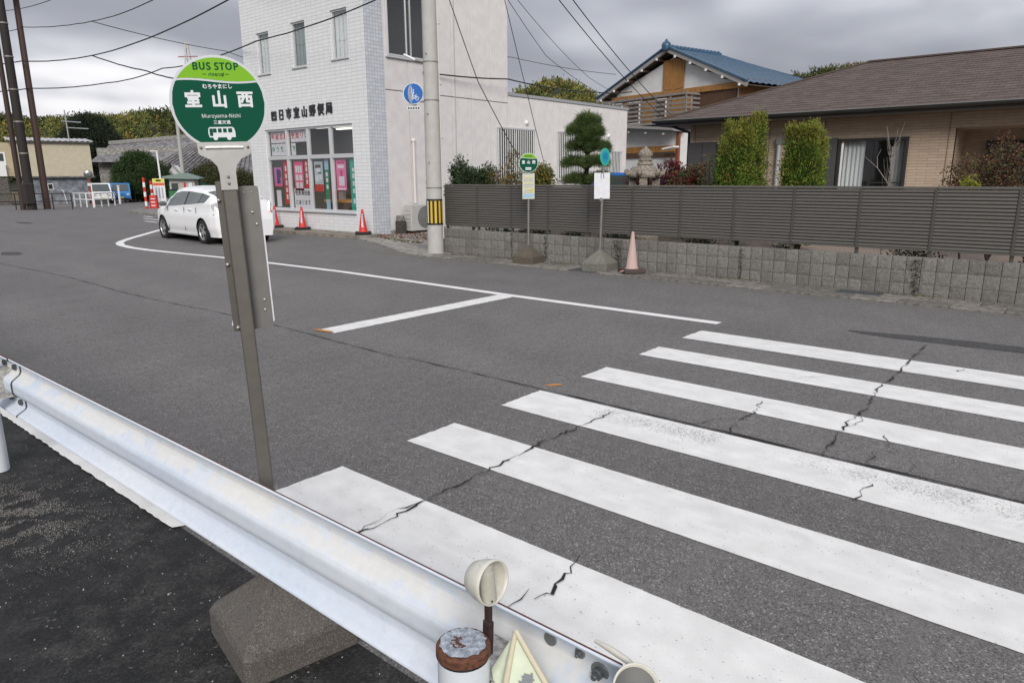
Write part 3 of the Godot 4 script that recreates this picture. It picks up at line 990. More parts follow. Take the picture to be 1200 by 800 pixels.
# ------------------------------------------------------------------ characters: polylines on a 100 x 100 grid
var G := {
	"室": [[50, 2, 50, 14], [10, 16, 90, 16], [10, 16, 10, 30], [90, 16, 90, 30], [22, 36, 78, 36], [46, 36, 30, 52], [26, 53, 76, 50], [62, 42, 80, 56], [20, 72, 80, 72], [50, 56, 50, 94], [6, 94, 94, 94]],
	"山": [[50, 4, 50, 90], [14, 34, 14, 90], [14, 90, 86, 90], [86, 34, 86, 98]],
	"西": [[6, 10, 94, 10], [12, 34, 88, 34], [12, 34, 12, 96], [88, 34, 88, 96], [12, 90, 88, 90], [38, 10, 38, 44, 28, 66], [62, 10, 62, 64, 80, 66]],
	"四": [[10, 16, 90, 16, 90, 92, 10, 92, 10, 16], [38, 16, 37, 46, 24, 64], [60, 16, 60, 58, 80, 60], [10, 82, 90, 82]],
	"日": [[20, 8, 80, 8, 80, 94, 20, 94, 20, 8], [20, 50, 80, 50]],
	"市": [[50, 0, 50, 14], [6, 16, 94, 16], [20, 36, 80, 36], [20, 36, 20, 82], [80, 36, 80, 80, 66, 80], [50, 16, 50, 100]],
	"郵": [[8, 10, 54, 6], [4, 26, 58, 26], [2, 46, 60, 46], [8, 66, 54, 66], [4, 92, 58, 92], [31, 8, 31, 92], [17, 26, 17, 66], [45, 26, 45, 66], [70, 4, 70, 100], [70, 6, 94, 6, 82, 36, 96, 56, 90, 72, 78, 72]],
	"便": [[26, 2, 6, 44], [18, 28, 18, 100], [36, 8, 98, 8], [42, 24, 92, 24, 92, 60, 42, 60, 42, 24], [42, 42, 92, 42], [67, 8, 67, 62, 34, 98], [46, 68, 98, 98]],
	"局": [[16, 6, 86, 6, 86, 30, 16, 30], [16, 6, 16, 52, 4, 98], [26, 46, 92, 46, 90, 94, 74, 94], [34, 60, 68, 60, 68, 82, 34, 82, 34, 60]],
	"三": [[14, 12, 86, 12], [22, 50, 78, 50], [6, 90, 94, 90]],
	"重": [[80, 4, 22, 10], [4, 22, 96, 22], [20, 34, 80, 34, 80, 62, 20, 62, 20, 34], [20, 48, 80, 48], [50, 8, 50, 94], [12, 76, 88, 76], [4, 94, 96, 94]],
	"交": [[50, 0, 50, 18], [4, 20, 96, 20], [32, 28, 12, 50], [68, 28, 90, 50], [70, 46, 48, 74, 6, 98], [30, 48, 56, 78, 96, 98]],
	"通": [[8, 8, 22, 22], [4, 40, 22, 40, 22, 78, 4, 94], [22, 80, 48, 96, 98, 96], [36, 6, 88, 6, 70, 22], [52, 14, 70, 24], [40, 32, 40, 84], [40, 32, 90, 32, 90, 82], [40, 48, 90, 48], [40, 64, 90, 64], [65, 32, 65, 84]],
	"む": [[6, 24, 58, 20], [30, 4, 30, 58, 20, 72, 10, 64, 18, 52, 32, 60, 34, 86, 70, 92, 88, 82, 86, 64], [72, 18, 92, 36]],
	"ろ": [[20, 12, 74, 12, 18, 60, 52, 44, 80, 54, 84, 78, 64, 94, 36, 95]],
	"や": [[4, 44, 70, 24, 94, 38, 86, 54, 62, 58], [52, 4, 62, 20], [26, 12, 56, 98]],
	"ま": [[14, 20, 86, 20], [18, 42, 82, 42], [52, 2, 52, 80, 36, 95, 16, 84, 30, 70, 56, 74, 88, 94]],
	"に": [[18, 8, 12, 60, 20, 94], [42, 24, 88, 24], [44, 66, 50, 86, 92, 86]],
	"し": [[28, 4, 26, 74, 44, 95, 70, 88, 90, 64]],
	"バ": [[34, 24, 26, 58, 6, 92], [58, 22, 76, 50, 94, 90], [70, 4, 78, 18], [88, 2, 96, 16]],
	"ス": [[14, 12, 82, 12, 60, 50, 8, 94], [54, 54, 94, 94]],
	"の": [[52, 16, 44, 60, 26, 84, 8, 62, 16, 34, 46, 12, 78, 22, 92, 50, 80, 80, 54, 94]],
	"り": [[26, 6, 20, 46, 28, 56], [72, 4, 76, 50, 64, 80, 44, 98]],
	"ば": [[16, 8, 10, 60, 18, 94], [36, 30, 84, 30], [60, 8, 60, 78, 44, 92, 32, 80, 44, 70, 88, 92], [80, 2, 86, 14], [94, 0, 100, 12]],
	"年": [[30, 2, 12, 34], [24, 18, 88, 18], [26, 42, 84, 42], [26, 42, 26, 66], [4, 66, 96, 66], [56, 18, 56, 100]],
	"金": [[50, 2, 6, 40], [50, 2, 94, 40], [28, 42, 72, 42], [16, 60, 84, 60], [50, 42, 50, 94], [30, 70, 36, 84], [70, 70, 64, 84], [6, 94, 94, 94]],
	"自": [[52, 0, 40, 14], [20, 16, 80, 16, 80, 96, 20, 96, 20, 16], [20, 42, 80, 42], [20, 68, 80, 68]],
	"動": [[50, 4, 10, 10], [4, 22, 58, 22], [12, 34, 50, 34, 50, 60, 12, 60, 12, 34], [12, 47, 50, 47], [31, 8, 31, 90], [8, 74, 54, 74], [4, 94, 58, 88], [60, 30, 96, 30, 92, 94, 80, 90], [76, 6, 74, 50, 60, 96]],
	"受": [[84, 2, 14, 10], [22, 14, 28, 26], [48, 12, 52, 26], [80, 12, 70, 28], [8, 34, 92, 34], [8, 34, 8, 48], [92, 34, 92, 48], [24, 52, 76, 52, 50, 82, 10, 98], [30, 58, 60, 84, 94, 98]],
	"取": [[4, 8, 56, 8], [14, 8, 14, 84], [46, 8, 46, 98], [14, 32, 46, 32], [14, 56, 46, 56], [4, 86, 58, 78], [58, 20, 94, 20, 80, 64, 54, 96], [62, 34, 78, 70, 98, 96]],
	"は": [[16, 8, 10, 60, 18, 94], [36, 30, 90, 30], [66, 8, 66, 78, 50, 92, 36, 80, 50, 70, 92, 92]],
	"ゆ": [[12, 12, 14, 78], [14, 60, 40, 24, 74, 26, 86, 54, 66, 74, 44, 66], [56, 4, 58, 70, 44, 98]],
	"う": [[32, 6, 66, 14], [18, 38, 64, 30, 76, 54, 60, 84, 36, 98]],
	"ち": [[10, 22, 86, 18], [42, 4, 26, 56, 62, 46, 82, 66, 66, 90, 30, 96]],
	"ょ": [[56, 30, 56, 86, 42, 96, 28, 86, 42, 78, 80, 92], [56, 50, 82, 48]],
	"で": [[8, 16, 88, 12, 54, 36, 50, 70, 82, 96], [70, 40, 76, 54], [86, 36, 92, 50]],
	"駐": [[10, 8, 10, 60], [10, 8, 48, 8], [10, 26, 44, 26], [10, 42, 44, 42], [10, 60, 48, 60, 44, 96, 34, 92], [28, 8, 28, 60], [74, 2, 80, 14], [56, 22, 98, 22], [58, 54, 96, 54], [54, 94, 100, 94], [77, 22, 77, 94]],
	"車": [[10, 14, 90, 14], [20, 30, 80, 30, 80, 66, 20, 66, 20, 30], [20, 48, 80, 48], [4, 82, 96, 82], [50, 2, 50, 100]],
	"場": [[4, 32, 34, 32], [19, 6, 19, 80], [2, 86, 36, 76], [46, 6, 88, 6, 88, 42, 46, 42, 46, 6], [46, 24, 88, 24], [38, 54, 98, 54], [54, 54, 36, 84], [50, 66, 92, 66, 88, 96, 78, 94], [68, 66, 50, 94]],
	"側": [[22, 2, 4, 44], [14, 28, 14, 100], [30, 10, 58, 10, 58, 74, 30, 74, 30, 10], [30, 32, 58, 32], [30, 54, 58, 54], [38, 76, 28, 96], [50, 76, 60, 96], [72, 14, 72, 72], [92, 4, 92, 96, 80, 92]],
	"あ": [[14, 20, 84, 16], [44, 4, 42, 60, 50, 90], [68, 34, 50, 76, 24, 90, 12, 72, 30, 48, 66, 44, 88, 64, 80, 88, 60, 98]],
	"す": [[6, 20, 94, 20], [56, 2, 56, 56, 44, 68, 32, 56, 44, 44, 58, 56, 54, 80, 38, 98]],
}

func word(mb: Mb, text: String, o: Vector3, ux: Vector3, uy: Vector3, size: float, pitch: float, w: float) -> void:
	for i in text.length():
		if G.has(text[i]):
			mb.strokes(G[text[i]], o + ux * pitch * i, ux, uy, size, w)

func latin(text: String, height: float, m: Material, parent: Node3D, xf: Transform3D, bold := true) -> MeshInstance3D:
	var tm := TextMesh.new()
	var f := SystemFont.new()
	f.font_names = PackedStringArray(["Droid Sans"])
	f.font_weight = 700 if bold else 400
	tm.font = f
	tm.text = text
	tm.font_size = 64
	tm.pixel_size = height / 64.0 * 1.35
	tm.depth = 0.0008
	var o := MeshInstance3D.new()
	o.mesh = tm
	o.set_surface_override_material(0, m)
	o.name = "lettering"
	parent.add_child(o, true)
	o.transform = xf
	return o

# the round head of a stop sign, in its local frame: centre at the origin, facing +z
func sign_disc(t: Node3D, c: Vector3, R: float, full: bool) -> void:
	var disc := Mb.new()
	disc.lathe([Vector2(0.0, 0.0), Vector2(R, 0.0), Vector2(R, -0.004), Vector2(R * 0.97, -0.008), Vector2(0, -0.008)], 72, Transform3D(Basis(Vector3.RIGHT, PI / 2), c))
	var head := part(disc.done(), "disc", MT.sign_rim, t)
	var r := R * 0.945
	# green field below the wavy line, lime above it
	var wave := func(x: float) -> float: return R * 0.49 - 0.035 * R * sin(x / r * 3.0 + 0.3) - 0.02 * R
	var low := Mb.new()
	var high := Mb.new()
	var N := 64
	for i in N:
		var x0 := -r + 2.0 * r * i / N
		var x1 := -r + 2.0 * r * (i + 1) / N
		var y0 := sqrt(maxf(r * r - x0 * x0, 0))
		var y1 := sqrt(maxf(r * r - x1 * x1, 0))
		var w0: float = wave.call(x0)
		var w1: float = wave.call(x1)
		var g := R * 0.022
		low.quad(c + Vector3(x0, -y0, 0.0007), c + Vector3(x1, -y1, 0.0007), c + Vector3(x1, minf(y1, w1 - g), 0.0007), c + Vector3(x0, minf(y0, w0 - g), 0.0007))
		if y0 > w0 + g or y1 > w1 + g:
			high.quad(c + Vector3(x0, minf(y0, w0 + g), 0.0007), c + Vector3(x1, minf(y1, w1 + g), 0.0007), c + Vector3(x1, y1, 0.0007), c + Vector3(x0, y0, 0.0007))
	part(low.done(), "green_field", MT.sign_green, head)
	part(high.done(), "lime_field", MT.sign_lime, head)
	var X := Vector3.RIGHT
	var Y := Vector3.UP
	var z := 0.0014
	var k := R
	var mb: Mb
	for i in 3:
		mb = Mb.new()
		mb.strokes(G["室山西"[i]], c + Vector3(-0.685 * k + 0.535 * k * i, 0.25 * k, z), X, Y, 0.325 * k, 0.052 * k)
		part(mb.done(), "character", MT.sign_white, head)
	if not full:
		mb = Mb.new()
		mb.strokes([[0, 20, 100, 20], [0, 50, 100, 50]], c + Vector3(-0.26 * k, -0.40 * k, z), X, Y, 0.5 * k, 0.11 * k)
		part(mb.done(), "bus_symbol", MT.sign_white, head)
		mb = Mb.new()
		mb.strokes([[0, 50, 100, 50]], c + Vector3(-0.36 * k, 1.02 * k, z), X, Y, 0.7 * k, 0.1 * k)
		part(mb.done(), "lettering", MT.sign_green, head)
		return
	mb = Mb.new()
	word(mb, "むろやまにし", c + Vector3(-0.30 * k, 0.395 * k, z), X, Y, 0.088 * k, 0.103 * k, 0.013 * k)
	part(mb.done(), "lettering", MT.sign_white, head)
	latin("Muroyama-Nishi", 0.08 * k, MT.sign_white, head, Transform3D(Basis(), c + Vector3(0.01 * k, -0.265 * k, z)), false)
	mb = Mb.new()
	word(mb, "三重交通", c + Vector3(-0.165 * k, -0.36 * k, z), X, Y, 0.078 * k, 0.09 * k, 0.010 * k)
	part(mb.done(), "lettering", MT.sign_white, head)
	latin("BUS STOP", 0.155 * k, MT.sign_green, head, Transform3D(Basis(), c + Vector3(0.01 * k, 0.765 * k, z)))
	mb = Mb.new()
	word(mb, "バスのりば", c + Vector3(-0.155 * k, 0.625 * k, z), X, Y, 0.06 * k, 0.066 * k, 0.010 * k)
	mb.strokes([[0, 50, 100, 50]], c + Vector3(-0.26 * k, 0.635 * k, z), X, Y, 0.06 * k, 0.010 * k)
	mb.strokes([[0, 50, 100, 50]], c + Vector3(0.20 * k, 0.635 * k, z), X, Y, 0.06 * k, 0.010 * k)
	part(mb.done(), "lettering", MT.sign_green, head)
	# bus pictogram: body, dark panes cut in, wheels
	mb = Mb.new()
	var bo := c + Vector3(-0.30 * k, -0.50 * k, z)
	var bw := 0.56 * k
	var bh := 0.22 * k
	mb.prism(PackedVector2Array([Vector2(0.02 * k, -bh), Vector2(bw - 0.0 * k, -bh), Vector2(bw, -bh * 0.45), Vector2(bw - 0.02 * k, -0.02 * k), Vector2(bw - 0.06 * k, 0), Vector2(0.04 * k, 0), Vector2(0.01 * k, -0.03 * k), Vector2(0, -bh * 0.6)]), 0.0003, Transform3D(Basis(), bo), false)
	for wx in [0.14 * k, 0.42 * k]:
		mb.lathe([Vector2(0, 0.0006), Vector2(0.048 * k, 0.0006), Vector2(0.048 * k, 0)], 18, Transform3D(Basis(Vector3.RIGHT, PI / 2), bo + Vector3(wx, -bh - 0.012 * k, 0)))
	part(mb.done(), "bus_symbol", MT.sign_white, head)
	mb = Mb.new()
	for q in [[0.03, 0.075, 0.155], [0.10, 0.085, 0.085], [0.205, 0.085, 0.085], [0.31, 0.085, 0.085], [0.415, 0.095, 0.085]]:
		mb.prism(PackedVector2Array([Vector2(q[0] * k, -0.03 * k - q[2] * k), Vector2((q[0] + q[1] * 0.88) * k, -0.03 * k - q[2] * k), Vector2((q[0] + q[1] * 0.88) * k, -0.03 * k), Vector2(q[0] * k, -0.03 * k)]), 0.0003, Transform3D(Basis(), bo + Vector3(0, 0, 0.0009)), false)
	part(mb.done(), "bus_symbol", MT.sign_green, head)

func build_bus_stop() -> void:
	var t := thing("bus_stop_sign", "tall green and lime round bus stop sign on brown steel post by the guardrail", "bus stop sign", Vector3(-2.215, 0, -1.262), 1.037)
	t.basis = Basis(Vector3.UP, 1.037) * Basis(Vector3(0, 0, 1), 0.0295)
	# concrete foot, a low pyramid on a square block
	var mb := Mb.new()
	frustum(mb, 0.215, 0.05, 0.11, 0.265, 0.022)
	part(mb.done(), "concrete_base", MT.near_base, t, t.transform.affine_inverse() * Transform3D(Basis(Vector3.UP, -0.2), Vector3(-2.198, 0, -1.252)))
	mb = Mb.new()
	mb.box(Vector3(0, 0.94, 0), Vector3(0.046, 1.48, 0.046), Basis(), 0.004)
	part(mb.done(), "post", mat("bus_post", L(0.165, 0.152, 0.134), 0.5, 0.4, "grain", 0.3), t)
	mb = Mb.new()
	mb.box(Vector3(-0.0335, 1.44, -0.006), Vector3(0.020, 0.50, 0.034), Basis(), 0.001)
	part(mb.done(), "channel", mat("channel", L(0.13, 0.12, 0.105), 0.5, 0.4, "grain", 0.3), t)
	# timetable board behind the post, its plate towards us
	mb = Mb.new()
	mb.prism(rounded(-0.02, 0.086, 1.185, 1.672, 0.008), 0.003, Transform3D(Basis(), Vector3(0, 0, -0.034)))
	var board := part(mb.done(), "timetable_board", mat("board_back", L(0.235, 0.228, 0.215), 0.45, 0.4, "grain", 0.4), t)
	mb = Mb.new()
	mb.prism(rounded(-0.03, 0.0915, 1.205, 1.66, 0.004), 0.003, Transform3D(Basis(), Vector3(0, 0, -0.0385)))
	part(mb.done(), "timetable_sheet", MT.paper, board)
	mb = Mb.new()
	mb.quad(Vector3(-0.050, 1.205, -0.030), Vector3(-0.040, 1.200, -0.030), Vector3(-0.024, 1.205, -0.006), Vector3(-0.034, 1.275, -0.025))
	part(mb.done(), "curled_corner", MT.paper, board)
	for q in [[0.060, 1.585], [0.070, 1.545], [0.066, 1.285], [0.064, 1.25], [0.040, 1.65], [0.064, 1.65]]:
		mb = Mb.new()
		mb.lathe([Vector2(0, 0.006), Vector2(0.003, 0.0055), Vector2(0.0048, 0.003), Vector2(0.005, 0)], 10, Transform3D(Basis(Vector3.RIGHT, PI / 2).scaled(Vector3.ONE * (1.0 if q[1] < 1.63 else 0.5)), Vector3(q[0], q[1], -0.031)), true)
		part(mb.done(), "bolt", MT.bolt, board)
	for q in [[-0.036, 1.63], [-0.034, 1.42], [-0.026, 1.205]]:
		mb = Mb.new()
		mb.lathe([Vector2(0, 0.012), Vector2(0.004, 0.0115), Vector2(0.0055, 0.008), Vector2(0.0055, 0)], 8, Transform3D(Basis(Vector3(0, 1, 0), -0.4) * Basis(Vector3.RIGHT, PI / 2), Vector3(q[0], q[1], 0.012)), true)
		part(mb.done(), "bolt", MT.bolt, t)
	# pressed bracket that carries the disc
	mb = Mb.new()
	var prof := PackedVector2Array()
	for q in [[-0.025, 1.662], [0.025, 1.662], [0.025, 1.715], [0.029, 1.737], [0.045, 1.758], [0.074, 1.772], [0.080, 1.779], [0.080, 1.806], [0.076, 1.812], [-0.076, 1.812], [-0.080, 1.806], [-0.080, 1.779], [-0.074, 1.772], [-0.045, 1.758], [-0.029, 1.737], [-0.025, 1.715]]:
		prof.append(Vector2(q[0], q[1]))
	mb.prism(prof, 0.003, Transform3D(Basis(), Vector3(0, 0, 0.024)))
	var br := part(mb.done(), "bracket", MT.pale_steel, t)
	mb = Mb.new()
	mb.tube([Vector3(-0.056, 1.795, 0.0275), Vector3(0.056, 1.795, 0.0275)], [0.0055], 8)
	part(mb.done(), "pressed_rib", mat("rib", L(0.7, 0.7, 0.68), 0.3, 0.5), br)
	for q in [[-0.070, 1.795], [0.070, 1.795], [0.0, 1.703], [0.0, 1.682]]:
		mb = Mb.new()
		mb.lathe([Vector2(0, 0.006), Vector2(0.003, 0.0055), Vector2(0.0045, 0.003), Vector2(0.005, 0)], 10, Transform3D(Basis(Vector3.RIGHT, PI / 2), Vector3(q[0], q[1], 0.027)), true)
		part(mb.done(), "bolt", MT.steel, br)
	sign_disc(t, Vector3(0, 1.930, 0.020), 0.144, true)

func rounded(x0: float, x1: float, y0: float, y1: float, r: float) -> PackedVector2Array:
	var p := PackedVector2Array()
	for c in [[x1 - r, y0 + r, -PI / 2], [x1 - r, y1 - r, 0.0], [x0 + r, y1 - r, PI / 2], [x0 + r, y0 + r, PI]]:
		for k in 5:
			var a: float = c[2] + PI / 2 * k / 4
			p.append(Vector2(c[0] + cos(a) * r, c[1] + sin(a) * r))
	return p

# square block of half width h, straight to y1, then drawn in to half width top at y2; worn corners
func frustum(mb: Mb, h: float, top: float, y1: float, y2: float, worn: float) -> void:
	var rings := []
	for e in [[0.0, h], [y1 - worn * 0.5, h], [y1 + worn * 0.3, h - worn * 0.4], [y2 - worn * 0.3, top + worn * 0.4], [y2, top]]:
		var ring := []
		var s: float = e[1]
		var c: float = minf(worn, s * 0.4)
		for q in [[1, -1, 0], [1, -1, 1], [1, 1, 1], [1, 1, 0], [-1, 1, 0], [-1, 1, 1], [-1, -1, 1], [-1, -1, 0]]:
			ring.append(Vector3(q[0] * (s - (c if q[2] == 0 else 0.0)), e[0], q[1] * (s - (c if q[2] == 1 else 0.0))))
		# order round the square
		rings.append([ring[0], ring[1], ring[2], ring[3], ring[4], ring[5], ring[6], ring[7]])
	for i in rings.size() - 1:
		for k in 8:
			var k2 := (k + 1) % 8
			mb.quad(rings[i][k2], rings[i][k], rings[i + 1][k], rings[i + 1][k2])
	var n: int = rings.size() - 1
	for k in range(1, 7):
		mb.tri(rings[n][0], rings[n][k + 1], rings[n][k])

# ------------------------------------------------------------------ block wall and louvre fence across the road
func build_far_kerb() -> void:
	# gutter slabs along the wall foot
	var g := Mb.new()
	g.span(Vector3(-13.2, -0.03, -11.24), Vector3(4.0, 0.008, -10.52))
	var gut := structure(g.done(), "gutter", MT.slab_b)
	var r := RandomNumberGenerator.new()
	r.seed = 3
	var x := -11.2
	while x < 3.6:
		var w := 0.594
		for k in 2:
			var z0 := -10.545 - 0.345 * k
			var off := 0.3 * k
			var m: Material = MT.slab_a if r.randf() < 0.6 else MT.slab_b
			if k == 0 and absf(x + 7.6) < 0.3 or k == 1 and absf(x + 3.1) < 0.32:
				m = MT.iron_lid
			var mb := Mb.new()
			mb.box(Vector3(x + off + 0.3, 0.012 + r.randf_range(-0.002, 0.004), z0 - 0.166), Vector3(w, 0.03, 0.332), Basis(Vector3.UP, r.randf_range(-0.006, 0.006)), 0.006)
			part(mb.done(), "slab", m, gut)
		x += 0.606
	# concrete shoulder round the pole
	var mb := Mb.new()
	mb.prism(PackedVector2Array([Vector2(-16.2, 12.45), Vector2(-14.6, 11.85), Vector2(-12.4, 10.75), Vector2(-11.25, 10.50), Vector2(-11.25, 11.22), Vector2(-12.6, 11.6), Vector2(-14.6, 12.5), Vector2(-15.9, 12.95)]), 0.035, Transform3D(Basis(Vector3.RIGHT, -PI / 2), Vector3.ZERO))
	structure(mb.done(), "concrete_shoulder", MT.kerb_concrete)
	# gravel strip between the office and the fence
	mb = Mb.new()
	mb.prism(PackedVector2Array([Vector2(-16.6, 12.8), Vector2(-15.6, 12.75), Vector2(-14.6, 12.3), Vector2(-12.6, 11.5), Vector2(-11.5, 11.3), Vector2(-11.5, 40.0), Vector2(-16.6, 40.0)]), 0.028, Transform3D(Basis(Vector3.RIGHT, -PI / 2), Vector3.ZERO))
	structure(mb.done(), "gravel_strip", MT.grey_gravel)
	# pebbles, moss and fallen leaves on it
	mb = Mb.new()
	for k in 1600:
		var px := r.randf_range(-16.4, -11.8)
		var pz := -12.35 - (px + 11.6) * 0.05 - r.randf() * 3.2
		if pz > -11.5 - (-11.6 - px) * 0.28:
			pz = -11.6 - (-11.6 - px) * 0.3 - r.randf()
		var s := r.randf_range(0.008, 0.02)
		mb.box(Vector3(px, 0.03 + s * 0.3, pz), Vector3(s * 2, s, s * 1.6), Basis(Vector3.UP, r.randf() * 3))
	var o := part(mb.done(), numbered("pebbles"), mat("pebble", L(0.36, 0.34, 0.32), 0.95), self)
	o.set_meta("kind", "stuff")
	tag(o, "grey pebbles on the strip beside the office wall", "pebbles")
	var lm := Mb.new()
	for k in 900:
		var px := r.randf_range(-16.5, -13.4)
		var pz := -13.0 - r.randf() * 2.0 + r.randfn() * 0.12
		var s := r.randf_range(0.018, 0.04)
		var b := Basis(Vector3(r.randfn(), 3, r.randfn()).normalized(), r.randf() * TAU)
		var c: Color = [Color(0.20, 0.03, 0.025), Color(0.26, 0.06, 0.03), Color(0.14, 0.05, 0.03), Color(0.10, 0.10, 0.03)][r.randi() % 4]
		lm.col(c)
		var at := Vector3(px, 0.036 + r.randf() * 0.02, pz)
		lm.quad(at + b * Vector3(-s, 0, 0), at + b * Vector3(0, s * 0.2, s * 0.6), at + b * Vector3(s, 0, 0), at + b * Vector3(0, s * 0.2, -s * 0.6))
	o = part(lm.done(), numbered("fallen_leaves"), MT.leaf, self)
	o.set_meta("kind", "stuff")
	tag(o, "fallen dark red leaves lying by the air conditioner", "leaves")
	lm = Mb.new()
	for k in 2600:      # moss and weeds at the foot of the kerb and wall
		var px: float
		var pz: float
		if k % 2:
			px = r.randf_range(-16.4, -13.6)
			pz = -12.55 - (px + 14.0) * -0.24 + r.randfn() * 0.10
		else:
			px = r.randf_range(-11.4, 2.0)
			if sin(px * 2.3) + sin(px * 5.1) < 0.3:
				continue
			pz = -11.215 + absf(r.randfn()) * 0.02
		var s := r.randf_range(0.006, 0.016)
		lm.col(Color(0.09, 0.085, 0.025) * r.randf_range(0.6, 1.5))
		var at := Vector3(px, 0.03, pz)
		var a := r.randf() * TAU
		lm.tri(at + Vector3(cos(a), 0, sin(a)) * s, at - Vector3(cos(a), 0, sin(a)) * s, at + Vector3(r.randfn() * s, s * 1.6, r.randfn() * s))
	o = part(lm.done(), numbered("moss"), MT.leaf, self)
	o.set_meta("kind", "stuff")
	tag(o, "yellow green moss along the kerb and wall foot", "moss")

func build_wall() -> void:
	var t := thing("block_wall", "low weathered grey split block wall under the dark fence", "wall", Vector3(0, 0, -11.33))
	var r := RandomNumberGenerator.new()
	r.seed = 19
	pbox("mortar_core", MT.block_dark, t, Vector3(-4.8, 0.275, 0.0), Vector3(13.5, 0.555, 0.10))
	# four shared block shapes with a rough face
	var shapes := []
	for v in 5:
		var mb := Mb.new()
		var N := 5
		var W := 0.181
		var H := 0.182
		var z := []
		for j in N + 1:
			for i in N + 1:
				var e := 0.0 if (i == 0 or j == 0 or i == N or j == N) else 1.0
				z.append(0.058 + e * (0.005 + r.randf_range(-0.003, 0.004)))
		mb.sg(-1)
		var P := func(i: int, j: int) -> Vector3: return Vector3(-W / 2 + W * i / N, H * j / N, z[j * (N + 1) + i])
		for j in N:
			for i in N:
				mb.quad(P.call(i, j), P.call(i + 1, j), P.call(i + 1, j + 1), P.call(i, j + 1))
		mb.quad(Vector3(-W / 2, H, 0.058), Vector3(W / 2, H, 0.058), Vector3(W / 2, H, -0.058), Vector3(-W / 2, H, -0.058))
		mb.quad(Vector3(W / 2, 0, 0.058), Vector3(W / 2, 0, -0.058), Vector3(W / 2, H, -0.058), Vector3(W / 2, H, 0.058))
		mb.quad(Vector3(-W / 2, 0, -0.058), Vector3(-W / 2, 0, 0.058), Vector3(-W / 2, H, 0.058), Vector3(-W / 2, H, -0.058))
		shapes.append(mb.done())
	var n := noise(FastNoiseLite.TYPE_SIMPLEX, 0.9, 3, 66)
	for row in 3:
		for i in 71:
			var x := -11.52 + i * 0.1885
			var v := n.get_noise_2d(x * 1.2, row * 0.9) + r.randf_range(-0.22, 0.22)
			var k := 0 if v < 0.05 else (1 if v < 0.2 else 3)
			if v < -0.22:
				k = 2
			part(shapes[r.randi() % 5], "block", MT["block_%d" % k], t, Transform3D(Basis(), Vector3(x, 0.003 + row * 0.187, r.randf_range(-0.003, 0.003))))
	# black algae streaks where water runs down the face
	for q in [[-6.95, 0.30], [-2.05, 0.22], [-8.62, 0.12], [0.05, 0.14], [-4.6, 0.10], [-9.5, 0.08]]:
		var mb := Mb.new()
		for k in int(1100 * q[1]):
			var yy := r.randf_range(0.05, 0.55)
			var xx: float = q[0] + r.randfn() * q[1] * 0.28 * (0.4 + yy)
			var s := r.randf_range(0.002, 0.007)
			mb.quad(Vector3(xx - s, yy - s * 1.5, 0.0815), Vector3(xx + s, yy - s * 1.5, 0.0815), Vector3(xx + s * 0.7, yy + s * 1.5, 0.0815), Vector3(xx - s * 0.7, yy + s * 1.5, 0.0815))
		var o := part(mb.done(), "algae_stain", MT.block_dark, t)
		o.set_meta("kind", "stuff")

func build_fence() -> void:
	var t := thing("louvre_fence", "long dark brown louvred metal fence on top of the block wall", "fence", Vector3(0, 0, -11.33))
	var posts := []
	for i in 15:
		posts.append(-11.49 + i * 0.955)
	for i in posts.size():
		var mb := Mb.new()
		mb.box(Vector3(posts[i], 1.03, -0.045), Vector3(0.045, 0.98, 0.05), Basis(), 0.004)
		part(mb.done(), "post", MT.fence_post, t)
	# one slat shape: a small weathered blade tilted outwards
	var sl := Mb.new()
	var w := 0.945
	var pr := [Vector2(0.0, 0.034), Vector2(0.014, 0.036), Vector2(0.020, 0.008), Vector2(0.018, 0.0), Vector2(0.008, 0.0), Vector2(0.0, 0.028)]
	for j in pr.size():
		var a: Vector2 = pr[j]
		var b: Vector2 = pr[(j + 1) % pr.size()]
		sl.quad(Vector3(-w / 2, a.y, a.x), Vector3(-w / 2, b.y, b.x), Vector3(w / 2, b.y, b.x), Vector3(w / 2, a.y, a.x))
	var slat := sl.done()
	var r := RandomNumberGenerator.new()
	r.seed = 23
	for i in posts.size() - 1:
		var xc: float = (posts[i] + posts[i + 1]) * 0.5
		var low := 0.632 + 0.02 * smoothstep(-11.5, -8.0, xc)
		var n := 17
		for k in n:
			var y := low + 0.028 + (1.47 - low) * k / n
			part(slat, "slat", MT.fence, t, Transform3D(Basis(Vector3.RIGHT, r.randf_range(-0.03, 0.03)), Vector3(xc, y, -0.012)))
		pbox("bottom_rail", MT.fence, t, Vector3(xc, low + 0.010, -0.004), Vector3(0.95, 0.024, 0.032), 0.003)
		pbox("back_sheet", MT.fence_post, t, Vector3(xc, (low + 1.49) * 0.5, -0.019), Vector3(0.95, 1.49 - low, 0.004))
		pbox("joint_cover", MT.fence_post, t, Vector3(posts[i], 1.07, 0.014), Vector3(0.034, 0.86, 0.008), 0.002)
		pbox("top_rail", MT.fence, t, Vector3(xc, 1.512, -0.004), Vector3(0.951, 0.036, 0.05), 0.006)

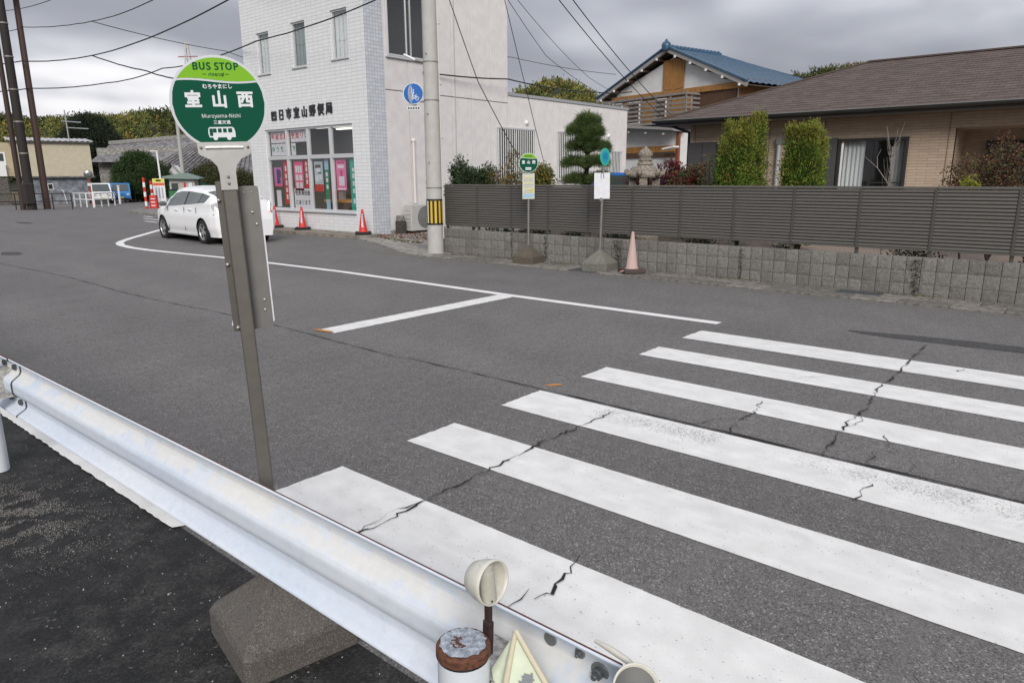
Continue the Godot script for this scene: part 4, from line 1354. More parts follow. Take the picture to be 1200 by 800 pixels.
# ------------------------------------------------------------------ small round bus stop signs and cones
func build_street_furniture() -> void:
	var t := thing("stop_sign", "small green bus stop sign with yellow notice on brown concrete foot", "bus stop sign", Vector3(-8.80, 0.02, -10.93), 0.66, "")
	var mb := Mb.new()
	frustum(mb, 0.235, 0.02, 0.15, 0.36, 0.02)
	part(mb.done(), "concrete_base", MT.weather_base, t, Transform3D(Basis(Vector3.UP, -0.58), Vector3.ZERO))
	mb = Mb.new()
	mb.tube([Vector3(0, 0.34, 0), Vector3(0.0, 1.95, 0)], [0.024], 12)
	part(mb.done(), "post", MT.steel, t)
	mb = Mb.new()
	mb.box(Vector3(0, 1.485, 0.034), Vector3(0.235, 0.48, 0.012), Basis(), 0.003)
	var nb := part(mb.done(), "notice_board", MT.notice, t)
	for k in 9:
		pbox("print", MT.print_grey if k % 3 else MT.print_yellow, nb, Vector3(0, 1.66 - k * 0.036, 0.0412), Vector3(0.19 - 0.02 * (k % 2), 0.010, 0.0008))
	pbox("print", MT.print_sky, nb, Vector3(0, 1.31, 0.0412), Vector3(0.21, 0.07, 0.0008))
	pbox("print", MT.print_yellow, nb, Vector3(0.06, 1.40, 0.0412), Vector3(0.06, 0.06, 0.0008))
	sign_disc(t, Vector3(0, 1.925, 0.032), 0.185, false)

	t = thing("stop_sign", "bus stop sign with round turquoise head and blank white sheet clipped on", "bus stop sign", Vector3(-7.08, 0.02, -10.86), 0.56)
	mb = Mb.new()
	frustum(mb, 0.25, 0.025, 0.15, 0.37, 0.02)
	part(mb.done(), "concrete_base", MT.pale_base, t, Transform3D(Basis(Vector3.UP, -0.46), Vector3.ZERO))
	mb = Mb.new()
	mb.tube([Vector3(0, 0.35, 0), Vector3(0.03, 2.0, 0)], [0.024], 12)
	part(mb.done(), "post", MT.steel, t)
	mb = Mb.new()
	mb.box(Vector3(0.01, 1.505, 0.034), Vector3(0.275, 0.45, 0.008), Basis(Vector3(0, 0, 1), 0.015))
	var sh := part(mb.done(), "white_sheet", MT.paper, t)
	mb = Mb.new()
	mb.tube([Vector3(-0.01, 1.63, 0.042), Vector3(-0.01, 1.70, 0.042), Vector3(0.0, 1.728, 0.042), Vector3(0.025, 1.728, 0.042), Vector3(0.035, 1.70, 0.042), Vector3(0.035, 1.63, 0.042)], [0.005], 6)
	part(mb.done(), "cord_loop", MT.dark_steel, sh)
	mb = Mb.new()
	mb.lathe([Vector2(0, 0.01), Vector2(0.03, 0.01), Vector2(0.03, 0.0)], 12, Transform3D(Basis(Vector3.RIGHT, PI / 2), Vector3(0.0, 1.27, 0.04)))
	part(mb.done(), "clip", MT.steel, sh)
	mb = Mb.new()
	mb.lathe([Vector2(0, 0.0), Vector2(0.150, 0.0), Vector2(0.150, -0.008), Vector2(0, -0.008)], 48, Transform3D(Basis(Vector3.RIGHT, PI / 2), Vector3(0.0, 0.0, 0.03)))
	var head := part(mb.done(), "disc", MT.sign_teal, t, Transform3D(Basis(Vector3.UP, 1.0), Vector3(0.03, 2.0, 0)))
	mb = Mb.new()
	mb.lathe([Vector2(0, 0.001), Vector2(0.105, 0.001), Vector2(0.105, 0.0)], 40, Transform3D(Basis(Vector3.RIGHT, PI / 2), Vector3(0.0, 0.0, 0.0305)))
	part(mb.done(), "blue_field", MT.sign_cyan, head)
	mb = Mb.new()      # bus front pictogram
	mb.strokes([[16, 14, 84, 14, 90, 70, 10, 70, 16, 14], [20, 40, 80, 40], [24, 72, 24, 86], [76, 72, 76, 86], [2, 30, 10, 40], [98, 30, 90, 40], [26, 56, 36, 56], [64, 56, 74, 56]], Vector3(-0.07, 0.075, 0.0325), Vector3.RIGHT, Vector3.UP, 0.14, 0.011)
	part(mb.done(), "bus_symbol", mat("symbol_blue", L(0.01, 0.12, 0.24), 0.5), head)

	# cones
	var cone := func(called: String, label: String, at: Vector3, body: Material, base: Material, notice: bool, group: String) -> Node3D:
		var c := thing(called, label, "traffic cone", at, 0.9, group)
		var m := Mb.new()
		m.box(Vector3(0, 0.04, 0), Vector3(0.46, 0.08, 0.46), Basis(), 0.016)
		part(m.done(), "rubber_base", base, c)
		m = Mb.new()
		m.lathe([Vector2(0.0, 0.72), Vector2(0.024, 0.718), Vector2(0.030, 0.70), Vector2(0.122, 0.10), Vector2(0.135, 0.085), Vector2(0.165, 0.075), Vector2(0.168, 0.058)], 28, Transform3D(), true)
		part(m.done(), "cone_body", body, c)
		if notice:
			m = Mb.new()
			m.sg(1)
			for k in 6:
				var a0 := 1.35 + 0.62 * k / 6.0
				var a1 := 1.35 + 0.62 * (k + 1) / 6.0
				var rr := func(y: float) -> float: return 0.030 + (0.70 - y) / 0.60 * 0.092 + 0.002
				var p := func(a: float, y: float) -> Vector3: return Vector3(cos(a) * rr.call(y), y, sin(a) * rr.call(y))
				m.quad(p.call(a1, 0.22), p.call(a0, 0.22), p.call(a0, 0.58), p.call(a1, 0.58))
			var s := part(m.done(), "sticker", MT.paper, c)
			m = Mb.new()
			for k in 5:
				var y := 0.53 - 0.065 * k
				var q := Vector3(0.0, y, 0.030 + (0.70 - y) / 0.60 * 0.092 + 0.006)
				m.box(q, Vector3(0.03, 0.034, 0.001), Basis(Vector3.RIGHT, -0.15))
			part(m.done(), "sticker_print", mat("sticker_ink", L(0.03, 0.03, 0.20), 0.8), s, Transform3D(Basis(Vector3.UP, 0.1), Vector3.ZERO))
		return c
	cone.call("traffic_cone", "red traffic cone on black base near the white car's rear", Vector3(-21.30, 0.08, -13.08), MT.cone_red, MT.rubber, true, "red cones along the office front")
	cone.call("traffic_cone", "red traffic cone on black base under the notice window of the office", Vector3(-19.75, 0.08, -13.08), MT.cone_red, MT.rubber, true, "red cones along the office front")
	cone.call("traffic_cone", "red traffic cone on black base at the tiled corner of the office", Vector3(-16.60, 0.08, -13.0), MT.cone_red, MT.rubber, true, "red cones along the office front")
	var pc: Node3D = cone.call("traffic_cone", "faded pink traffic cone standing against the block wall", Vector3(-6.42, 0.03, -10.88), MT.cone_pink, mat("old_base", L(0.07, 0.05, 0.045), 0.9), false, "")
	pc.scale = Vector3(0.84, 1.0, 0.84)
	mb = Mb.new()
	mb.tube([Vector3(-0.16, 0.07, 0.16), Vector3(-0.30, 0.03, 0.10)], [0.014], 8)
	mb.tube([Vector3(0.16, 0.07, 0.10), Vector3(0.26, 0.03, -0.02)], [0.014], 8)
	part(mb.done(), "chain_hook", mat("old_hook", L(0.40, 0.22, 0.18), 0.9), pc)

	# utility pole
	t = thing("utility_pole", "round concrete utility pole with a yellow and black striped band", "utility pole", Vector3(-11.56, 0.0, -11.05))
	mb = Mb.new()
	mb.lathe([Vector2(0.118, 9.6), Vector2(0.182, 0.0)], 32)
	part(mb.done(), "shaft", MT.pole_concrete, t)
	var rad := func(y: float) -> float: return 0.182 - 0.064 * y / 9.6
	mb = Mb.new()
	mb.lathe([Vector2(rad.call(1.22) + 0.004, 1.22), Vector2(rad.call(0.66) + 0.004, 0.66)], 40)
	var band := part(mb.done(), "warning_band", mat("band_black", L(0.012, 0.012, 0.012), 0.6), t)
	for k in 12:
		mb = Mb.new()
		mb.sg(1)
		for j in 3:
			var a0 := TAU * k / 12 + 0.26 * j / 3.0
			var a1 := TAU * k / 12 + 0.26 * (j + 1) / 3.0
			var p := func(a: float, y: float) -> Vector3: return Vector3(cos(a) * (rad.call(y) + 0.0065), y, sin(a) * (rad.call(y) + 0.0065))
			mb.quad(p.call(a1, 0.70), p.call(a0, 0.70), p.call(a0, 1.18), p.call(a1, 1.18))
		part(mb.done(), "band_stripe", MT.yellow_band if k in [1, 2, 11, 0] else mat("band_pale", L(0.62, 0.60, 0.40), 0.6), band)
	for y in [1.5, 2.0, 2.5, 3.0, 3.6, 4.2, 4.8, 5.4, 6.0]:
		mb = Mb.new()
		var sgn := 1.0 if int(y * 2) % 2 else -1.0
		var dir := Vector3(0.764, 0, -0.646) if sgn > 0 else Vector3(0.3, 0, 0.9)
		mb.tube([dir * rad.call(y) * 0.9, dir * (rad.call(y) + 0.07)], [0.009], 6)
		part(mb.done(), "step_bolt", MT.steel, t, Transform3D(Basis(), Vector3(0, y, 0)))
	for y in [1.46, 3.28, 4.05]:
		mb = Mb.new()
		mb.lathe([Vector2(rad.call(y) + 0.003, y + 0.012), Vector2(rad.call(y) + 0.006, y + 0.01), Vector2(rad.call(y) + 0.006, y - 0.01), Vector2(rad.call(y) + 0.003, y - 0.012)], 28)
		part(mb.done(), "steel_strap", MT.steel, t)
	for q in [[2.62, 0.34, 0.05, "print_yellow"], [2.24, 0.34, 0.06, "paper"], [1.30, 0.42, 0.10, "print_yellow"], [1.52, 0.10, 0.05, "print_black"]]:
		mb = Mb.new()
		mb.sg(1)
		for j in 4:
			var w: float = q[2] / 0.17
			var a0: float = 2.15 - w / 2 + w * j / 4.0
			var a1: float = 2.15 - w / 2 + w * (j + 1) / 4.0
			var p := func(a: float, y: float) -> Vector3: return Vector3(cos(a) * (rad.call(y) + 0.004), y, sin(a) * (rad.call(y) + 0.004))
			mb.quad(p.call(a1, q[0]), p.call(a0, q[0]), p.call(a0, q[0] + q[1]), p.call(a1, q[0] + q[1]))
		part(mb.done(), "number_plate", mat("plate_pale", L(0.66, 0.64, 0.42), 0.7) if q[3] == "print_yellow" else MT[q[3]], t)
	mb = Mb.new()
	mb.tube([Vector3(0.14, 0.35, -0.12), Vector3(0.135, 5.0, -0.11), Vector3(0.12, 8.0, -0.10)], [0.013], 6)
	part(mb.done(), "cable_conduit", mat("conduit", L(0.62, 0.60, 0.52), 0.6), t)
	mb = Mb.new()
	mb.bar(Vector3(-0.9, 8.9, 0.6), Vector3(0.9, 8.9, -0.6), 0.08, 0.08)
	part(mb.done(), "crossarm", MT.steel, t)
	# lamp on a short arm
	t = thing("street_lamp", "small grey street lamp on arm fixed to the concrete pole", "street lamp", Vector3(-11.56, 4.05, -11.05))
	mb = Mb.new()
	mb.tube([Vector3(-0.12, 0, 0.05), Vector3(-0.30, 0.05, 0.12), Vector3(-0.36, 0.07, 0.15)], [0.016], 8)
	part(mb.done(), "arm", MT.steel, t)
	mb = Mb.new()
	mb.box(Vector3(-0.44, 0.12, 0.18), Vector3(0.30, 0.05, 0.10), Basis(Vector3.UP, 0.38) * Basis(Vector3(0, 0, 1), -0.45), 0.02)
	part(mb.done(), "lamp_head", MT.white_metal, t)
	# round blue footpath sign
	t = thing("footpath_sign", "round blue pedestrian and bicycle sign on the concrete pole", "road sign", Vector3(-12.05, 3.45, -10.98), 0.62)
	mb = Mb.new()
	mb.lathe([Vector2(0, 0.004), Vector2(0.225, 0.004), Vector2(0.225, -0.004), Vector2(0, -0.004)], 48, Transform3D(Basis(Vector3.RIGHT, PI / 2), Vector3.ZERO))
	var d := part(mb.done(), "disc", MT.sign_blue, t)
	mb = Mb.new()
	mb.lathe([Vector2(0.225, 0.0055), Vector2(0.210, 0.0055)], 48, Transform3D(Basis(Vector3.RIGHT, PI / 2), Vector3.ZERO))
	part(mb.done(), "white_border", MT.sign_white, d)
	mb = Mb.new()      # walking adult with child above a bicycle
	mb.strokes([[36, 10, 40, 10], [34, 18, 42, 18, 42, 36, 34, 36, 34, 18], [36, 36, 32, 56], [41, 36, 46, 54], [28, 30, 33, 22], [50, 28, 54, 28], [50, 34, 54, 46], [52, 44, 48, 56]], Vector3(-0.19, 0.19, 0.006), Vector3.RIGHT, Vector3.UP, 0.38, 0.015)
	part(mb.done(), "pedestrian_symbol", MT.sign_white, d)
	mb = Mb.new()
	var ring := func(cx: float, cy: float, r0: float) -> Array:
		var a := []
		for k in 13:
			a.append(cx + cos(TAU * k / 12) * r0)
			a.append(cy + sin(TAU * k / 12) * r0)
		return a
	mb.strokes([ring.call(40, 76, 10), ring.call(74, 76, 10), [40, 76, 50, 62, 68, 62, 58, 76, 40, 76], [68, 62, 74, 76], [46, 60, 54, 60], [66, 56, 74, 58], [58, 76, 50, 62]], Vector3(-0.20, 0.19, 0.006), Vector3.RIGHT, Vector3.UP, 0.38, 0.011)
	part(mb.done(), "bicycle_symbol", MT.sign_white, d)
	mb = Mb.new()
	mb.lathe([Vector2(0, 0.004), Vector2(0.225, 0.004), Vector2(0.225, -0.004), Vector2(0, -0.004)], 40, Transform3D(Basis(Vector3.UP, -1.9) * Basis(Vector3.RIGHT, PI / 2), Vector3(-0.01, -0.02, -0.075)))
	part(mb.done(), "rear_disc", MT.sign_rim, t)
	mb = Mb.new()
	mb.box(Vector3(0.0, -0.30, 0), Vector3(0.30, 0.075, 0.006), Basis(), 0.001)
	var pl := part(mb.done(), "name_plate", MT.sign_white, t)
	for k in 5:
		pbox("print", MT.print_black, pl, Vector3(-0.11 + 0.055 * k, -0.30, 0.004), Vector3(0.035, 0.04, 0.001))
	mb = Mb.new()
	mb.tube([Vector3(0.0, -0.16, -0.03), Vector3(0.42, -0.17, -0.02), Vector3(0.50, -0.17, -0.05)], [0.018], 8)
	part(mb.done(), "bracket", MT.steel, t)

	# air conditioner outdoor unit
	t = thing("air_conditioner", "white outdoor air conditioner unit standing by the office side wall", "air conditioner", Vector3(-16.32, 0.03, -14.98))
	mb = Mb.new()
	mb.box(Vector3(0, 0.46, 0), Vector3(0.34, 0.78, 1.02), Basis(), 0.015)
	part(mb.done(), "casing", mat("ac_white", L(0.58, 0.57, 0.54), 0.5, 0.0, "grain", 1.0), t)
	for s in [-0.4, 0.4]:
		pbox("foot", MT.dark_steel, t, Vector3(0, 0.035, s), Vector3(0.38, 0.07, 0.06))
	mb = Mb.new()
	mb.lathe([Vector2(0, 0.0), Vector2(0.32, 0.0), Vector2(0.335, 0.004), Vector2(0.335, -0.006)], 40, Transform3D(Basis(Vector3(0, 0, 1), -PI / 2), Vector3(0.172, 0.47, -0.08)))
	var fan := part(mb.done(), "fan_opening", mat("ac_dark", L(0.10, 0.10, 0.10), 0.7), t)
	for k in 9:
		mb = Mb.new()
		var rr := 0.035 + 0.035 * k
		mb.lathe([Vector2(rr, 0.004), Vector2(rr + 0.006, 0.009), Vector2(rr + 0.012, 0.004)], 32, Transform3D(Basis(Vector3(0, 0, 1), -PI / 2), Vector3(0.172, 0.47, -0.08)), true)
		part(mb.done(), "grille_ring", mat("ac_grille", L(0.34, 0.33, 0.31), 0.5), fan)
	for k in 5:
		mb = Mb.new()
		mb.box(Vector3(0.0, 0.2 + 0.12 * k, 0.5145), Vector3(0.26, 0.012, 0.008))
		part(mb.done(), "vent_bar", MT.ac_grille, t)
	t = thing("block_stand", "dark concrete block stack beside the air conditioner", "concrete block", Vector3(-16.42, 0.03, -14.28))
	pbox("lower_block", mat("dark_block", L(0.09, 0.085, 0.075), 0.95, 0.0, "concrete", 0.5), t, Vector3(0, 0.19, 0), Vector3(0.28, 0.37, 0.20), 0.01)
	pbox("upper_block", MT.kerb_concrete, t, Vector3(-0.02, 0.46, 0), Vector3(0.22, 0.16, 0.16), 0.01)

# ------------------------------------------------------------------ walls with openings
# a wall sheet from o along ux (width) and uy (height); holes are [x0, y0, x1, y1]; reveals go back by depth
func holed(mb: Mb, o: Vector3, ux: Vector3, uy: Vector3, W: float, H: float, holes: Array, depth: float) -> void:
	var xs := [0.0, W]
	var ys := [0.0, H]
	for h in holes:
		xs.append_array([h[0], h[2]])
		ys.append_array([h[1], h[3]])
	xs.sort()
	ys.sort()
	var P := func(x: float, y: float) -> Vector3: return o + ux * x + uy * y
	var n := ux.cross(uy).normalized()
	for i in xs.size() - 1:
		for j in ys.size() - 1:
			if xs[i + 1] - xs[i] < 0.0001 or ys[j + 1] - ys[j] < 0.0001:
				continue
			var cx: float = (xs[i] + xs[i + 1]) / 2
			var cy: float = (ys[j] + ys[j + 1]) / 2
			var open := false
			for h in holes:
				open = open or (cx > h[0] and cx < h[2] and cy > h[1] and cy < h[3])
			if not open:
				mb.quad(P.call(xs[i], ys[j]), P.call(xs[i + 1], ys[j]), P.call(xs[i + 1], ys[j + 1]), P.call(xs[i], ys[j + 1]))
	for h in holes:
		var b := -n * depth
		var p := [P.call(h[0], h[1]), P.call(h[2], h[1]), P.call(h[2], h[3]), P.call(h[0], h[3])]
		for k in 4:
			var q: Vector3 = p[k]
			var s: Vector3 = p[(k + 1) % 4]
			mb.quad(q, s, s + b, q + b)

# aluminium frame round an opening and a pane; returns the frame. n points outwards
func window(parent: Node3D, o: Vector3, ux: Vector3, uy: Vector3, W: float, H: float, fr: Material, gl: Material, w := 0.05, sashes := 1, depth := 0.06) -> MeshInstance3D:
	var n := ux.cross(uy).normalized()
	var b := Basis(ux, uy, n)
	var mb := Mb.new()
	for q in [[W / 2, w / 2, W, w], [W / 2, H - w / 2, W, w], [w / 2, H / 2, w, H - 2 * w], [W - w / 2, H / 2, w, H - 2 * w]]:
		mb.box(o + ux * q[0] + uy * q[1], Vector3(q[2], q[3], depth), b, 0.004)
	for k in range(1, sashes):
		mb.box(o + ux * (W * k / sashes) + uy * (H / 2), Vector3(w * 0.9, H - 2 * w, depth * 0.8), b, 0.004)
	var f := part(mb.done(), "window", fr, parent)
	for k in sashes:
		mb = Mb.new()
		mb.box(o + ux * (W * (k + 0.5) / sashes) + uy * (H / 2) - n * 0.008 * (k % 2), Vector3(W / sashes - w, H - 1.6 * w, 0.006), b)
		part(mb.done(), "pane", gl, f)
	return f

func curtain_mesh(o: Vector3, ux: Vector3, uy: Vector3, W: float, H: float, folds: int, amp: float) -> ArrayMesh:
	var mb := Mb.new()
	mb.sg(1)
	var n := ux.cross(uy).normalized()
	var N := folds * 6
	for i in N:
		var a := float(i) / N
		var b := float(i + 1) / N
		var f := func(t: float) -> Vector3: return n * amp * (sin(t * folds * TAU) + 0.4 * sin(t * folds * 2.7 * TAU))
		mb.quad(o + ux * W * a + f.call(a), o + ux * W * b + f.call(b), o + ux * W * b + uy * H + f.call(b), o + ux * W * a + uy * H + f.call(a))
	return mb.done()

# ------------------------------------------------------------------ post office
func build_office() -> void:
	var t := thing("post_office", "white tiled two storey post office with a single storey panel wing", "building", Vector3(-16.6, 0, -13.39))
	# local: x runs left (negative) along the street front, z runs back (negative) along the side
	var X := Vector3.RIGHT
	var Y := Vector3.UP
	var Wf := 6.35
	var o := Vector3(-Wf, 0, 0)
	var hol := []
	for wx in [[-5.42, -0.76, 0.66, 3.22], [-5.48, -4.76, 4.95, 6.2], [-3.52, -2.78, 4.98, 6.27], [-1.52, -0.74, 5.02, 6.34]]:
		hol.append([wx[0] + Wf, wx[2], wx[1] + Wf, wx[3]])
	var mb := Mb.new()
	holed(mb, o, X, Y, Wf, 8.3, hol, 0.16)
	part(mb.done(), "tiled_front", MT.wall_tile, t)
	# tiled return at the corner
	mb = Mb.new()
	mb.quad(Vector3(0, 0, 0), Vector3(0, 0, -0.66), Vector3(0, 8.3, -0.66), Vector3(0, 8.3, 0))
	mb.quad(Vector3(0, 0, -0.66), Vector3(-0.03, 0, -0.66), Vector3(-0.03, 8.3, -0.66), Vector3(0, 8.3, -0.66))
	part(mb.done(), "tiled_corner", MT.corner_tile, t)
	# left flank, back, roof slab
	mb = Mb.new()
	mb.quad(Vector3(-Wf, 0, -13.9), Vector3(-Wf, 0, 0), Vector3(-Wf, 8.3, 0), Vector3(-Wf, 8.3, -6.1))
	mb.quad(Vector3(-0.04, 0, -6.11), Vector3(-Wf, 0, -6.11), Vector3(-Wf, 8.3, -6.11), Vector3(-0.04, 8.3, -6.11))
	mb.span(Vector3(-Wf, 8.3, -6.1), Vector3(0.0, 8.42, 0.0))
	mb.quad(Vector3(0, 0, -13.95), Vector3(-Wf, 0, -13.95), Vector3(-Wf, 4.4, -13.95), Vector3(0, 4.4, -13.95))
	part(mb.done(), "rear_wall", MT.wall_panel, t)
	mb = Mb.new()
	mb.span(Vector3(-Wf, 4.40, -14.0), Vector3(0.03, 4.50, -6.13))
	part(mb.done(), "wing_roof", mat("roof_cap", L(0.36, 0.37, 0.39), 0.5, 0.2), t)
	mb = Mb.new()
	mb.quad(Vector3(-0.045, 0, -0.66), Vector3(-0.045, 0, -13.95), Vector3(-0.045, 4.4, -13.95), Vector3(-0.045, 4.4, -0.66))
	mb.quad(Vector3(-0.045, 4.4, -0.66), Vector3(-0.045, 4.4, -6.1), Vector3(-0.045, 8.3, -6.1), Vector3(-0.045, 8.3, -0.66))
	part(mb.done(), "panel_backing", MT.panel_joint, t)
	# wall panels on the side, each with its own edges
	var z := -0.66
	var k := 0
	while z > -6.05:
		var z1 := maxf(z - 0.906, -6.1)
		for yy in [[0.12, 4.14], [4.15, 8.3]]:
			pbox("wall_panel", MT.wall_panel, t, Vector3(-0.022, (yy[0] + yy[1]) / 2, (z + z1) / 2), Vector3(0.038, yy[1] - yy[0] - 0.016, z - z1 - 0.018), 0.004)
		z = z1
	z = -6.11
	for i in 9:
		var w := 7.83 / 9.0
		pbox("wall_panel", MT.wall_panel, t, Vector3(-0.024, 2.25, z - w / 2), Vector3(0.038, 4.28, w - 0.018), 0.004)
		z -= w
	pbox("plinth", MT.kerb_concrete, t, Vector3(-0.03, 0.06, -7.3), Vector3(0.03, 0.12, 13.2))
	# shop-style window band: two rows of four
	var fm: Material = MT.aluminium
	for i in 4:
		var x0 := -5.42 + 1.165 * i
		window(t, Vector3(x0, 0.66, -0.09), X, Y, 1.165, 1.66, fm, MT.pane, 0.06, 1, 0.09)
		window(t, Vector3(x0, 2.32, -0.09), X, Y, 1.165, 0.90, fm, MT.pane, 0.06, 1, 0.09)
	pbox("sill", fm, t, Vector3(-3.09, 0.635, 0.02), Vector3(4.72, 0.05, 0.10), 0.008)
	# room behind it
	mb = Mb.new()
	mb.quad(Vector3(-Wf + 0.2, 0.1, -3.6), Vector3(-0.2, 0.1, -3.6), Vector3(-0.2, 3.4, -3.6), Vector3(-Wf + 0.2, 3.4, -3.6))
	mb.quad(Vector3(-Wf + 0.2, 0.1, -0.17), Vector3(-Wf + 0.2, 0.1, -3.6), Vector3(-Wf + 0.2, 3.4, -3.6), Vector3(-Wf + 0.2, 3.4, -0.17))
	mb.quad(Vector3(-0.2, 0.1, -3.6), Vector3(-0.2, 0.1, -0.17), Vector3(-0.2, 3.4, -0.17), Vector3(-0.2, 3.4, -3.6))
	mb.quad(Vector3(-Wf + 0.2, 3.4, -3.6), Vector3(-0.2, 3.4, -3.6), Vector3(-0.2, 3.4, -0.17), Vector3(-Wf + 0.2, 3.4, -0.17))
	mb.quad(Vector3(-Wf + 0.2, 0.1, -0.17), Vector3(-0.2, 0.1, -0.17), Vector3(-0.2, 0.1, -3.6), Vector3(-Wf + 0.2, 0.1, -3.6))
	part(mb.done(), "room", MT.office_wall, t)
	mb = Mb.new()
	mb.span(Vector3(-5.2, 0.1, -2.6), Vector3(-0.8, 1.1, -2.2))
	part(mb.done(), "counter", MT.brown_wood, t)
	for i in 3:
		var em := mat("tube_light", L(0.8, 0.8, 0.78), 0.5)
		em.emission_enabled = true
		em.emission = Color(1.0, 0.99, 0.95)
		em.emission_energy_multiplier = 0.9
		pbox("ceiling_lamp", em, t, Vector3(-3.0, 3.36, -0.9 - 0.9 * i), Vector3(4.2, 0.05, 0.14))
		var al := AreaLight3D.new()
		al.name = "ceiling_lamp_light"
		t.add_child(al, true)
		al.area_size = Vector2(4.2, 0.14)
		al.light_energy = 0.22
		al.light_color = Color(1.0, 0.99, 0.95)
		al.shadow_enabled = true
		al.transform = Transform3D(Basis(Vector3.RIGHT, -PI / 2), Vector3(-3.0, 3.32, -0.9 - 0.9 * i))
	# upper windows with curtains
	for q in [[-5.48, 4.95, 0.72, 1.25, "curtain"], [-3.52, 4.98, 0.74, 1.29, "curtain_green"], [-1.52, 5.02, 0.78, 1.32, "curtain"]]:
		window(t, Vector3(q[0], q[1], -0.08), X, Y, q[2], q[3], fm, MT.pane, 0.045, 1, 0.08)
		part(curtain_mesh(Vector3(q[0], q[1], -0.17), X, Y, q[2], q[3], 4, 0.018), "curtain", MT[q[4]], t)
		pbox("sill", fm, t, Vector3(q[0] + q[2] / 2, q[1] - 0.02, 0.015), Vector3(q[2] + 0.06, 0.04, 0.06), 0.006)
	# big dark side window upstairs
	var side := Vector3(0, 0, -1)
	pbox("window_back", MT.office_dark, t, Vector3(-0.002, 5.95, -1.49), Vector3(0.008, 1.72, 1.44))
	var f := window(t, Vector3(0.03, 5.08, -0.76), side, Y, 1.46, 1.75, fm, MT.dark_pane, 0.05, 2, 0.07)
	pbox("stile", fm, f, Vector3(0.03, 5.95, -1.66), Vector3(0.05, 1.65, 0.035))
	pbox("sill", fm, t, Vector3(0.03, 5.05, -1.49), Vector3(0.08, 0.05, 1.56), 0.006)
	# barred windows on the wing
	for q in [[-5.45, 1.55, 2.05, 1.78], [-8.9, 1.55, 2.2, 1.78], [-11.9, 1.55, 1.55, 1.15]]:
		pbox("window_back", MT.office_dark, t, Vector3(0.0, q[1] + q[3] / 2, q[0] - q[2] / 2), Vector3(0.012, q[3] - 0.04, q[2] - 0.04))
		f = window(t, Vector3(0.03, q[1], q[0]), side, Y, q[2], q[3], fm, MT.dark_pane, 0.05, 2, 0.06)
		for b in int(q[2] / 0.115) + 1:
			mb = Mb.new()
			mb.box(Vector3(0.115, q[1] + q[3] / 2, q[0] - 0.02 - b * (q[2] - 0.04) / int(q[2] / 0.115)), Vector3(0.024, q[3] + 0.05, 0.022))
			part(mb.done(), "bar", MT.white_metal, f)
		for yy in [q[1] + 0.02, q[1] + q[3] - 0.02]:
			pbox("bar_rail", fm, f, Vector3(0.132, yy, q[0] - q[2] / 2), Vector3(0.01, 0.05, q[2] + 0.06))
	# downpipe, vents, small lamp
	mb = Mb.new()
	mb.tube([Vector3(0.06, 0.9, -1.62), Vector3(0.06, 2.75, -1.62)], [0.045], 12)
	part(mb.done(), "duct_pipe", mat("pipe_white", L(0.66, 0.62, 0.59), 0.5), t)
	mb = Mb.new()
	mb.lathe([Vector2(0, 0.08), Vector2(0.06, 0.07), Vector2(0.07, 0.0)], 14, Transform3D(Basis(), Vector3(0.06, 2.74, -1.62)), true)
	part(mb.done(), "pipe_cap", MT.pipe_white, t)
	for q in [[3.55, -7.1], [3.3, -12.5], [3.1, -12.0]]:
		mb = Mb.new()
		mb.lathe([Vector2(0, 0.09), Vector2(0.06, 0.08), Vector2(0.08, 0.03), Vector2(0.08, 0.0)], 14, Transform3D(Basis(Vector3(0, 0, 1), -PI / 2), Vector3(-0.004, q[0], q[1])), true)
		part(mb.done(), "vent_hood", MT.white_metal, t)
	mb = Mb.new()
	mb.tube([Vector3(0.02, 0.3, -3.5), Vector3(0.02, 8.2, -3.5)], [0.012], 6)
	part(mb.done(), "lightning_cable", mat("cable_grey", L(0.40, 0.39, 0.38), 0.7), t)
	# name of the office in standing black characters
	var txt := "四日市室山郵便局"
	for i in 8:
		mb = Mb.new()
		mb.strokes(G[txt[i]], Vector3(-4.92 + i * 0.425, 3.80 + 0.008 * i, 0.03), X, Y, 0.31, 0.042)
		var back := Mb.new()
		back.strokes(G[txt[i]], Vector3(-4.92 + i * 0.425, 3.80 + 0.008 * i, 0.006), X, Y, 0.31, 0.042)
		var ch := part(mb.done(), "character", mat("letter_black", L(0.02, 0.02, 0.022), 0.4), t)
		part(back.done(), "character_back", MT.letter_black, ch)

	# apron in front
	mb = Mb.new()
	mb.prism(PackedVector2Array([Vector2(-26.0, 12.35), Vector2(-19.0, 12.42), Vector2(-16.2, 12.55), Vector2(-15.95, 12.75), Vector2(-16.3, 13.45), Vector2(-26.0, 13.45)]), 0.08, Transform3D(Basis(Vector3.RIGHT, -PI / 2), Vector3.ZERO))
	structure(mb.done(), "office_apron", mat("apron", L(0.33, 0.29, 0.24), 0.95, 0.0, "concrete", 1.8))

	# posters and banners inside the glass
	var zf := -0.155
	var base := Vector3(-16.6, 0, -13.39)
	var poster := func(called: String, label: String, cat: String, x: float, y: float, w: float, h: float, m: Material) -> Node3D:
		var p := thing(called, label, cat, base + Vector3(x, y, zf), 0.0, "")
		pbox("sheet", m, p, Vector3(w / 2, h / 2, 0), Vector3(w, h, 0.006))
		return p
	var ink := func(p: Node3D, m: Material, rects: Array) -> void:
		for q in rects:
			pbox("print", m, p, Vector3(q[0] + q[2] / 2, q[1] + q[3] / 2, 0.0038 + 0.0004 * rects.find(q) / rects.size()), Vector3(q[2], q[3], 0.0012))
	var p: Node3D = poster.call("poster", "dark purple poster with a figure in the leftmost office window", "poster", -5.28, 1.40, 0.44, 0.62, MT.print_mauve)
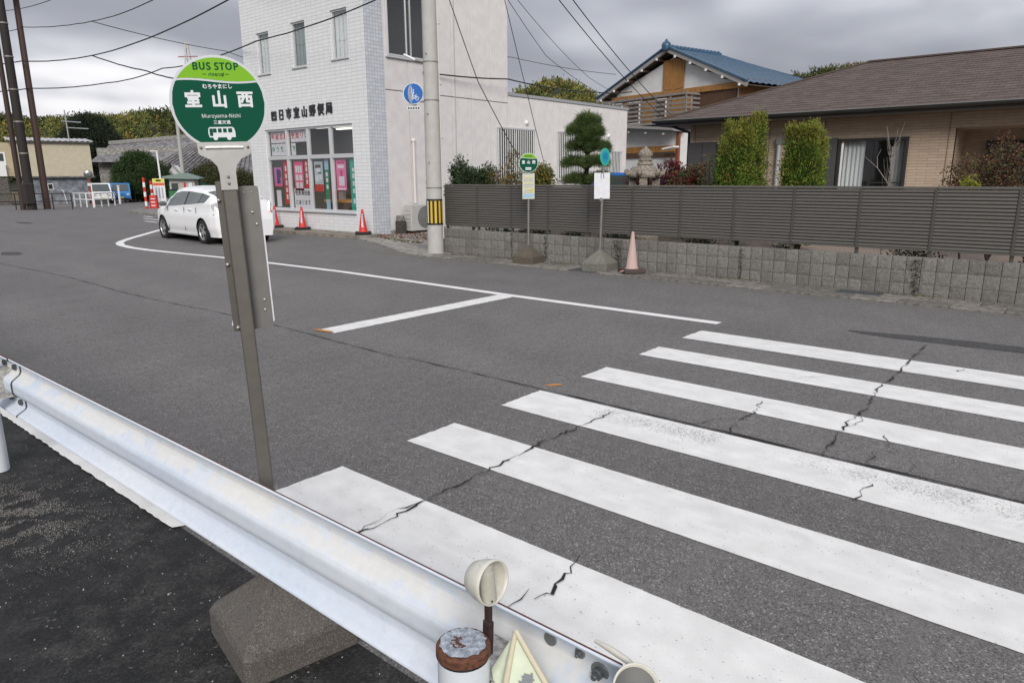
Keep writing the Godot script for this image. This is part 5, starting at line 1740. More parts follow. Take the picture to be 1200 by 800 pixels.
	ink.call(p, mat("ink_night", L(0.05, 0.02, 0.08), 0.7), [[0.14, 0.1, 0.2, 0.46], [0.3, 0.3, 0.1, 0.2]])
	ink.call(p, MT.print_pink, [[0.02, 0.01, 0.4, 0.07]])
	p = poster.call("banner", "narrow red banner beside the purple poster", "banner", -4.72, 0.84, 0.24, 1.44, MT.print_red)
	ink.call(p, MT.paper, [[0.09, 0.15, 0.09, 0.16], [0.09, 0.38, 0.09, 0.14], [0.09, 0.6, 0.09, 0.16], [0.09, 0.83, 0.09, 0.14], [0.09, 1.06, 0.09, 0.16]])
	p = poster.call("poster", "small white notice leaning low behind the leftmost office window", "poster", -5.22, 0.74, 0.26, 0.54, MT.paper)
	p = poster.call("poster", "pink price table poster above the white parking notice", "poster", -4.10, 1.28, 0.50, 0.92, MT.print_pink)
	ink.call(p, MT.paper, [[0.07, 0.56, 0.1, 0.22], [0.20, 0.56, 0.1, 0.22], [0.33, 0.56, 0.1, 0.22], [0.07, 0.32, 0.15, 0.18], [0.27, 0.32, 0.16, 0.18], [0.07, 0.08, 0.15, 0.18], [0.27, 0.08, 0.16, 0.18]])
	p = poster.call("banner", "narrow red banner beside the pink price table poster", "banner", -3.52, 1.36, 0.22, 0.92, MT.print_red)
	ink.call(p, MT.paper, [[0.07, 0.12, 0.08, 0.14], [0.07, 0.32, 0.08, 0.14], [0.07, 0.52, 0.08, 0.14], [0.07, 0.70, 0.08, 0.12]])
	p = poster.call("poster", "white parking notice with black characters in the office window", "poster", -4.17, 0.70, 0.92, 0.64, MT.paper)
	mb = Mb.new()
	word(mb, "駐車場西側", Vector3(0.05, 0.58, 0.006), X, Y, 0.15, 0.17, 0.016)
	part(mb.done(), "lettering", MT.print_black, p)
	mb = Mb.new()
	word(mb, "にあります", Vector3(0.05, 0.28, 0.006), X, Y, 0.15, 0.17, 0.016)
	part(mb.done(), "lettering", MT.print_black, p)
	p = poster.call("poster", "photo poster with a red band at its foot", "poster", -2.98, 1.26, 0.44, 0.92, mat("poster_grey", L(0.42, 0.50, 0.55), 0.7))
	ink.call(p, MT.print_red, [[0.0, 0.0, 0.44, 0.22]])
	ink.call(p, MT.paper, [[0.05, 0.3, 0.14, 0.2], [0.24, 0.36, 0.12, 0.16], [0.1, 0.6, 0.2, 0.12]])
	ink.call(p, mat("ink_brown", L(0.09, 0.07, 0.05), 0.7), [[0.04, 0.72, 0.3, 0.1], [0.2, 0.54, 0.16, 0.05]])
	p = poster.call("banner", "narrow dark green banner with white head between office posters", "banner", -2.44, 0.72, 0.20, 1.56, MT.print_green)
	ink.call(p, MT.paper, [[0.05, 0.62, 0.10, 0.13], [0.05, 0.82, 0.10, 0.13], [0.05, 1.0, 0.10, 0.12]])
	ink.call(p, MT.print_sky, [[0.0, 1.2, 0.2, 0.36], [0.0, 0.0, 0.2, 0.3]])
	p = poster.call("poster", "bright pink poster beside the teal banner", "poster", -1.85, 1.30, 0.48, 0.92, mat("poster_rose", L(0.72, 0.16, 0.34), 0.7))
	ink.call(p, MT.paper, [[0.08, 0.66, 0.3, 0.1], [0.12, 0.14, 0.26, 0.28], [0.05, 0.02, 0.38, 0.05]])
	ink.call(p, mat("ink_rose", L(0.45, 0.04, 0.16), 0.7), [[0.2, 0.4, 0.1, 0.2], [0.06, 0.8, 0.36, 0.05]])
	p = poster.call("banner", "wide teal green banner at the tiled corner end of the office windows", "banner", -1.17, 0.72, 0.30, 1.58, mat("banner_teal", L(0.02, 0.34, 0.24), 0.7))
	ink.call(p, MT.paper, [[0.1, 0.5, 0.1, 0.14], [0.1, 0.72, 0.1, 0.14], [0.1, 0.94, 0.1, 0.14], [0.1, 1.14, 0.1, 0.1], [0.1, 0.2, 0.1, 0.14]])
	# the characters taped inside the upper panes
	var lines := [["年金自動", -5.32, 2.80, "print_red"], ["ゆうちょ", -5.32, 2.40, "print_green"], ["受取りは", -4.16, 2.80, "print_red"], ["で", -4.16, 2.40, "print_green"]]
	for ln in lines:
		for i in ln[0].length():
			var chr: String = ln[0][i]
			p = poster.call("letter_card", "white card with one red or green character taped inside the upper office windows", "card", ln[1] + i * 0.25, ln[2], 0.235, 0.37, MT.paper)
			p.set_meta("group", "character cards in the upper office windows")
			mb = Mb.new()
			var cm: Material = MT[ln[3]] if chr != "は" else MT.print_green
			mb.strokes(G[chr], Vector3(0.03, 0.29, 0.005), X, Y, 0.18, 0.026)
			part(mb.done(), "lettering", cm, p)
	# tables inside
	t = thing("display_table", "orange covered display table inside the office window", "table", base + Vector3(-2.2, 0.1, -0.75))
	pbox("cloth", MT.table_orange, t, Vector3(0.2, 0.86, 0), Vector3(2.0, 0.10, 0.6), 0.01)
	pbox("skirt", MT.brown_wood, t, Vector3(0.2, 0.42, 0), Vector3(1.9, 0.76, 0.5))
	t = thing("leaflet_box", "red and white leaflet boxes on the orange table", "box", base + Vector3(-2.5, 1.01, -0.6))
	pbox("red_box", MT.print_red, t, Vector3(-0.1, 0.14, 0), Vector3(0.4, 0.28, 0.1))
	pbox("white_box", MT.paper, t, Vector3(0.28, 0.12, 0), Vector3(0.24, 0.24, 0.1))

# ------------------------------------------------------------------ foliage
# a handful of leaves, about one unit across; each leaf is two faces bent along the midrib
func clump(n: int, leaf: float, wide: float, seed_: int, lift := 0.4, spread := 0.5) -> ArrayMesh:
	var r := RandomNumberGenerator.new()
	r.seed = seed_
	var st := SurfaceTool.new()
	st.begin(Mesh.PRIMITIVE_TRIANGLES)
	st.set_smooth_group(-1)
	for i in n:
		var p := Vector3(r.randfn(), r.randfn(), r.randfn()) * spread * 0.5
		var d := (p.normalized() * 0.8 + Vector3(r.randfn(), r.randfn(), r.randfn()) * 0.5 + Vector3.UP * lift).normalized()
		var s := d.cross(Vector3(r.randfn(), r.randfn(), r.randfn())).normalized()
		var up := s.cross(d)
		var l := leaf * r.randf_range(0.7, 1.3)
		var w := wide * r.randf_range(0.8, 1.2)
		var a := p
		var m := p + d * l * 0.5
		var e := p + d * l
		for q in [[a, m + s * w + up * w * 0.3, e], [a, e, m - s * w + up * w * 0.3]]:
			for v in q:
				st.add_vertex(v)
	st.generate_normals()
	return st.commit()

func crown(parent: Node3D, called: String, meshes: Array, m: Material, items: Array) -> void:
	# items: [position, size, colour, up]
	var groups := []
	for k in meshes.size():
		groups.append([])
	for i in items.size():
		groups[i % meshes.size()].append(items[i])
	for k in meshes.size():
		if groups[k].is_empty():
			continue
		var mm := MultiMesh.new()
		mm.transform_format = MultiMesh.TRANSFORM_3D
		mm.use_colors = true
		mm.mesh = meshes[k]
		mm.instance_count = groups[k].size()
		for i in groups[k].size():
			var it: Array = groups[k][i]
			var up: Vector3 = it[3]
			var h := fposmod(sin(float(i) * 12.9898 + k * 7.1) * 43758.5, TAU)
			var b := Basis(Vector3.UP, h)
			if up != Vector3.UP:
				var ax := Vector3.UP.cross(up)
				if ax.length() > 0.01:
					b = Basis(ax.normalized(), Vector3.UP.angle_to(up)) * b
			mm.set_instance_transform(i, Transform3D(b.scaled(Vector3.ONE * it[1]), it[0]))
			mm.set_instance_color(i, it[2])
		var o := MultiMeshInstance3D.new()
		o.multimesh = mm
		o.material_override = m
		o.name = called
		o.set_meta("kind", "stuff")
		parent.add_child(o, true)

func pick(r: RandomNumberGenerator, pal: Array) -> Color:
	var c: Color = pal[r.randi() % pal.size()]
	var k := r.randf_range(0.7, 1.3)
	return Color(c.r * k, c.g * k, c.b * k)

# leaf clumps through an ellipsoid, more of them near its skin
func blob(r: RandomNumberGenerator, items: Array, c: Vector3, rad: Vector3, n: int, size: float, pal: Array, skin := 0.55) -> void:
	for i in n:
		var d := Vector3(r.randfn(), r.randfn(), r.randfn()).normalized()
		var k := lerpf(skin, 1.0, sqrt(r.randf())) * r.randf_range(0.85, 1.08)
		var p := c + d * rad * k
		items.append([p, size * r.randf_range(0.7, 1.3), pick(r, pal), (d + Vector3.UP * 0.6).normalized()])

var CL := {}

func make_clumps() -> void:
	CL.leafy = [clump(16, 0.34, 0.085, 1), clump(16, 0.34, 0.085, 2)]
	CL.spray = [clump(26, 0.34, 0.055, 3, 1.1, 0.55), clump(26, 0.34, 0.055, 4, 1.1, 0.55)]
	CL.needle = [clump(34, 0.62, 0.016, 5, 0.9, 0.30), clump(34, 0.62, 0.016, 6, 0.9, 0.30)]
	CL.sparse = [clump(6, 0.30, 0.09, 7), clump(6, 0.30, 0.09, 8)]
	CL.plume = [clump(46, 0.42, 0.075, 9, 0.2, 0.62), clump(46, 0.42, 0.075, 10, 0.2, 0.62), clump(46, 0.42, 0.075, 12, 0.2, 0.62)]
	CL.dense = [clump(40, 0.30, 0.075, 11, 0.3, 0.7), clump(40, 0.30, 0.075, 13, 0.3, 0.7)]

func stems(parent: Node3D, called: String, at: Vector3, tips: Array, r0: float, m: Material, seed_ := 1) -> void:
	var r := RandomNumberGenerator.new()
	r.seed = seed_
	var mb := Mb.new()
	for tip in tips:
		var mid: Vector3 = at.lerp(tip, 0.5) + Vector3(r.randfn(), 0, r.randfn()) * 0.06 * at.distance_to(tip)
		mb.tube([at, mid, tip], [r0, r0 * 0.7, r0 * 0.25], 6)
	part(mb.done(), called, m, parent)

func shrub(label: String, at: Vector3, blobs: Array, pal: Array, size: float, per: int, seed_: int, kind := "leafy", called := "shrub", group := "") -> Node3D:
	var t := thing(called, label, "shrub", at, 0.0, group)
	var r := RandomNumberGenerator.new()
	r.seed = seed_
	var items := []
	var tips := []
	for b in blobs:
		var c := Vector3(b[0], b[1], b[2])
		var rad := Vector3(b[3], b[4], b[3])
		blob(r, items, c, rad, int(per * (b[3] * b[3] * b[4]) ** 0.6 * 12.0), size, pal, 0.25)
		tips.append(c + Vector3(0, b[4] * 0.8, 0))
	stems(t, "stem", Vector3.ZERO, tips, 0.018, MT.bark, seed_)
	crown(t, "foliage", CL[kind], MT.leaf, items)
	return t

# ------------------------------------------------------------------ garden behind the fence
func build_garden() -> void:
	var mb := Mb.new()
	mb.span(Vector3(-11.45, -0.02, -46), Vector3(10, 0.38, -11.40))
	structure(mb.done(), "garden_ground", MT.garden_gravel)
	mb = Mb.new()
	mb.quad(Vector3(-11.4, 0.386, -11.42), Vector3(-6.2, 0.386, -11.42), Vector3(-6.5, 0.386, -14.5), Vector3(-11.4, 0.386, -15.5))
	structure(mb.done(), "planting_bed", MT.soil)
	var gy := 0.38
	var green := [Color(0.035, 0.06, 0.022), Color(0.05, 0.075, 0.03), Color(0.03, 0.045, 0.022)]
	shrub("dark green glossy shrub against the pale wall behind the fence", Vector3(-12.0, gy, -12.75), [[-0.42, 1.35, 0, 0.22, 0.45], [0.0, 1.2, 0.05, 0.35, 0.32], [0.42, 1.2, 0, 0.28, 0.38], [-0.2, 0.9, 0.1, 0.4, 0.4]], green, 0.17, 130, 1, "leafy")
	shrub("sparse shrub with yellowing and rust tinted leaves behind the notice sign", Vector3(-10.9, gy, -12.7), [[-0.2, 1.2, 0, 0.34, 0.34], [0.2, 1.45, 0, 0.16, 0.5], [0.35, 1.1, 0.1, 0.36, 0.35]], [Color(0.08, 0.09, 0.03), Color(0.17, 0.13, 0.03), Color(0.16, 0.07, 0.03), Color(0.05, 0.06, 0.03)], 0.15, 95, 2, "sparse")
	shrub("yellow green shrub right of the small green stop sign", Vector3(-9.95, gy, -12.75), [[0, 1.18, 0, 0.36, 0.30], [0.1, 1.38, 0, 0.18, 0.2], [-0.25, 1.1, 0, 0.24, 0.22]], [Color(0.17, 0.16, 0.03), Color(0.10, 0.11, 0.03), Color(0.26, 0.20, 0.04), Color(0.05, 0.07, 0.03)], 0.16, 110, 3, "leafy")
	shrub("dark red maple shrub behind the stone lantern", Vector3(-7.75, gy, -14.0), [[-0.45, 1.2, 0, 0.26, 0.28], [0.35, 1.3, 0.0, 0.34, 0.36], [0.0, 1.0, 0, 0.45, 0.25]], [Color(0.09, 0.014, 0.017), Color(0.065, 0.013, 0.014), Color(0.12, 0.02, 0.02)], 0.14, 110, 4, "leafy")
	shrub("low green shrub with red berries right of the stone lantern", Vector3(-6.85, gy, -13.6), [[0, 1.15, 0, 0.34, 0.28], [0.28, 1.25, 0, 0.2, 0.3]], [Color(0.05, 0.07, 0.03), Color(0.07, 0.09, 0.035), Color(0.16, 0.02, 0.02)], 0.14, 110, 5, "leafy")
	shrub("sparse pale shrub at the left foot of the larger conifer", Vector3(-6.15, gy, -13.2), [[0.0, 1.25, 0, 0.17, 0.5], [0.1, 0.8, 0, 0.25, 0.4]], [Color(0.12, 0.13, 0.05), Color(0.16, 0.13, 0.06), Color(0.09, 0.10, 0.04)], 0.13, 120, 6, "sparse")
	shrub("brown red leafed shrub in front of the shuttered porch", Vector3(-1.45, gy, -13.1), [[-0.35, 1.2, 0, 0.40, 0.40], [0.0, 1.5, 0, 0.22, 0.42], [0.4, 1.25, 0, 0.5, 0.5], [0.95, 1.3, 0, 0.4, 0.45], [0.2, 0.8, 0, 0.6, 0.4]], [Color(0.09, 0.05, 0.03), Color(0.07, 0.055, 0.025), Color(0.12, 0.045, 0.03), Color(0.10, 0.09, 0.03)], 0.13, 170, 7, "sparse")
	shrub("small yellow green sprig below the brown red shrub", Vector3(-1.75, gy, -12.7), [[0, 1.1, 0, 0.10, 0.16]], [Color(0.24, 0.26, 0.03), Color(0.18, 0.2, 0.03)], 0.13, 150, 8, "leafy")
	# plants whose feet show in the gap under the fence
	for q in [[-5.6, 0.16], [-4.1, 0.13], [-2.2, 0.20], [-0.6, 0.2], [-7.3, 0.2], [-8.4, 0.18], [-9.4, 0.2], [-10.4, 0.2]]:
		shrub("low dark ground plant showing in the gap under the fence", Vector3(q[0], gy, -11.85), [[0, 0.12, 0, q[1] * 1.8, 0.12]], green, 0.12, 60, int(q[0] * 100), "leafy", "ground_plant", "plants in the gap under the fence")
	# two clipped conifers
	var con := func(label: String, at: Vector3, w: float, h: float, seed_: int) -> void:
		var t := thing("conifer", label, "tree", at, 0.0, "")
		var r := RandomNumberGenerator.new()
		r.seed = seed_
		var items := []
		var pal := [Color(0.12, 0.19, 0.028), Color(0.16, 0.225, 0.033), Color(0.06, 0.115, 0.02), Color(0.21, 0.225, 0.04), Color(0.045, 0.08, 0.018)]
		for s in 26:      # upright spires side by side
			var a := TAU * s / 17.0 * 2.0
			var rr := w * (0.08 + 0.92 * sqrt(float(s) / 26.0)) * 0.84
			var c := Vector3(cos(a * 1.9) * rr, 0, sin(a * 1.9) * rr * 0.8)
			var top := h * r.randf_range(0.74, 1.05) - rr * 0.10
			for k in 150:
				var y := 0.15 + (top - 0.15) * pow(r.randf(), 0.8)
				var u := y / top
				var rad := w * 0.24 * (1.0 if u < 0.62 else maxf(0.02, (1.0 - u) / 0.38)) * r.randf_range(0.6, 1.15)
				var an := r.randf() * TAU
				var col := pick(r, pal)
				if u > 0.88:
					col = col.lerp(Color(0.20, 0.19, 0.035), 0.6)
				if r.randf() < 0.03:
					col = Color(0.17, 0.09, 0.03)
				items.append([c + Vector3(cos(an) * rad, y, sin(an) * rad), r.randf_range(0.12, 0.19), col, Vector3(cos(an) * 0.45, 1, sin(an) * 0.45).normalized()])
		stems(t, "trunk", Vector3.ZERO, [Vector3(0.02, h * 0.8, 0), Vector3(-0.15, h * 0.6, 0.1), Vector3(0.2, h * 0.6, 0)], 0.04, MT.bark, seed_)
		crown(t, "foliage", CL.spray, MT.needle, items)
	con.call("taller upright golden green conifer in front of the dark shutters", Vector3(-5.44, gy, -13.0), 0.44, 2.32, 41)
	con.call("shorter upright golden green conifer beside the grey downpipe", Vector3(-4.30, gy, -13.0), 0.335, 2.12, 42)
	# cloud-pruned pine
	var t := thing("pine_tree", "cloud pruned dark pine tree in front of the barred windows", "tree", Vector3(-9.55, gy, -14.0))
	mb = Mb.new()
	var trunk := [Vector3(0, 0, 0), Vector3(0.05, 0.6, 0.02), Vector3(-0.04, 1.1, 0), Vector3(0.04, 1.7, 0), Vector3(-0.02, 2.2, 0), Vector3(0.0, 2.5, 0)]
	mb.tube(trunk, [0.085, 0.075, 0.065, 0.05, 0.035, 0.02], 10)
	part(mb.done(), "trunk", MT.bark, t)
	var items := []
	var r := RandomNumberGenerator.new()
	r.seed = 55
	var pads := [[0.0, 2.52, 0.30, 0.17], [-0.22, 2.32, 0.26, 0.13], [0.27, 2.28, 0.24, 0.12], [-0.30, 1.97, 0.33, 0.13], [0.36, 1.95, 0.30, 0.14], [0.05, 2.12, 0.25, 0.12], [-0.42, 1.62, 0.30, 0.12], [0.44, 1.62, 0.32, 0.13], [-0.34, 1.22, 0.34, 0.13], [0.50, 1.25, 0.28, 0.12], [-0.40, 0.85, 0.30, 0.10], [0.3, 0.9, 0.36, 0.10], [0.1, 0.75, 0.5, 0.1]]
	mb = Mb.new()
	for p in pads:
		p[0] *= 0.76
		p[2] *= 0.78
		var c := Vector3(p[0], p[1], r.randfn() * 0.12)
		mb.tube([Vector3(0, p[1] - 0.16, 0), c * 0.6 + Vector3(0, (p[1] - 0.12) * 0.4, 0), c - Vector3(0, 0.04, 0)], [0.028, 0.022, 0.012], 6)
		for k in 150:
			var a := r.randf() * TAU
			var q := sqrt(r.randf()) * 1.08
			var dome := sqrt(maxf(0.0, 1.0 - q * q))
			var pos := c + Vector3(cos(a) * q * p[2], dome * p[3] * 1.15 * r.randf_range(0.0, 1.0) - 0.04, sin(a) * q * p[2])
			items.append([pos, r.randf_range(0.14, 0.22), pick(r, [Color(0.06, 0.10, 0.03), Color(0.085, 0.13, 0.035), Color(0.12, 0.155, 0.045), Color(0.035, 0.06, 0.02)]), Vector3(cos(a) * q, 1.2, sin(a) * q).normalized()])
	part(mb.done(), "branch", MT.bark, t)
	crown(t, "foliage", CL.needle, MT.needle, items)
	# leafless sapling
	t = thing("sapling", "bare leafless sapling in front of the curtained window", "tree", Vector3(-2.92, gy, -13.0))
	mb = Mb.new()
	mb.tube([Vector3(0, 0, 0), Vector3(0.01, 1.0, 0), Vector3(-0.01, 1.75, 0)], [0.02, 0.016, 0.011], 8)
	part(mb.done(), "trunk", MT.pale_bark, t)
	mb = Mb.new()
	for k in 26:
		var y0 := r.randf_range(0.9, 1.75)
		var a := r.randf() * TAU
		var l := r.randf_range(0.2, 0.5)
		var out := Vector3(cos(a), 0, sin(a) * 0.6) * l * r.randf_range(0.25, 0.55)
		mb.tube([Vector3(0, y0, 0), Vector3(0, y0 + l * 0.4, 0) + out * 0.6, Vector3(0, y0 + l, 0) + out], [0.006, 0.004, 0.002], 5)
	mb.tube([Vector3(0, 1.15, 0), Vector3(-0.2, 1.42, 0), Vector3(-0.42, 1.62, 0.03)], [0.010, 0.007, 0.003], 6)
	mb.tube([Vector3(-0.2, 1.42, 0), Vector3(-0.22, 1.6, 0), Vector3(-0.17, 1.72, 0)], [0.009, 0.006, 0.003], 5)
	part(mb.done(), "branch", MT.pale_bark, t)
	# stone lantern
	t = thing("stone_lantern", "weathered granite garden lantern with an onion shaped finial", "lantern", Vector3(-7.44, gy, -13.0))
	var S: Material = MT.lantern_stone
	mb = Mb.new()
	mb.lathe([Vector2(0, 0.16), Vector2(0.30, 0.16), Vector2(0.36, 0.10), Vector2(0.36, 0.0)], 6)
	part(mb.done(), "foot", S, t)
	mb = Mb.new()
	mb.lathe([Vector2(0.17, 0.88), Vector2(0.155, 0.55), Vector2(0.17, 0.16)], 20, Transform3D(), true)
	part(mb.done(), "column", S, t)
	mb = Mb.new()
	mb.lathe([Vector2(0, 1.02), Vector2(0.31, 1.02), Vector2(0.32, 0.97), Vector2(0.18, 0.88)], 6)
	part(mb.done(), "platform", S, t)
	mb = Mb.new()
	for k in 4:
		var a := PI / 4 + PI / 2 * k + 0.35
		mb.box(Vector3(cos(a) * 0.23, 1.155, sin(a) * 0.23), Vector3(0.15, 0.27, 0.15), Basis(Vector3.UP, -a))
	mb.span(Vector3(-0.2, 1.02, -0.2), Vector3(0.2, 1.04, 0.2))
	part(mb.done(), "light_chamber", S, t)
	mb = Mb.new()
	mb.lathe([Vector2(0.0, 1.54), Vector2(0.14, 1.53), Vector2(0.20, 1.49), Vector2(0.25, 1.43), Vector2(0.31, 1.37), Vector2(0.335, 1.34), Vector2(0.335, 1.28), Vector2(0.22, 1.26), Vector2(0, 1.26)], 36, Transform3D(), true)
	var cap := part(mb.done(), "cap", S, t)
	for k in 6:
		var a := TAU * k / 6 + 0.3
		mb = Mb.new()
		mb.tube([Vector3(cos(a) * 0.19, 1.46, sin(a) * 0.19), Vector3(cos(a) * 0.30, 1.36, sin(a) * 0.30), Vector3(cos(a) * 0.37, 1.35, sin(a) * 0.37), Vector3(cos(a) * 0.385, 1.41, sin(a) * 0.385), Vector3(cos(a) * 0.345, 1.43, sin(a) * 0.345)], [0.035, 0.05, 0.055, 0.045, 0.03], 8)
		part(mb.done(), "scroll", S, cap)
	mb = Mb.new()
	mb.lathe([Vector2(0.0, 1.90), Vector2(0.014, 1.88), Vector2(0.05, 1.85), Vector2(0.115, 1.80), Vector2(0.145, 1.745), Vector2(0.14, 1.69), Vector2(0.105, 1.655), Vector2(0.14, 1.645), Vector2(0.145, 1.61), Vector2(0.11, 1.595), Vector2(0.16, 1.57), Vector2(0.165, 1.53)], 24, Transform3D(), true)
	part(mb.done(), "finial", S, t)

	beige_house()
	blue_house()
	# blue car roof glimpsed beyond the lantern
	t = thing("parked_car", "bright blue car seen over the fence beside the stone lantern", "car", Vector3(-9.55, 0.38, -16.8), 0.2)
	mb = Mb.new()
	mb.prism(PackedVector2Array([Vector2(-1.75, 0.3), Vector2(1.75, 0.3), Vector2(1.75, 0.75), Vector2(0.95, 0.9), Vector2(0.45, 1.38), Vector2(-1.1, 1.40), Vector2(-1.65, 0.95), Vector2(-1.75, 0.75)]), 1.4, Transform3D(Basis(), Vector3(0, 0, -0.7)))
	part(mb.done(), "body", mat("car_bright_blue", L(0.03, 0.15, 0.50), 0.25), t)
	mb = Mb.new()
	mb.prism(PackedVector2Array([Vector2(-1.3, 0.95), Vector2(0.72, 0.95), Vector2(0.36, 1.32), Vector2(-1.0, 1.33)]), 1.42, Transform3D(Basis(), Vector3(0, 0, -0.71)))
	part(mb.done(), "side_glass", MT.car_glass, t)
	mb = Mb.new()
	mb.quad(Vector3(0.95, 0.93, 0.6), Vector3(0.95, 0.93, -0.6), Vector3(0.48, 1.36, -0.55), Vector3(0.48, 1.36, 0.55))
	part(mb.done(), "windscreen", MT.tail_clear, t, Transform3D(Basis(), Vector3(0.015, 0.012, 0)))
	for q in [[-1.1, 0.7], [1.1, 0.7], [-1.1, -0.7], [1.1, -0.7]]:
		mb = Mb.new()
		mb.lathe([Vector2(0, 0.1), Vector2(0.24, 0.1), Vector2(0.29, 0.07), Vector2(0.29, -0.07), Vector2(0.24, -0.1), Vector2(0, -0.1)], 20, Transform3D(Basis(Vector3.RIGHT, PI / 2), Vector3(q[0], 0.29, q[1] * 0.95)))
		part(mb.done(), "wheel", MT.rubber, t)

func beige_house() -> void:
	var t := thing("bungalow", "beige sided single storey house with a brown hipped roof", "house", Vector3(0, 0, 0))
	var X := Vector3.RIGHT
	var Y := Vector3.UP
	var x0 := -8.08
	var mb := Mb.new()
	holed(mb, Vector3(x0, 0.38, -16.2), X, Y, 15.5, 2.5, [[-2.58 - x0, 0.0, 1.0 - x0, 2.17], [-4.68 - x0, 0.35, -3.36 - x0, 2.04]], 0.12)
	mb.quad(Vector3(x0, 0.38, -22.2), Vector3(x0, 0.38, -16.2), Vector3(x0, 2.88, -16.2), Vector3(x0, 2.88, -22.2))
	part(mb.done(), "wall", MT.siding, t)
	for jx in [-7.95, -6.16, -4.98, -2.69]:
		pbox("siding_joint", mat("joint_brown", L(0.17, 0.125, 0.09), 0.9), t, Vector3(jx, 1.63, -16.197), Vector3(0.012, 2.48, 0.008))
	# porch recess with shuttered windows at its back
	mb = Mb.new()
	mb.quad(Vector3(-2.58, 0.38, -16.2), Vector3(-2.58, 0.38, -17.4), Vector3(-2.58, 2.55, -17.4), Vector3(-2.58, 2.55, -16.2))
	mb.quad(Vector3(-2.58, 0.38, -17.4), Vector3(1.0, 0.38, -17.4), Vector3(1.0, 2.55, -17.4), Vector3(-2.58, 2.55, -17.4))
	mb.quad(Vector3(1.0, 0.38, -17.4), Vector3(1.0, 0.38, -16.2), Vector3(1.0, 2.55, -16.2), Vector3(1.0, 2.55, -17.4))
	mb.quad(Vector3(-2.58, 2.55, -17.4), Vector3(1.0, 2.55, -17.4), Vector3(1.0, 2.55, -16.2), Vector3(-2.58, 2.55, -16.2))
	part(mb.done(), "porch_recess", MT.siding, t)
	for q in [[-2.15, -1.35], [-1.27, -0.45], [-0.40, 0.45]]:
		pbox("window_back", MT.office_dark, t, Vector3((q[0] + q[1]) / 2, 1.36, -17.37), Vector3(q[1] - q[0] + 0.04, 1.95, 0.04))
		for k in 22:
			mb = Mb.new()
			mb.box(Vector3((q[0] + q[1]) / 2, 0.45 + k * 0.085, -17.33), Vector3(q[1] - q[0] - 0.04, 0.075, 0.012), Basis(Vector3.RIGHT, 0.35))
			part(mb.done(), "shutter_slat", mat("slat_grey", L(0.16, 0.16, 0.155), 0.5, 0.2), t)
		pbox("shutter_frame", MT.black_metal, t, Vector3(q[0] - 0.02, 1.36, -17.30), Vector3(0.05, 1.97, 0.06))
	# sliding window with curtains
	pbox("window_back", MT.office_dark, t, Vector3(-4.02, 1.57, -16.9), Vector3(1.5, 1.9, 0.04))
	var f := window(t, Vector3(-4.68, 0.73, -16.17), X, Y, 1.32, 1.69, MT.black_metal, MT.pane, 0.055, 2, 0.08)
	part(curtain_mesh(Vector3(-4.60, 0.78, -16.30), X, Y, 0.42, 1.60, 5, 0.014), "curtain", MT.curtain, f)
	part(curtain_mesh(Vector3(-3.66, 0.78, -16.30), X, Y, 0.24, 1.60, 3, 0.014), "curtain", mat("curtain_grey", L(0.34, 0.36, 0.36), 0.9), f)
	pbox("glass_rail", MT.black_metal, f, Vector3(-3.70, 1.53, -16.16), Vector3(0.62, 0.03, 0.05))
	pbox("shutter_case", MT.shutter, t, Vector3(-4.86, 1.57, -16.15), Vector3(0.33, 1.74, 0.10), 0.005)
	# dark storm shutters and the window beside them
	for k in 2:
		pbox("storm_shutter", MT.shutter, t, Vector3(-7.90 + 0.36 * k, 1.55, -16.15), Vector3(0.345, 1.80, 0.08), 0.006)
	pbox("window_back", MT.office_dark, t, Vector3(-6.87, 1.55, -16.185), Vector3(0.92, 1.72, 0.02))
	window(t, Vector3(-7.36, 0.66, -16.14), X, Y, 0.98, 1.77, MT.black_metal, MT.dark_pane, 0.055, 2, 0.09)
	# downpipe
	mb = Mb.new()
	mb.tube([Vector3(-5.90, 0.4, -16.10), Vector3(-5.90, 2.44, -16.10)], [0.045], 12)
	var dp := part(mb.done(), "downpipe", mat("pipe_grey", L(0.38, 0.39, 0.40), 0.4, 0.2), t)
	pbox("pipe_head", mat("pipe_dark", L(0.16, 0.16, 0.16), 0.5), dp, Vector3(-5.90, 2.42, -16.10), Vector3(0.12, 0.16, 0.11), 0.01)
	# roof: four slopes, soffit, fascia, gutter
	var e := 2.95
	var A := Vector3(-8.66, e, -15.58)
	var B := Vector3(8.2, e, -15.58)
	var C := Vector3(8.2, e, -22.8)
	var D := Vector3(-8.66, e, -22.8)
	var R1 := Vector3(-5.05, 4.29, -19.19)
	var R2 := Vector3(4.6, 4.29, -19.19)
	mb = Mb.new()
	mb.quad(A, B, R2, R1)
	mb.quad(C, D, R1, R2)
	mb.tri(D, A, R1)
	mb.tri(B, C, R2)
	var roof := part(mb.done(), "roof", MT.brown_roof, t)
	# courses of shingles stepped down the front and the hip
	mb = Mb.new()
	var rows := 22
	for k in rows:
		var u := float(k) / rows
		var v := float(k + 1) / rows
		var up := Vector3(0, 0.012, 0.003)
		mb.quad(A.lerp(R1, u) + up, B.lerp(R2, u) + up, B.lerp(R2, v) + up * 0.25, A.lerp(R1, v) + up * 0.25)
		mb.quad(A.lerp(R1, u), B.lerp(R2, u), B.lerp(R2, u) + up, A.lerp(R1, u) + up)
		mb.quad(D.lerp(R1, u) + up, A.lerp(R1, u) + up, A.lerp(R1, v) + up * 0.25, D.lerp(R1, v) + up * 0.25)
	var sh := part(mb.done(), "shingle_courses", MT.brown_roof, roof)
	sh.set_meta("kind", "stuff")
	mb = Mb.new()
	mb.bar(A + Vector3(0, 0.02, 0), R1 + Vector3(0, 0.02, 0), 0.12, 0.03)
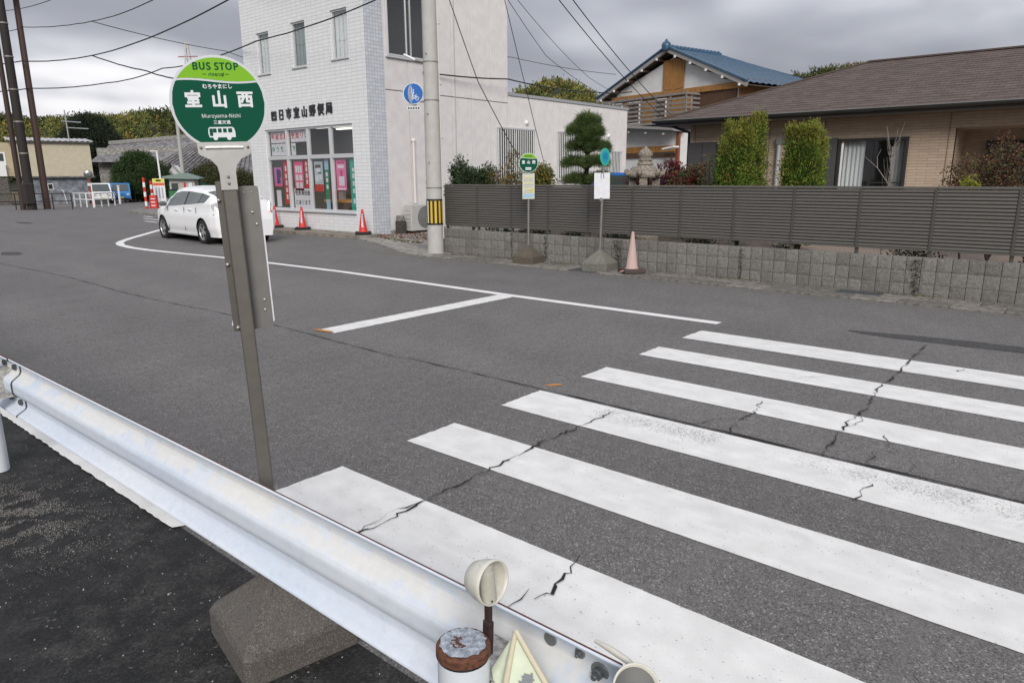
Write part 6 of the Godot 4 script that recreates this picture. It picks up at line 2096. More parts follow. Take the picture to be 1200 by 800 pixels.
	mb.bar(R1 + Vector3(0, 0.02, 0), R2 + Vector3(0, 0.02, 0), 0.14, 0.035)
	part(mb.done(), "ridge_cap", mat("ridge_brown", L(0.085, 0.062, 0.052), 0.9), roof)
	mb = Mb.new()
	mb.quad(Vector3(-8.66, 2.84, -22.8), Vector3(8.2, 2.84, -22.8), Vector3(8.2, 2.84, -15.60), Vector3(-8.66, 2.84, -15.60))
	part(mb.done(), "soffit", mat("soffit", L(0.20, 0.165, 0.135), 0.9), t)
	mb = Mb.new()
	mb.span(Vector3(-8.66, 2.83, -15.62), Vector3(8.2, 2.945, -15.59))
	mb.span(Vector3(-8.69, 2.83, -22.8), Vector3(-8.66, 2.945, -15.59))
	part(mb.done(), "fascia", mat("fascia", L(0.07, 0.062, 0.055), 0.7), t)
	mb = Mb.new()
	mb.st.set_smooth_group(1)
	var gp := []
	for k in 9:
		var a := PI + PI * k / 8
		gp.append(Vector2(cos(a) * 0.058, sin(a) * 0.065))
	for k in 8:
		var p: Vector2 = gp[k]
		var q: Vector2 = gp[k + 1]
		mb.quad(Vector3(8.3, 2.95 + p.y, -15.525 + p.x), Vector3(8.3, 2.95 + q.y, -15.525 + q.x), Vector3(-8.72, 2.95 + q.y, -15.525 + q.x), Vector3(-8.72, 2.95 + p.y, -15.525 + p.x))
	part(mb.done(), "gutter", MT.gutter, t)
	mb = Mb.new()
	mb.span(Vector3(-8.72, 2.945, -15.475), Vector3(8.3, 2.957, -15.460))
	part(mb.done(), "gutter_lip", mat("lip", L(0.24, 0.24, 0.23), 0.3, 0.2), t)
	mb = Mb.new()
	mb.tube([Vector3(-8.16, 0.4, -16.3), Vector3(-8.16, 2.7, -16.3), Vector3(-8.55, 2.88, -15.9)], [0.035], 10)
	part(mb.done(), "corner_downpipe", MT.gutter, t)

func blue_house() -> void:
	var t := thing("gabled_house", "two storey white and timber house with a blue tiled gable roof", "house", Vector3(-17.69, 0, -32.59), -0.2527)
	var mb := Mb.new()
	var W := MT.white_plaster as Material
	# upper storey: gable wall set back under the verge
	mb.prism(PackedVector2Array([Vector2(-3.95, 0.2), Vector2(3.95, 0.2), Vector2(3.95, 5.68), Vector2(0, 7.28), Vector2(-3.95, 5.95)]), 3.0, Transform3D(Basis(), Vector3(0.15, 0, -3.40)))
	mb.span(Vector3(-3.8, 0.2, -9.3), Vector3(4.1, 5.6, -3.76))
	part(mb.done(), "wall", W, t)
	pbox("side_boarding", mat("boarding", L(0.26, 0.125, 0.04), 0.8, 0.0, "streak", 1.0), t, Vector3(4.12, 4.6, -5.0), Vector3(0.06, 2.6, 9.4))
	pbox("timber_beam", MT.orange_wood, t, Vector3(0.2, 5.60, -0.33), Vector3(8.5, 0.26, 0.16), 0.01)
	for k in 7:
		pbox("gable_board", MT.orange_wood, t, Vector3(-0.42 + 0.195 * k, 6.47, -0.36), Vector3(0.185, 1.44 - 0.03 * absf(k - 3), 0.05), 0.006)
	pbox("timber_recess", MT.brown_wood, t, Vector3(2.7, 4.95, -0.37), Vector3(2.5, 1.0, 0.05))  # brown recess wall, with the shade of the recess put into its dark colour
	pbox("timber_wall", MT.orange_wood, t, Vector3(-1.0, 4.85, -0.38), Vector3(4.6, 1.2, 0.04))
	for q in [[-2.9, 0.9], [-0.9, 0.7], [-3.9, 0.6]]:
		window(t, Vector3(q[0], 4.3, -0.32), Vector3.RIGHT, Vector3.UP, q[1], 1.1, MT.white_metal, MT.dark_pane, 0.05, 1, 0.06)
	# roof slopes with rolled tile courses
	var N := 46
	for s in [-1.0, 1.0]:
		mb = Mb.new()
		mb.sg(1)
		var half := 4.95 if s < 0 else 4.75
		var pitch := 0.40 if s < 0 else 0.43
		var zN := 44
		var P := func(i: int, j: int) -> Vector3:
			var u := half * i / 20.0
			var z := lerpf(-3.9, -9.6, i / 20.0) * j / float(zN)
			var roll := 0.05 * absf(sin(j * 1.57))
			var step := 0.014 * (i % 2)
			return Vector3(s * u, 7.66 - pitch * u - 0.06 * sin(u / half * PI) + roll + step, z)
		for i in 20:
			for j in zN:
				if s > 0:
					mb.quad(P.call(i, j), P.call(i + 1, j), P.call(i + 1, j + 1), P.call(i, j + 1))
				else:
					mb.quad(P.call(i + 1, j), P.call(i, j), P.call(i, j + 1), P.call(i + 1, j + 1))
		part(mb.done(), "roof_slope", MT.blue_tile, t)
		# underside and verge board
		mb = Mb.new()
		mb.bar(Vector3(0, 7.56, 0.0), Vector3(s * half, 7.56 - pitch * half, 0.0), 0.09, 0.16, Vector3.UP)
		part(mb.done(), "verge_board", MT.grey_eave, t)
		mb = Mb.new()
		var a := Vector3(0, 7.55, -0.05)
		var b := Vector3(s * half, 7.55 - pitch * half, -0.05)
		if s > 0:
			mb.quad(b, a, a + Vector3(0, 0, -3.8), b + Vector3(0, 0, -9.4))
		else:
			mb.quad(a, b, b + Vector3(0, 0, -9.4), a + Vector3(0, 0, -3.8))
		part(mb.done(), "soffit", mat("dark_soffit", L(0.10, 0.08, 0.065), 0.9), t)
		mb = Mb.new()
		mb.bar(Vector3(0, 7.73, 0.02), Vector3(s * half, 7.73 - pitch * half, 0.02), 0.16, 0.10, Vector3.UP, 0.02)
		part(mb.done(), "verge_tiles", MT.blue_tile, t)
		for k in 5:
			var u := half * (k + 0.6) / 5.0
			pbox("rafter_end", MT.white_metal, t, Vector3(s * u, 7.44 - pitch * u, 0.06), Vector3(0.09, 0.10, 0.06))
			pbox("rafter", MT.brown_wood, t, Vector3(s * u, 7.44 - pitch * u, -0.36), Vector3(0.10, 0.13, 0.7))
	mb = Mb.new()
	mb.tri(Vector3(4.75, 5.62, -9.6), Vector3(-4.95, 5.68, -9.6), Vector3(0, 7.66, -3.9))
	part(mb.done(), "hip_slope", MT.blue_tile, t)
	for k in 14:
		mb = Mb.new()
		mb.lathe([Vector2(0.0, 0.17), Vector2(0.08, 0.16), Vector2(0.14, 0.08), Vector2(0.15, 0.0)], 10, Transform3D(Basis(), Vector3(0, 7.66, -0.1 - 0.28 * k)), true)
		part(mb.done(), "ridge_tile", MT.blue_tile, t)
	mb = Mb.new()
	mb.span(Vector3(-0.12, 7.58, -3.9), Vector3(0.12, 7.74, 0.02))
	part(mb.done(), "ridge_base", mat("ridge_dark", L(0.02, 0.07, 0.12), 0.5), t)
	mb = Mb.new()
	mb.lathe([Vector2(0.0, 0.42), Vector2(0.05, 0.36), Vector2(0.10, 0.28), Vector2(0.20, 0.22), Vector2(0.24, 0.10), Vector2(0.20, -0.12)], 12, Transform3D(Basis(), Vector3(0, 7.66, 0.06)), true)
	part(mb.done(), "ridge_end_tile", MT.blue_tile, t)
	# balcony of grey boards
	var bal := pbox("balcony_floor", MT.grey_wood, t, Vector3(-1.0, 4.16, 0.0), Vector3(5.8, 0.12, 1.3))
	for k in 6:
		pbox("balcony_board", MT.grey_wood, bal, Vector3(-1.0, 4.38 + 0.205 * k, 0.62), Vector3(5.8, 0.10, 0.03))
		pbox("balcony_board", MT.grey_wood, bal, Vector3(1.88, 4.38 + 0.205 * k, 0.0), Vector3(0.03, 0.10, 1.2))
	for k in 7:
		pbox("balcony_post", MT.grey_wood, bal, Vector3(-3.85 + 0.95 * k, 4.85, 0.58), Vector3(0.08, 1.3, 0.06))
	# lower wing
	mb = Mb.new()
	mb.prism(PackedVector2Array([Vector2(-4.5, 0.2), Vector2(1.45, 0.2), Vector2(1.45, 3.66), Vector2(-4.5, 4.1)]), 1.2, Transform3D(Basis(), Vector3(0, 0, -0.6)))
	part(mb.done(), "lower_wall", W, t)
	mb = Mb.new()
	mb.bar(Vector3(-4.6, 4.30, 0.85), Vector3(1.75, 3.78, 0.85), 0.9, 0.16, Vector3.UP)
	part(mb.done(), "lower_roof", MT.grey_eave, t)
	mb = Mb.new()
	mb.bar(Vector3(-4.6, 4.20, 1.32), Vector3(1.8, 3.67, 1.32), 0.08, 0.13, Vector3.UP)
	part(mb.done(), "lower_gutter", MT.gutter, t)
	for k in 5:
		pbox("rafter_end", MT.white_metal, t, Vector3(-3.4 + 1.15 * k, 4.0 - 0.095 * k, 1.30), Vector3(0.10, 0.10, 0.05))
	pbox("timber_beam", MT.orange_wood, t, Vector3(-1.55, 2.93, 0.66), Vector3(5.9, 0.30, 0.14), 0.01)
	pbox("timber_lintel", MT.brown_wood, t, Vector3(-1.5, 2.64, 0.64), Vector3(5.9, 0.16, 0.1))  # dark strip added under the beam to paint in the shade of the porch
	pbox("corner_post", mat("red_wood", L(0.20, 0.06, 0.03), 0.8), t, Vector3(1.52, 2.0, 0.6), Vector3(0.14, 3.4, 0.14))
	mb = Mb.new()
	mb.box(Vector3(1.5, 2.95, 1.1), Vector3(0.75, 0.08, 0.4), Basis(Vector3(0, 0, 1), 0.12), 0.02)
	part(mb.done(), "porch_lamp", MT.white_metal, t)

# ------------------------------------------------------------------ hills
func hill(called: String, ridge: Array, wide: float, seed_: int, per: float, pal: Array, label: String) -> void:
	# ridge: [x, z, height]
	var st := SurfaceTool.new()
	st.begin(Mesh.PRIMITIVE_TRIANGLES)
	st.set_smooth_group(1)
	var n := noise(FastNoiseLite.TYPE_SIMPLEX, 0.02, 3, seed_)
	var M := 12
	var pts := []
	for i in ridge.size():
		var a: Array = ridge[maxi(i - 1, 0)]
		var b: Array = ridge[mini(i + 1, ridge.size() - 1)]
		var d := Vector2(b[0] - a[0], b[1] - a[1]).normalized()
		var side := Vector2(-d.y, d.x)
		var row := []
		for j in M + 1:
			var s := lerpf(-1.0, 1.0, float(j) / M)
			var h: float = ridge[i][2] * (0.5 + 0.5 * cos(PI * s))
			var p := Vector2(ridge[i][0], ridge[i][1]) + side * s * wide
			row.append(Vector3(p.x, h - 1.2 + 2.0 * n.get_noise_2d(p.x, p.y), p.y))
		pts.append(row)
	for i in pts.size() - 1:
		for j in M:
			var q := [pts[i][j], pts[i + 1][j], pts[i + 1][j + 1], pts[i][j + 1]]
			for k in [0, 1, 2, 0, 2, 3]:
				st.add_vertex(q[k])
	st.generate_normals()
	structure(st.commit(), called, mat("hill_soil", L(0.035, 0.04, 0.018), 1.0, 0.0, "concrete", 30.0))
	var r := RandomNumberGenerator.new()
	r.seed = seed_
	var items := []
	var patch := noise(FastNoiseLite.TYPE_SIMPLEX, 0.035, 2, seed_ + 1)
	for i in pts.size() - 1:
		var cnt := int(per * pts[i][0].distance_to(pts[i + 1][0]))
		for k in cnt:
			var u := r.randf()
			var j := r.randi_range(1, M - 2)
			var v := r.randf()
			var p: Vector3 = pts[i][j].lerp(pts[i + 1][j], u).lerp(pts[i][j + 1].lerp(pts[i + 1][j + 1], u), v)
			var w := patch.get_noise_2d(p.x, p.z)
			var set_: Array = pal[0] if w > -0.05 else pal[1]
			var c := pick(r, set_)
			var s := r.randf_range(1.5, 2.8) * (1.0 if w > -0.05 else 1.15)
			items.append([p + Vector3(0, s * 0.2, 0), s, c, Vector3(r.randfn() * 0.15, 1, r.randfn() * 0.15).normalized()])
			items.append([p + Vector3(r.randfn() * 0.6, s * 0.55, r.randfn() * 0.6), s * 0.7, pick(r, set_), Vector3(r.randfn() * 0.2, 1, r.randfn() * 0.2).normalized()])
	var t := thing(called.replace("hill", "wood"), label, "wood")
	t.set_meta("kind", "stuff")
	crown(t, "foliage", CL.plume, MT.far_leaf, items)

func build_hills() -> void:
	var bamboo := [Color(0.16, 0.175, 0.05), Color(0.21, 0.195, 0.05), Color(0.12, 0.145, 0.045), Color(0.25, 0.19, 0.055), Color(0.085, 0.11, 0.035)]
	var dark := [Color(0.06, 0.075, 0.025), Color(0.08, 0.095, 0.03), Color(0.05, 0.06, 0.025), Color(0.10, 0.10, 0.03)]
	var autumn := [Color(0.30, 0.14, 0.04), Color(0.24, 0.19, 0.045), Color(0.15, 0.17, 0.04), Color(0.09, 0.13, 0.035)]
	hill("bamboo_hill", [[-330, 10, 22], [-290, -30, 20], [-262, -54, 19], [-246, -67, 18.5], [-235, -76, 17], [-220, -89, 17.5], [-209, -98, 18], [-200, -104, 15], [-190, -114, 12], [-176, -128, 11], [-160, -142, 13]], 46.0, 301, 22.0, [bamboo, dark], "yellow green bamboo wood covering the hill beyond the old tiled house")
	hill("round_hill", [[-170, -128, 9], [-152, -146, 14], [-141, -157, 19], [-133, -164, 25], [-127, -170, 27], [-121, -175, 24.5], [-112, -182, 17], [-96, -192, 13]], 40.0, 302, 20.0, [bamboo, bamboo], "golden bamboo wood on the round hill above the office wing")
	hill("autumn_hill", [[-105, -196, 16], [-88, -205, 20], [-78, -213, 27.5], [-68, -221, 31], [-58, -229, 31.5], [-44, -236, 28], [-20, -244, 24], [10, -250, 20]], 44.0, 303, 15.0, [autumn, dark], "rust and green autumn wood on the hill behind the brown roof")

# ------------------------------------------------------------------ cars
func table(tb: Array, a: float) -> float:
	for i in tb.size() - 1:
		if a <= tb[i + 1][0]:
			return lerpf(tb[i][1], tb[i + 1][1], smoothstep(0.0, 1.0, clampf((a - tb[i][0]) / (tb[i + 1][0] - tb[i][0]), 0, 1)) * 0.5 + 0.5 * clampf((a - tb[i][0]) / (tb[i + 1][0] - tb[i][0]), 0, 1))
	return tb[-1][1]

func wheel(t: Node3D, c: Vector3, r: float, side: float) -> void:
	var xf := Transform3D(Basis(Vector3.RIGHT, PI / 2 * side), c)
	var mb := Mb.new()
	mb.lathe([Vector2(r * 0.66, 0.085), Vector2(r * 0.72, 0.105), Vector2(r * 0.93, 0.10), Vector2(r, 0.08), Vector2(r, -0.08), Vector2(r * 0.93, -0.10), Vector2(r * 0.6, -0.10)], 32, xf, true)
	var w := part(mb.done(), "wheel", MT.rubber, t)
	mb = Mb.new()
	mb.lathe([Vector2(0, 0.03), Vector2(r * 0.60, 0.03), Vector2(r * 0.68, 0.09)], 28, xf)
	part(mb.done(), "hub_disc", MT.car_trim, w)
	mb = Mb.new()
	mb.lathe([Vector2(0, 0.088), Vector2(r * 0.16, 0.086), Vector2(r * 0.18, 0.05)], 20, xf)
	mb.lathe([Vector2(r * 0.60, 0.075), Vector2(r * 0.63, 0.093), Vector2(r * 0.685, 0.093)], 28, xf)
	for k in 5:
		var a := TAU * k / 5.0 + 0.2
		var d := Vector3(cos(a), 0, sin(a))
		var e := Vector3(-sin(a), 0, cos(a))
		for s in [-1.0, 1.0]:
			mb.quad(xf * (d * r * 0.12 + e * s * r * 0.10 + Vector3(0, 0.086, 0)), xf * (d * r * 0.64 + e * s * r * 0.15 + Vector3(0, 0.078, 0)), xf * (d * r * 0.64 + e * s * r * 0.04 + Vector3(0, 0.078, 0)), xf * (d * r * 0.12 + Vector3(0, 0.086, 0)))
	part(mb.done(), "rim", MT.alloy, w)

func build_car() -> void:
	var t := thing("hatchback_car", "white five door hatchback car parked in front of the post office", "car", Vector3(-19.62, 0, -10.05), -0.07)
	var top := [[-2.23, 0.66], [-2.19, 0.90], [-2.12, 1.06], [-2.03, 1.17], [-1.95, 1.225], [-1.6, 1.325], [-1.0, 1.43], [-0.3, 1.485], [0.2, 1.49], [0.6, 1.44], [1.0, 1.245], [1.4, 1.03], [1.7, 0.92], [2.0, 0.79], [2.15, 0.69], [2.23, 0.52]]
	var wid := [[-2.23, 0.70], [-2.1, 0.81], [-1.8, 0.855], [-1.2, 0.872], [0.6, 0.872], [1.4, 0.862], [1.8, 0.81], [2.05, 0.70], [2.23, 0.50]]
	var belt := [[-2.23, 0.62], [-2.1, 0.95], [-1.9, 1.09], [-1.4, 1.055], [-0.5, 1.00], [0.5, 0.945], [1.1, 0.915], [1.4, 0.90], [1.7, 0.84], [2.0, 0.71], [2.23, 0.46]]
	var rof := [[-2.23, 0.50], [-2.0, 0.60], [-1.6, 0.585], [-0.4, 0.60], [0.3, 0.60], [0.7, 0.60], [1.1, 0.66], [1.4, 0.70], [2.0, 0.55], [2.23, 0.35]]
	var NA := 84
	var low := 12
	var mid := 5
	var up := 4
	var rows := low + mid + up
	var V := []
	for i in NA + 1:
		var a := -2.23 + 4.46 * i / NA
		var w := table(wid, a)
		var tp := table(top, a)
		var bl := minf(table(belt, a), tp - 0.05)
		var rw := minf(table(rof, a), w * 0.93)
		var col := []
		for j in rows + 1:
			var y: float
			var z: float
			if j <= low:
				y = lerpf(0.19, bl, float(j) / low)
				var k := 0.93 + 0.07 * smoothstep(0.19, 0.45, y) - 0.05 * smoothstep(0.6, 1.0, y) + 0.012 * exp(-pow((y - 0.72) / 0.05, 2.0))
				z = w * k
			elif j <= low + mid:
				var u := float(j - low) / mid
				y = lerpf(bl, tp - 0.055, u)
				z = lerpf(w * (0.98 - 0.05 * smoothstep(0.6, 1.0, bl)), rw, pow(u, 1.15))
			else:
				var u := float(j - low - mid) / up
				z = rw * (1.0 - u)
				y = tp - 0.055 * pow(1.0 - u, 2.2)
			col.append(Vector3(-a, y, z))
		V.append(col)
	var arches := [Vector2(1.35, 0.315), Vector2(-1.35, 0.315)]
	var R := 0.365
	var inside := func(p: Vector3) -> bool:
		for c in arches:
			if Vector2(-p.x, p.y).distance_to(c) < R:
				return true
		return false
	var IN := []
	for i in NA + 1:
		var c := []
		for j in rows + 1:
			c.append(j <= low and inside.call(V[i][j]))
		IN.append(c)
	for i in NA + 1:
		for j in low + 1:
			if IN[i][j]:
				for c in arches:
					var d: Vector2 = Vector2(-V[i][j].x, V[i][j].y) - c
					if d.length() < R:
						d = d.normalized() * R
						V[i][j] = Vector3(-(c.x + d.x), c.y + d.y, V[i][j].z)
	var kinds := {}
	for k in ["body", "side_window", "windscreen", "rear_window", "trim"]:
		kinds[k] = Mb.new()
		kinds[k].sg(1)
	for i in NA:
		var a := -2.23 + 4.46 * (i + 0.5) / NA
		for j in rows:
			if IN[i][j] and IN[i + 1][j] and IN[i][j + 1] and IN[i + 1][j + 1]:
				continue
			var k := "body"
			if j >= low and j < low + mid - 1 and a > -1.55 and a < 1.02:
				k = "side_window"
				if absf(a + 0.28) < 0.05 or absf(a + 1.12) < 0.03:
					k = "trim"
			elif j >= low + mid and a > 0.66 and a < 1.38:
				k = "windscreen"
			elif j >= low + mid and a > -1.93 and a < -1.30:
				k = "rear_window"
			elif j >= low + mid + 1 and a > -2.13 and a < -2.0:
				k = "trim"
			elif j == 0:
				k = "body"
			for s in [1.0, -1.0]:
				var q := [V[i][j], V[i + 1][j], V[i + 1][j + 1], V[i][j + 1]]
				for n in 4:
					q[n] = Vector3(q[n].x, q[n].y, q[n].z * s)
				if s > 0:
					kinds[k].quad(q[1], q[0], q[3], q[2])
				else:
					kinds[k].quad(q[0], q[1], q[2], q[3])
	for i in NA:      # floor
		kinds.trim.quad(V[i][0], V[i + 1][0], V[i + 1][0] * Vector3(1, 1, -1), V[i][0] * Vector3(1, 1, -1))
	for e in [0, NA]:      # nose and tail closed
		var c: Vector3 = (V[e][low] + V[e][0]) * 0.5 * Vector3(1, 1, 0)
		kinds.body.sg(-1)
		var out := Vector3(1, 0, 0) if e == 0 else Vector3(-1, 0, 0)
		for j in rows:
			for f in [Vector3.ONE, Vector3(1, 1, -1)]:
				var p: Vector3 = V[e][j] * f
				var q: Vector3 = V[e][j + 1] * f
				if (p - c).cross(q - c).dot(out) > 0.0:
					kinds.body.tri(c, p, q)
				else:
					kinds.body.tri(c, q, p)
			var b0: Vector3 = V[e][0]
			if j == 0:
				var b1 := b0 * Vector3(1, 1, -1)
				if (b1 - c).cross(b0 - c).dot(out) > 0.0:
					kinds.body.tri(c, b1, b0)
				else:
					kinds.body.tri(c, b0, b1)
	var body := part(kinds.body.done(), "body", MT.car_white, t)
	part(kinds.side_window.done(), "side_window", MT.car_glass, t)
	part(kinds.windscreen.done(), "windscreen", MT.car_glass, t)
	part(kinds.rear_window.done(), "rear_window", MT.car_glass, t)
	part(kinds.trim.done(), "dark_trim", MT.car_trim, t)
	for c in arches:
		for s in [1.0, -1.0]:
			var mb := Mb.new()
			mb.lathe([Vector2(0.0, 0.0), Vector2(R + 0.005, 0.0), Vector2(R + 0.005, 0.24)], 28, Transform3D(Basis(Vector3.RIGHT, PI / 2 * s), Vector3(-c.x, c.y, s * 0.60)))
			part(mb.done(), "wheel_arch", MT.car_trim, body)
			wheel(t, Vector3(-c.x, 0.312, s * 0.765), 0.312, s)
	for s in [1.0, -1.0]:
		var mb := Mb.new()
		mb.box(Vector3(2.035, 0.93, s * 0.715), Vector3(0.26, 0.30, 0.10), Basis(Vector3.UP, s * 0.55) * Basis(Vector3(0, 0, 1), 0.32), 0.035)
		var tl := part(mb.done(), "tail_light", MT.tail_clear, t)
		mb = Mb.new()
		mb.box(Vector3(2.07, 0.79, s * 0.72), Vector3(0.25, 0.07, 0.11), Basis(Vector3.UP, s * 0.55) * Basis(Vector3(0, 0, 1), 0.32), 0.02)
		part(mb.done(), "red_lens", MT.tail_red, tl)
		mb = Mb.new()
		mb.box(Vector3(-0.86, 1.00, s * 0.97), Vector3(0.14, 0.13, 0.20), Basis(), 0.045)
		part(mb.done(), "door_mirror", mat("mirror_grey", L(0.10, 0.11, 0.11), 0.3), t)
		for hx in [-0.28, 0.66]:
			mb = Mb.new()
			mb.box(Vector3(-hx * -1.0 - 0.0, 0.845 + 0.03 * (hx + 0.28), s * 0.872), Vector3(0.20, 0.035, 0.03), Basis(), 0.012)
			part(mb.done(), "door_handle", MT.car_white, t)
		for dx in [0.28, 1.06, -0.85]:
			mb = Mb.new()
			mb.bar(Vector3(dx, 0.30, s * 0.868), Vector3(dx - 0.02, 0.93, s * 0.853), 0.006, 0.012, Vector3(0, 0, 1))
			part(mb.done(), "door_gap", MT.car_trim, body)
		mb = Mb.new()
		mb.box(Vector3(0.0, 0.205, s * 0.84), Vector3(2.0, 0.05, 0.06), Basis(), 0.015)
		part(mb.done(), "sill_trim", mat("sill_grey", L(0.40, 0.40, 0.40), 0.5), t)
	var mb := Mb.new()
	mb.box(Vector3(2.20, 0.66, 0), Vector3(0.04, 0.15, 0.34), Basis(), 0.006)
	part(mb.done(), "number_plate", MT.paper, t)
	mb = Mb.new()
	mb.box(Vector3(2.00, 1.215, 0), Vector3(0.20, 0.03, 1.05), Basis(Vector3(0, 0, 1), -0.2), 0.012)
	part(mb.done(), "spoiler", MT.car_white, t)

func van(label: String, at: Vector3, turn: float, m: Material) -> void:
	var t := thing("parked_van", label, "van", at, turn)
	# nose towards +x
	var mb := Mb.new()
	mb.prism(PackedVector2Array([Vector2(-1.7, 0.28), Vector2(1.68, 0.28), Vector2(1.70, 0.80), Vector2(1.58, 0.98), Vector2(1.02, 1.55), Vector2(0.8, 1.62), Vector2(-1.6, 1.62), Vector2(-1.7, 1.4)]), 1.40, Transform3D(Basis(), Vector3(0, 0, -0.70)))
	part(mb.done(), "body", m, t)
	mb = Mb.new()
	mb.quad(Vector3(1.60, 0.98, 0.62), Vector3(1.60, 0.98, -0.62), Vector3(1.06, 1.53, -0.56), Vector3(1.06, 1.53, 0.56))
	part(mb.done(), "windscreen", MT.car_glass, t, Transform3D(Basis(), Vector3(0.012, 0.012, 0)))
	for s in [1.0, -1.0]:
		mb = Mb.new()
		mb.prism(PackedVector2Array([Vector2(-1.4, 0.98), Vector2(1.30, 0.98), Vector2(0.85, 1.48), Vector2(-1.4, 1.48)]), 0.01, Transform3D(Basis(), Vector3(0, 0, 0.70 if s > 0 else -0.71)))
		part(mb.done(), "side_window", MT.car_glass, t)
		mb = Mb.new()
		mb.box(Vector3(1.69, 0.70, s * 0.50), Vector3(0.05, 0.16, 0.24), Basis(), 0.02)
		part(mb.done(), "headlight", MT.tail_clear, t)
		for wx in [1.1, -1.1]:
			mb = Mb.new()
			mb.lathe([Vector2(0, 0.08), Vector2(0.18, 0.08), Vector2(0.27, 0.06), Vector2(0.27, -0.06), Vector2(0, -0.08)], 20, Transform3D(Basis(Vector3.RIGHT, PI / 2), Vector3(wx, 0.27, s * 0.66)))
			part(mb.done(), "wheel", MT.rubber, t)
	pbox("bumper", MT.car_trim, t, Vector3(1.69, 0.36, 0), Vector3(0.06, 0.16, 1.30), 0.02)
	pbox("number_plate", MT.print_yellow, t, Vector3(1.73, 0.46, 0), Vector3(0.02, 0.13, 0.30))

# ------------------------------------------------------------------ the far end of the street
func tree(called: String, label: String, at: Vector3, blobs: Array, pal: Array, size: float, n: int, seed_: int, trunk: float) -> void:
	var t := thing(called, label, "tree", at)
	var r := RandomNumberGenerator.new()
	r.seed = seed_
	var items := []
	var tips := []
	for b in blobs:
		blob(r, items, Vector3(b[0], b[1], b[2]), Vector3(b[3], b[4], b[3]), int(n * b[3]), size, pal, 0.45)
		tips.append(Vector3(b[0], b[1], b[2]))
	var mb := Mb.new()
	mb.tube([Vector3.ZERO, Vector3(0.05, 1.0, 0), Vector3(0, 2.2, 0.05)], [trunk, trunk * 0.85, trunk * 0.6], 10)
	part(mb.done(), "trunk", MT.bark, t)
	stems(t, "limb", Vector3(0, 1.2, 0), tips, trunk * 0.35, MT.bark, seed_)
	crown(t, "crown", CL.dense, MT.far_leaf, items)

func gy(x: float) -> float:
	return -0.012 * clampf(-x - 38.0, 0.0, 90.0)

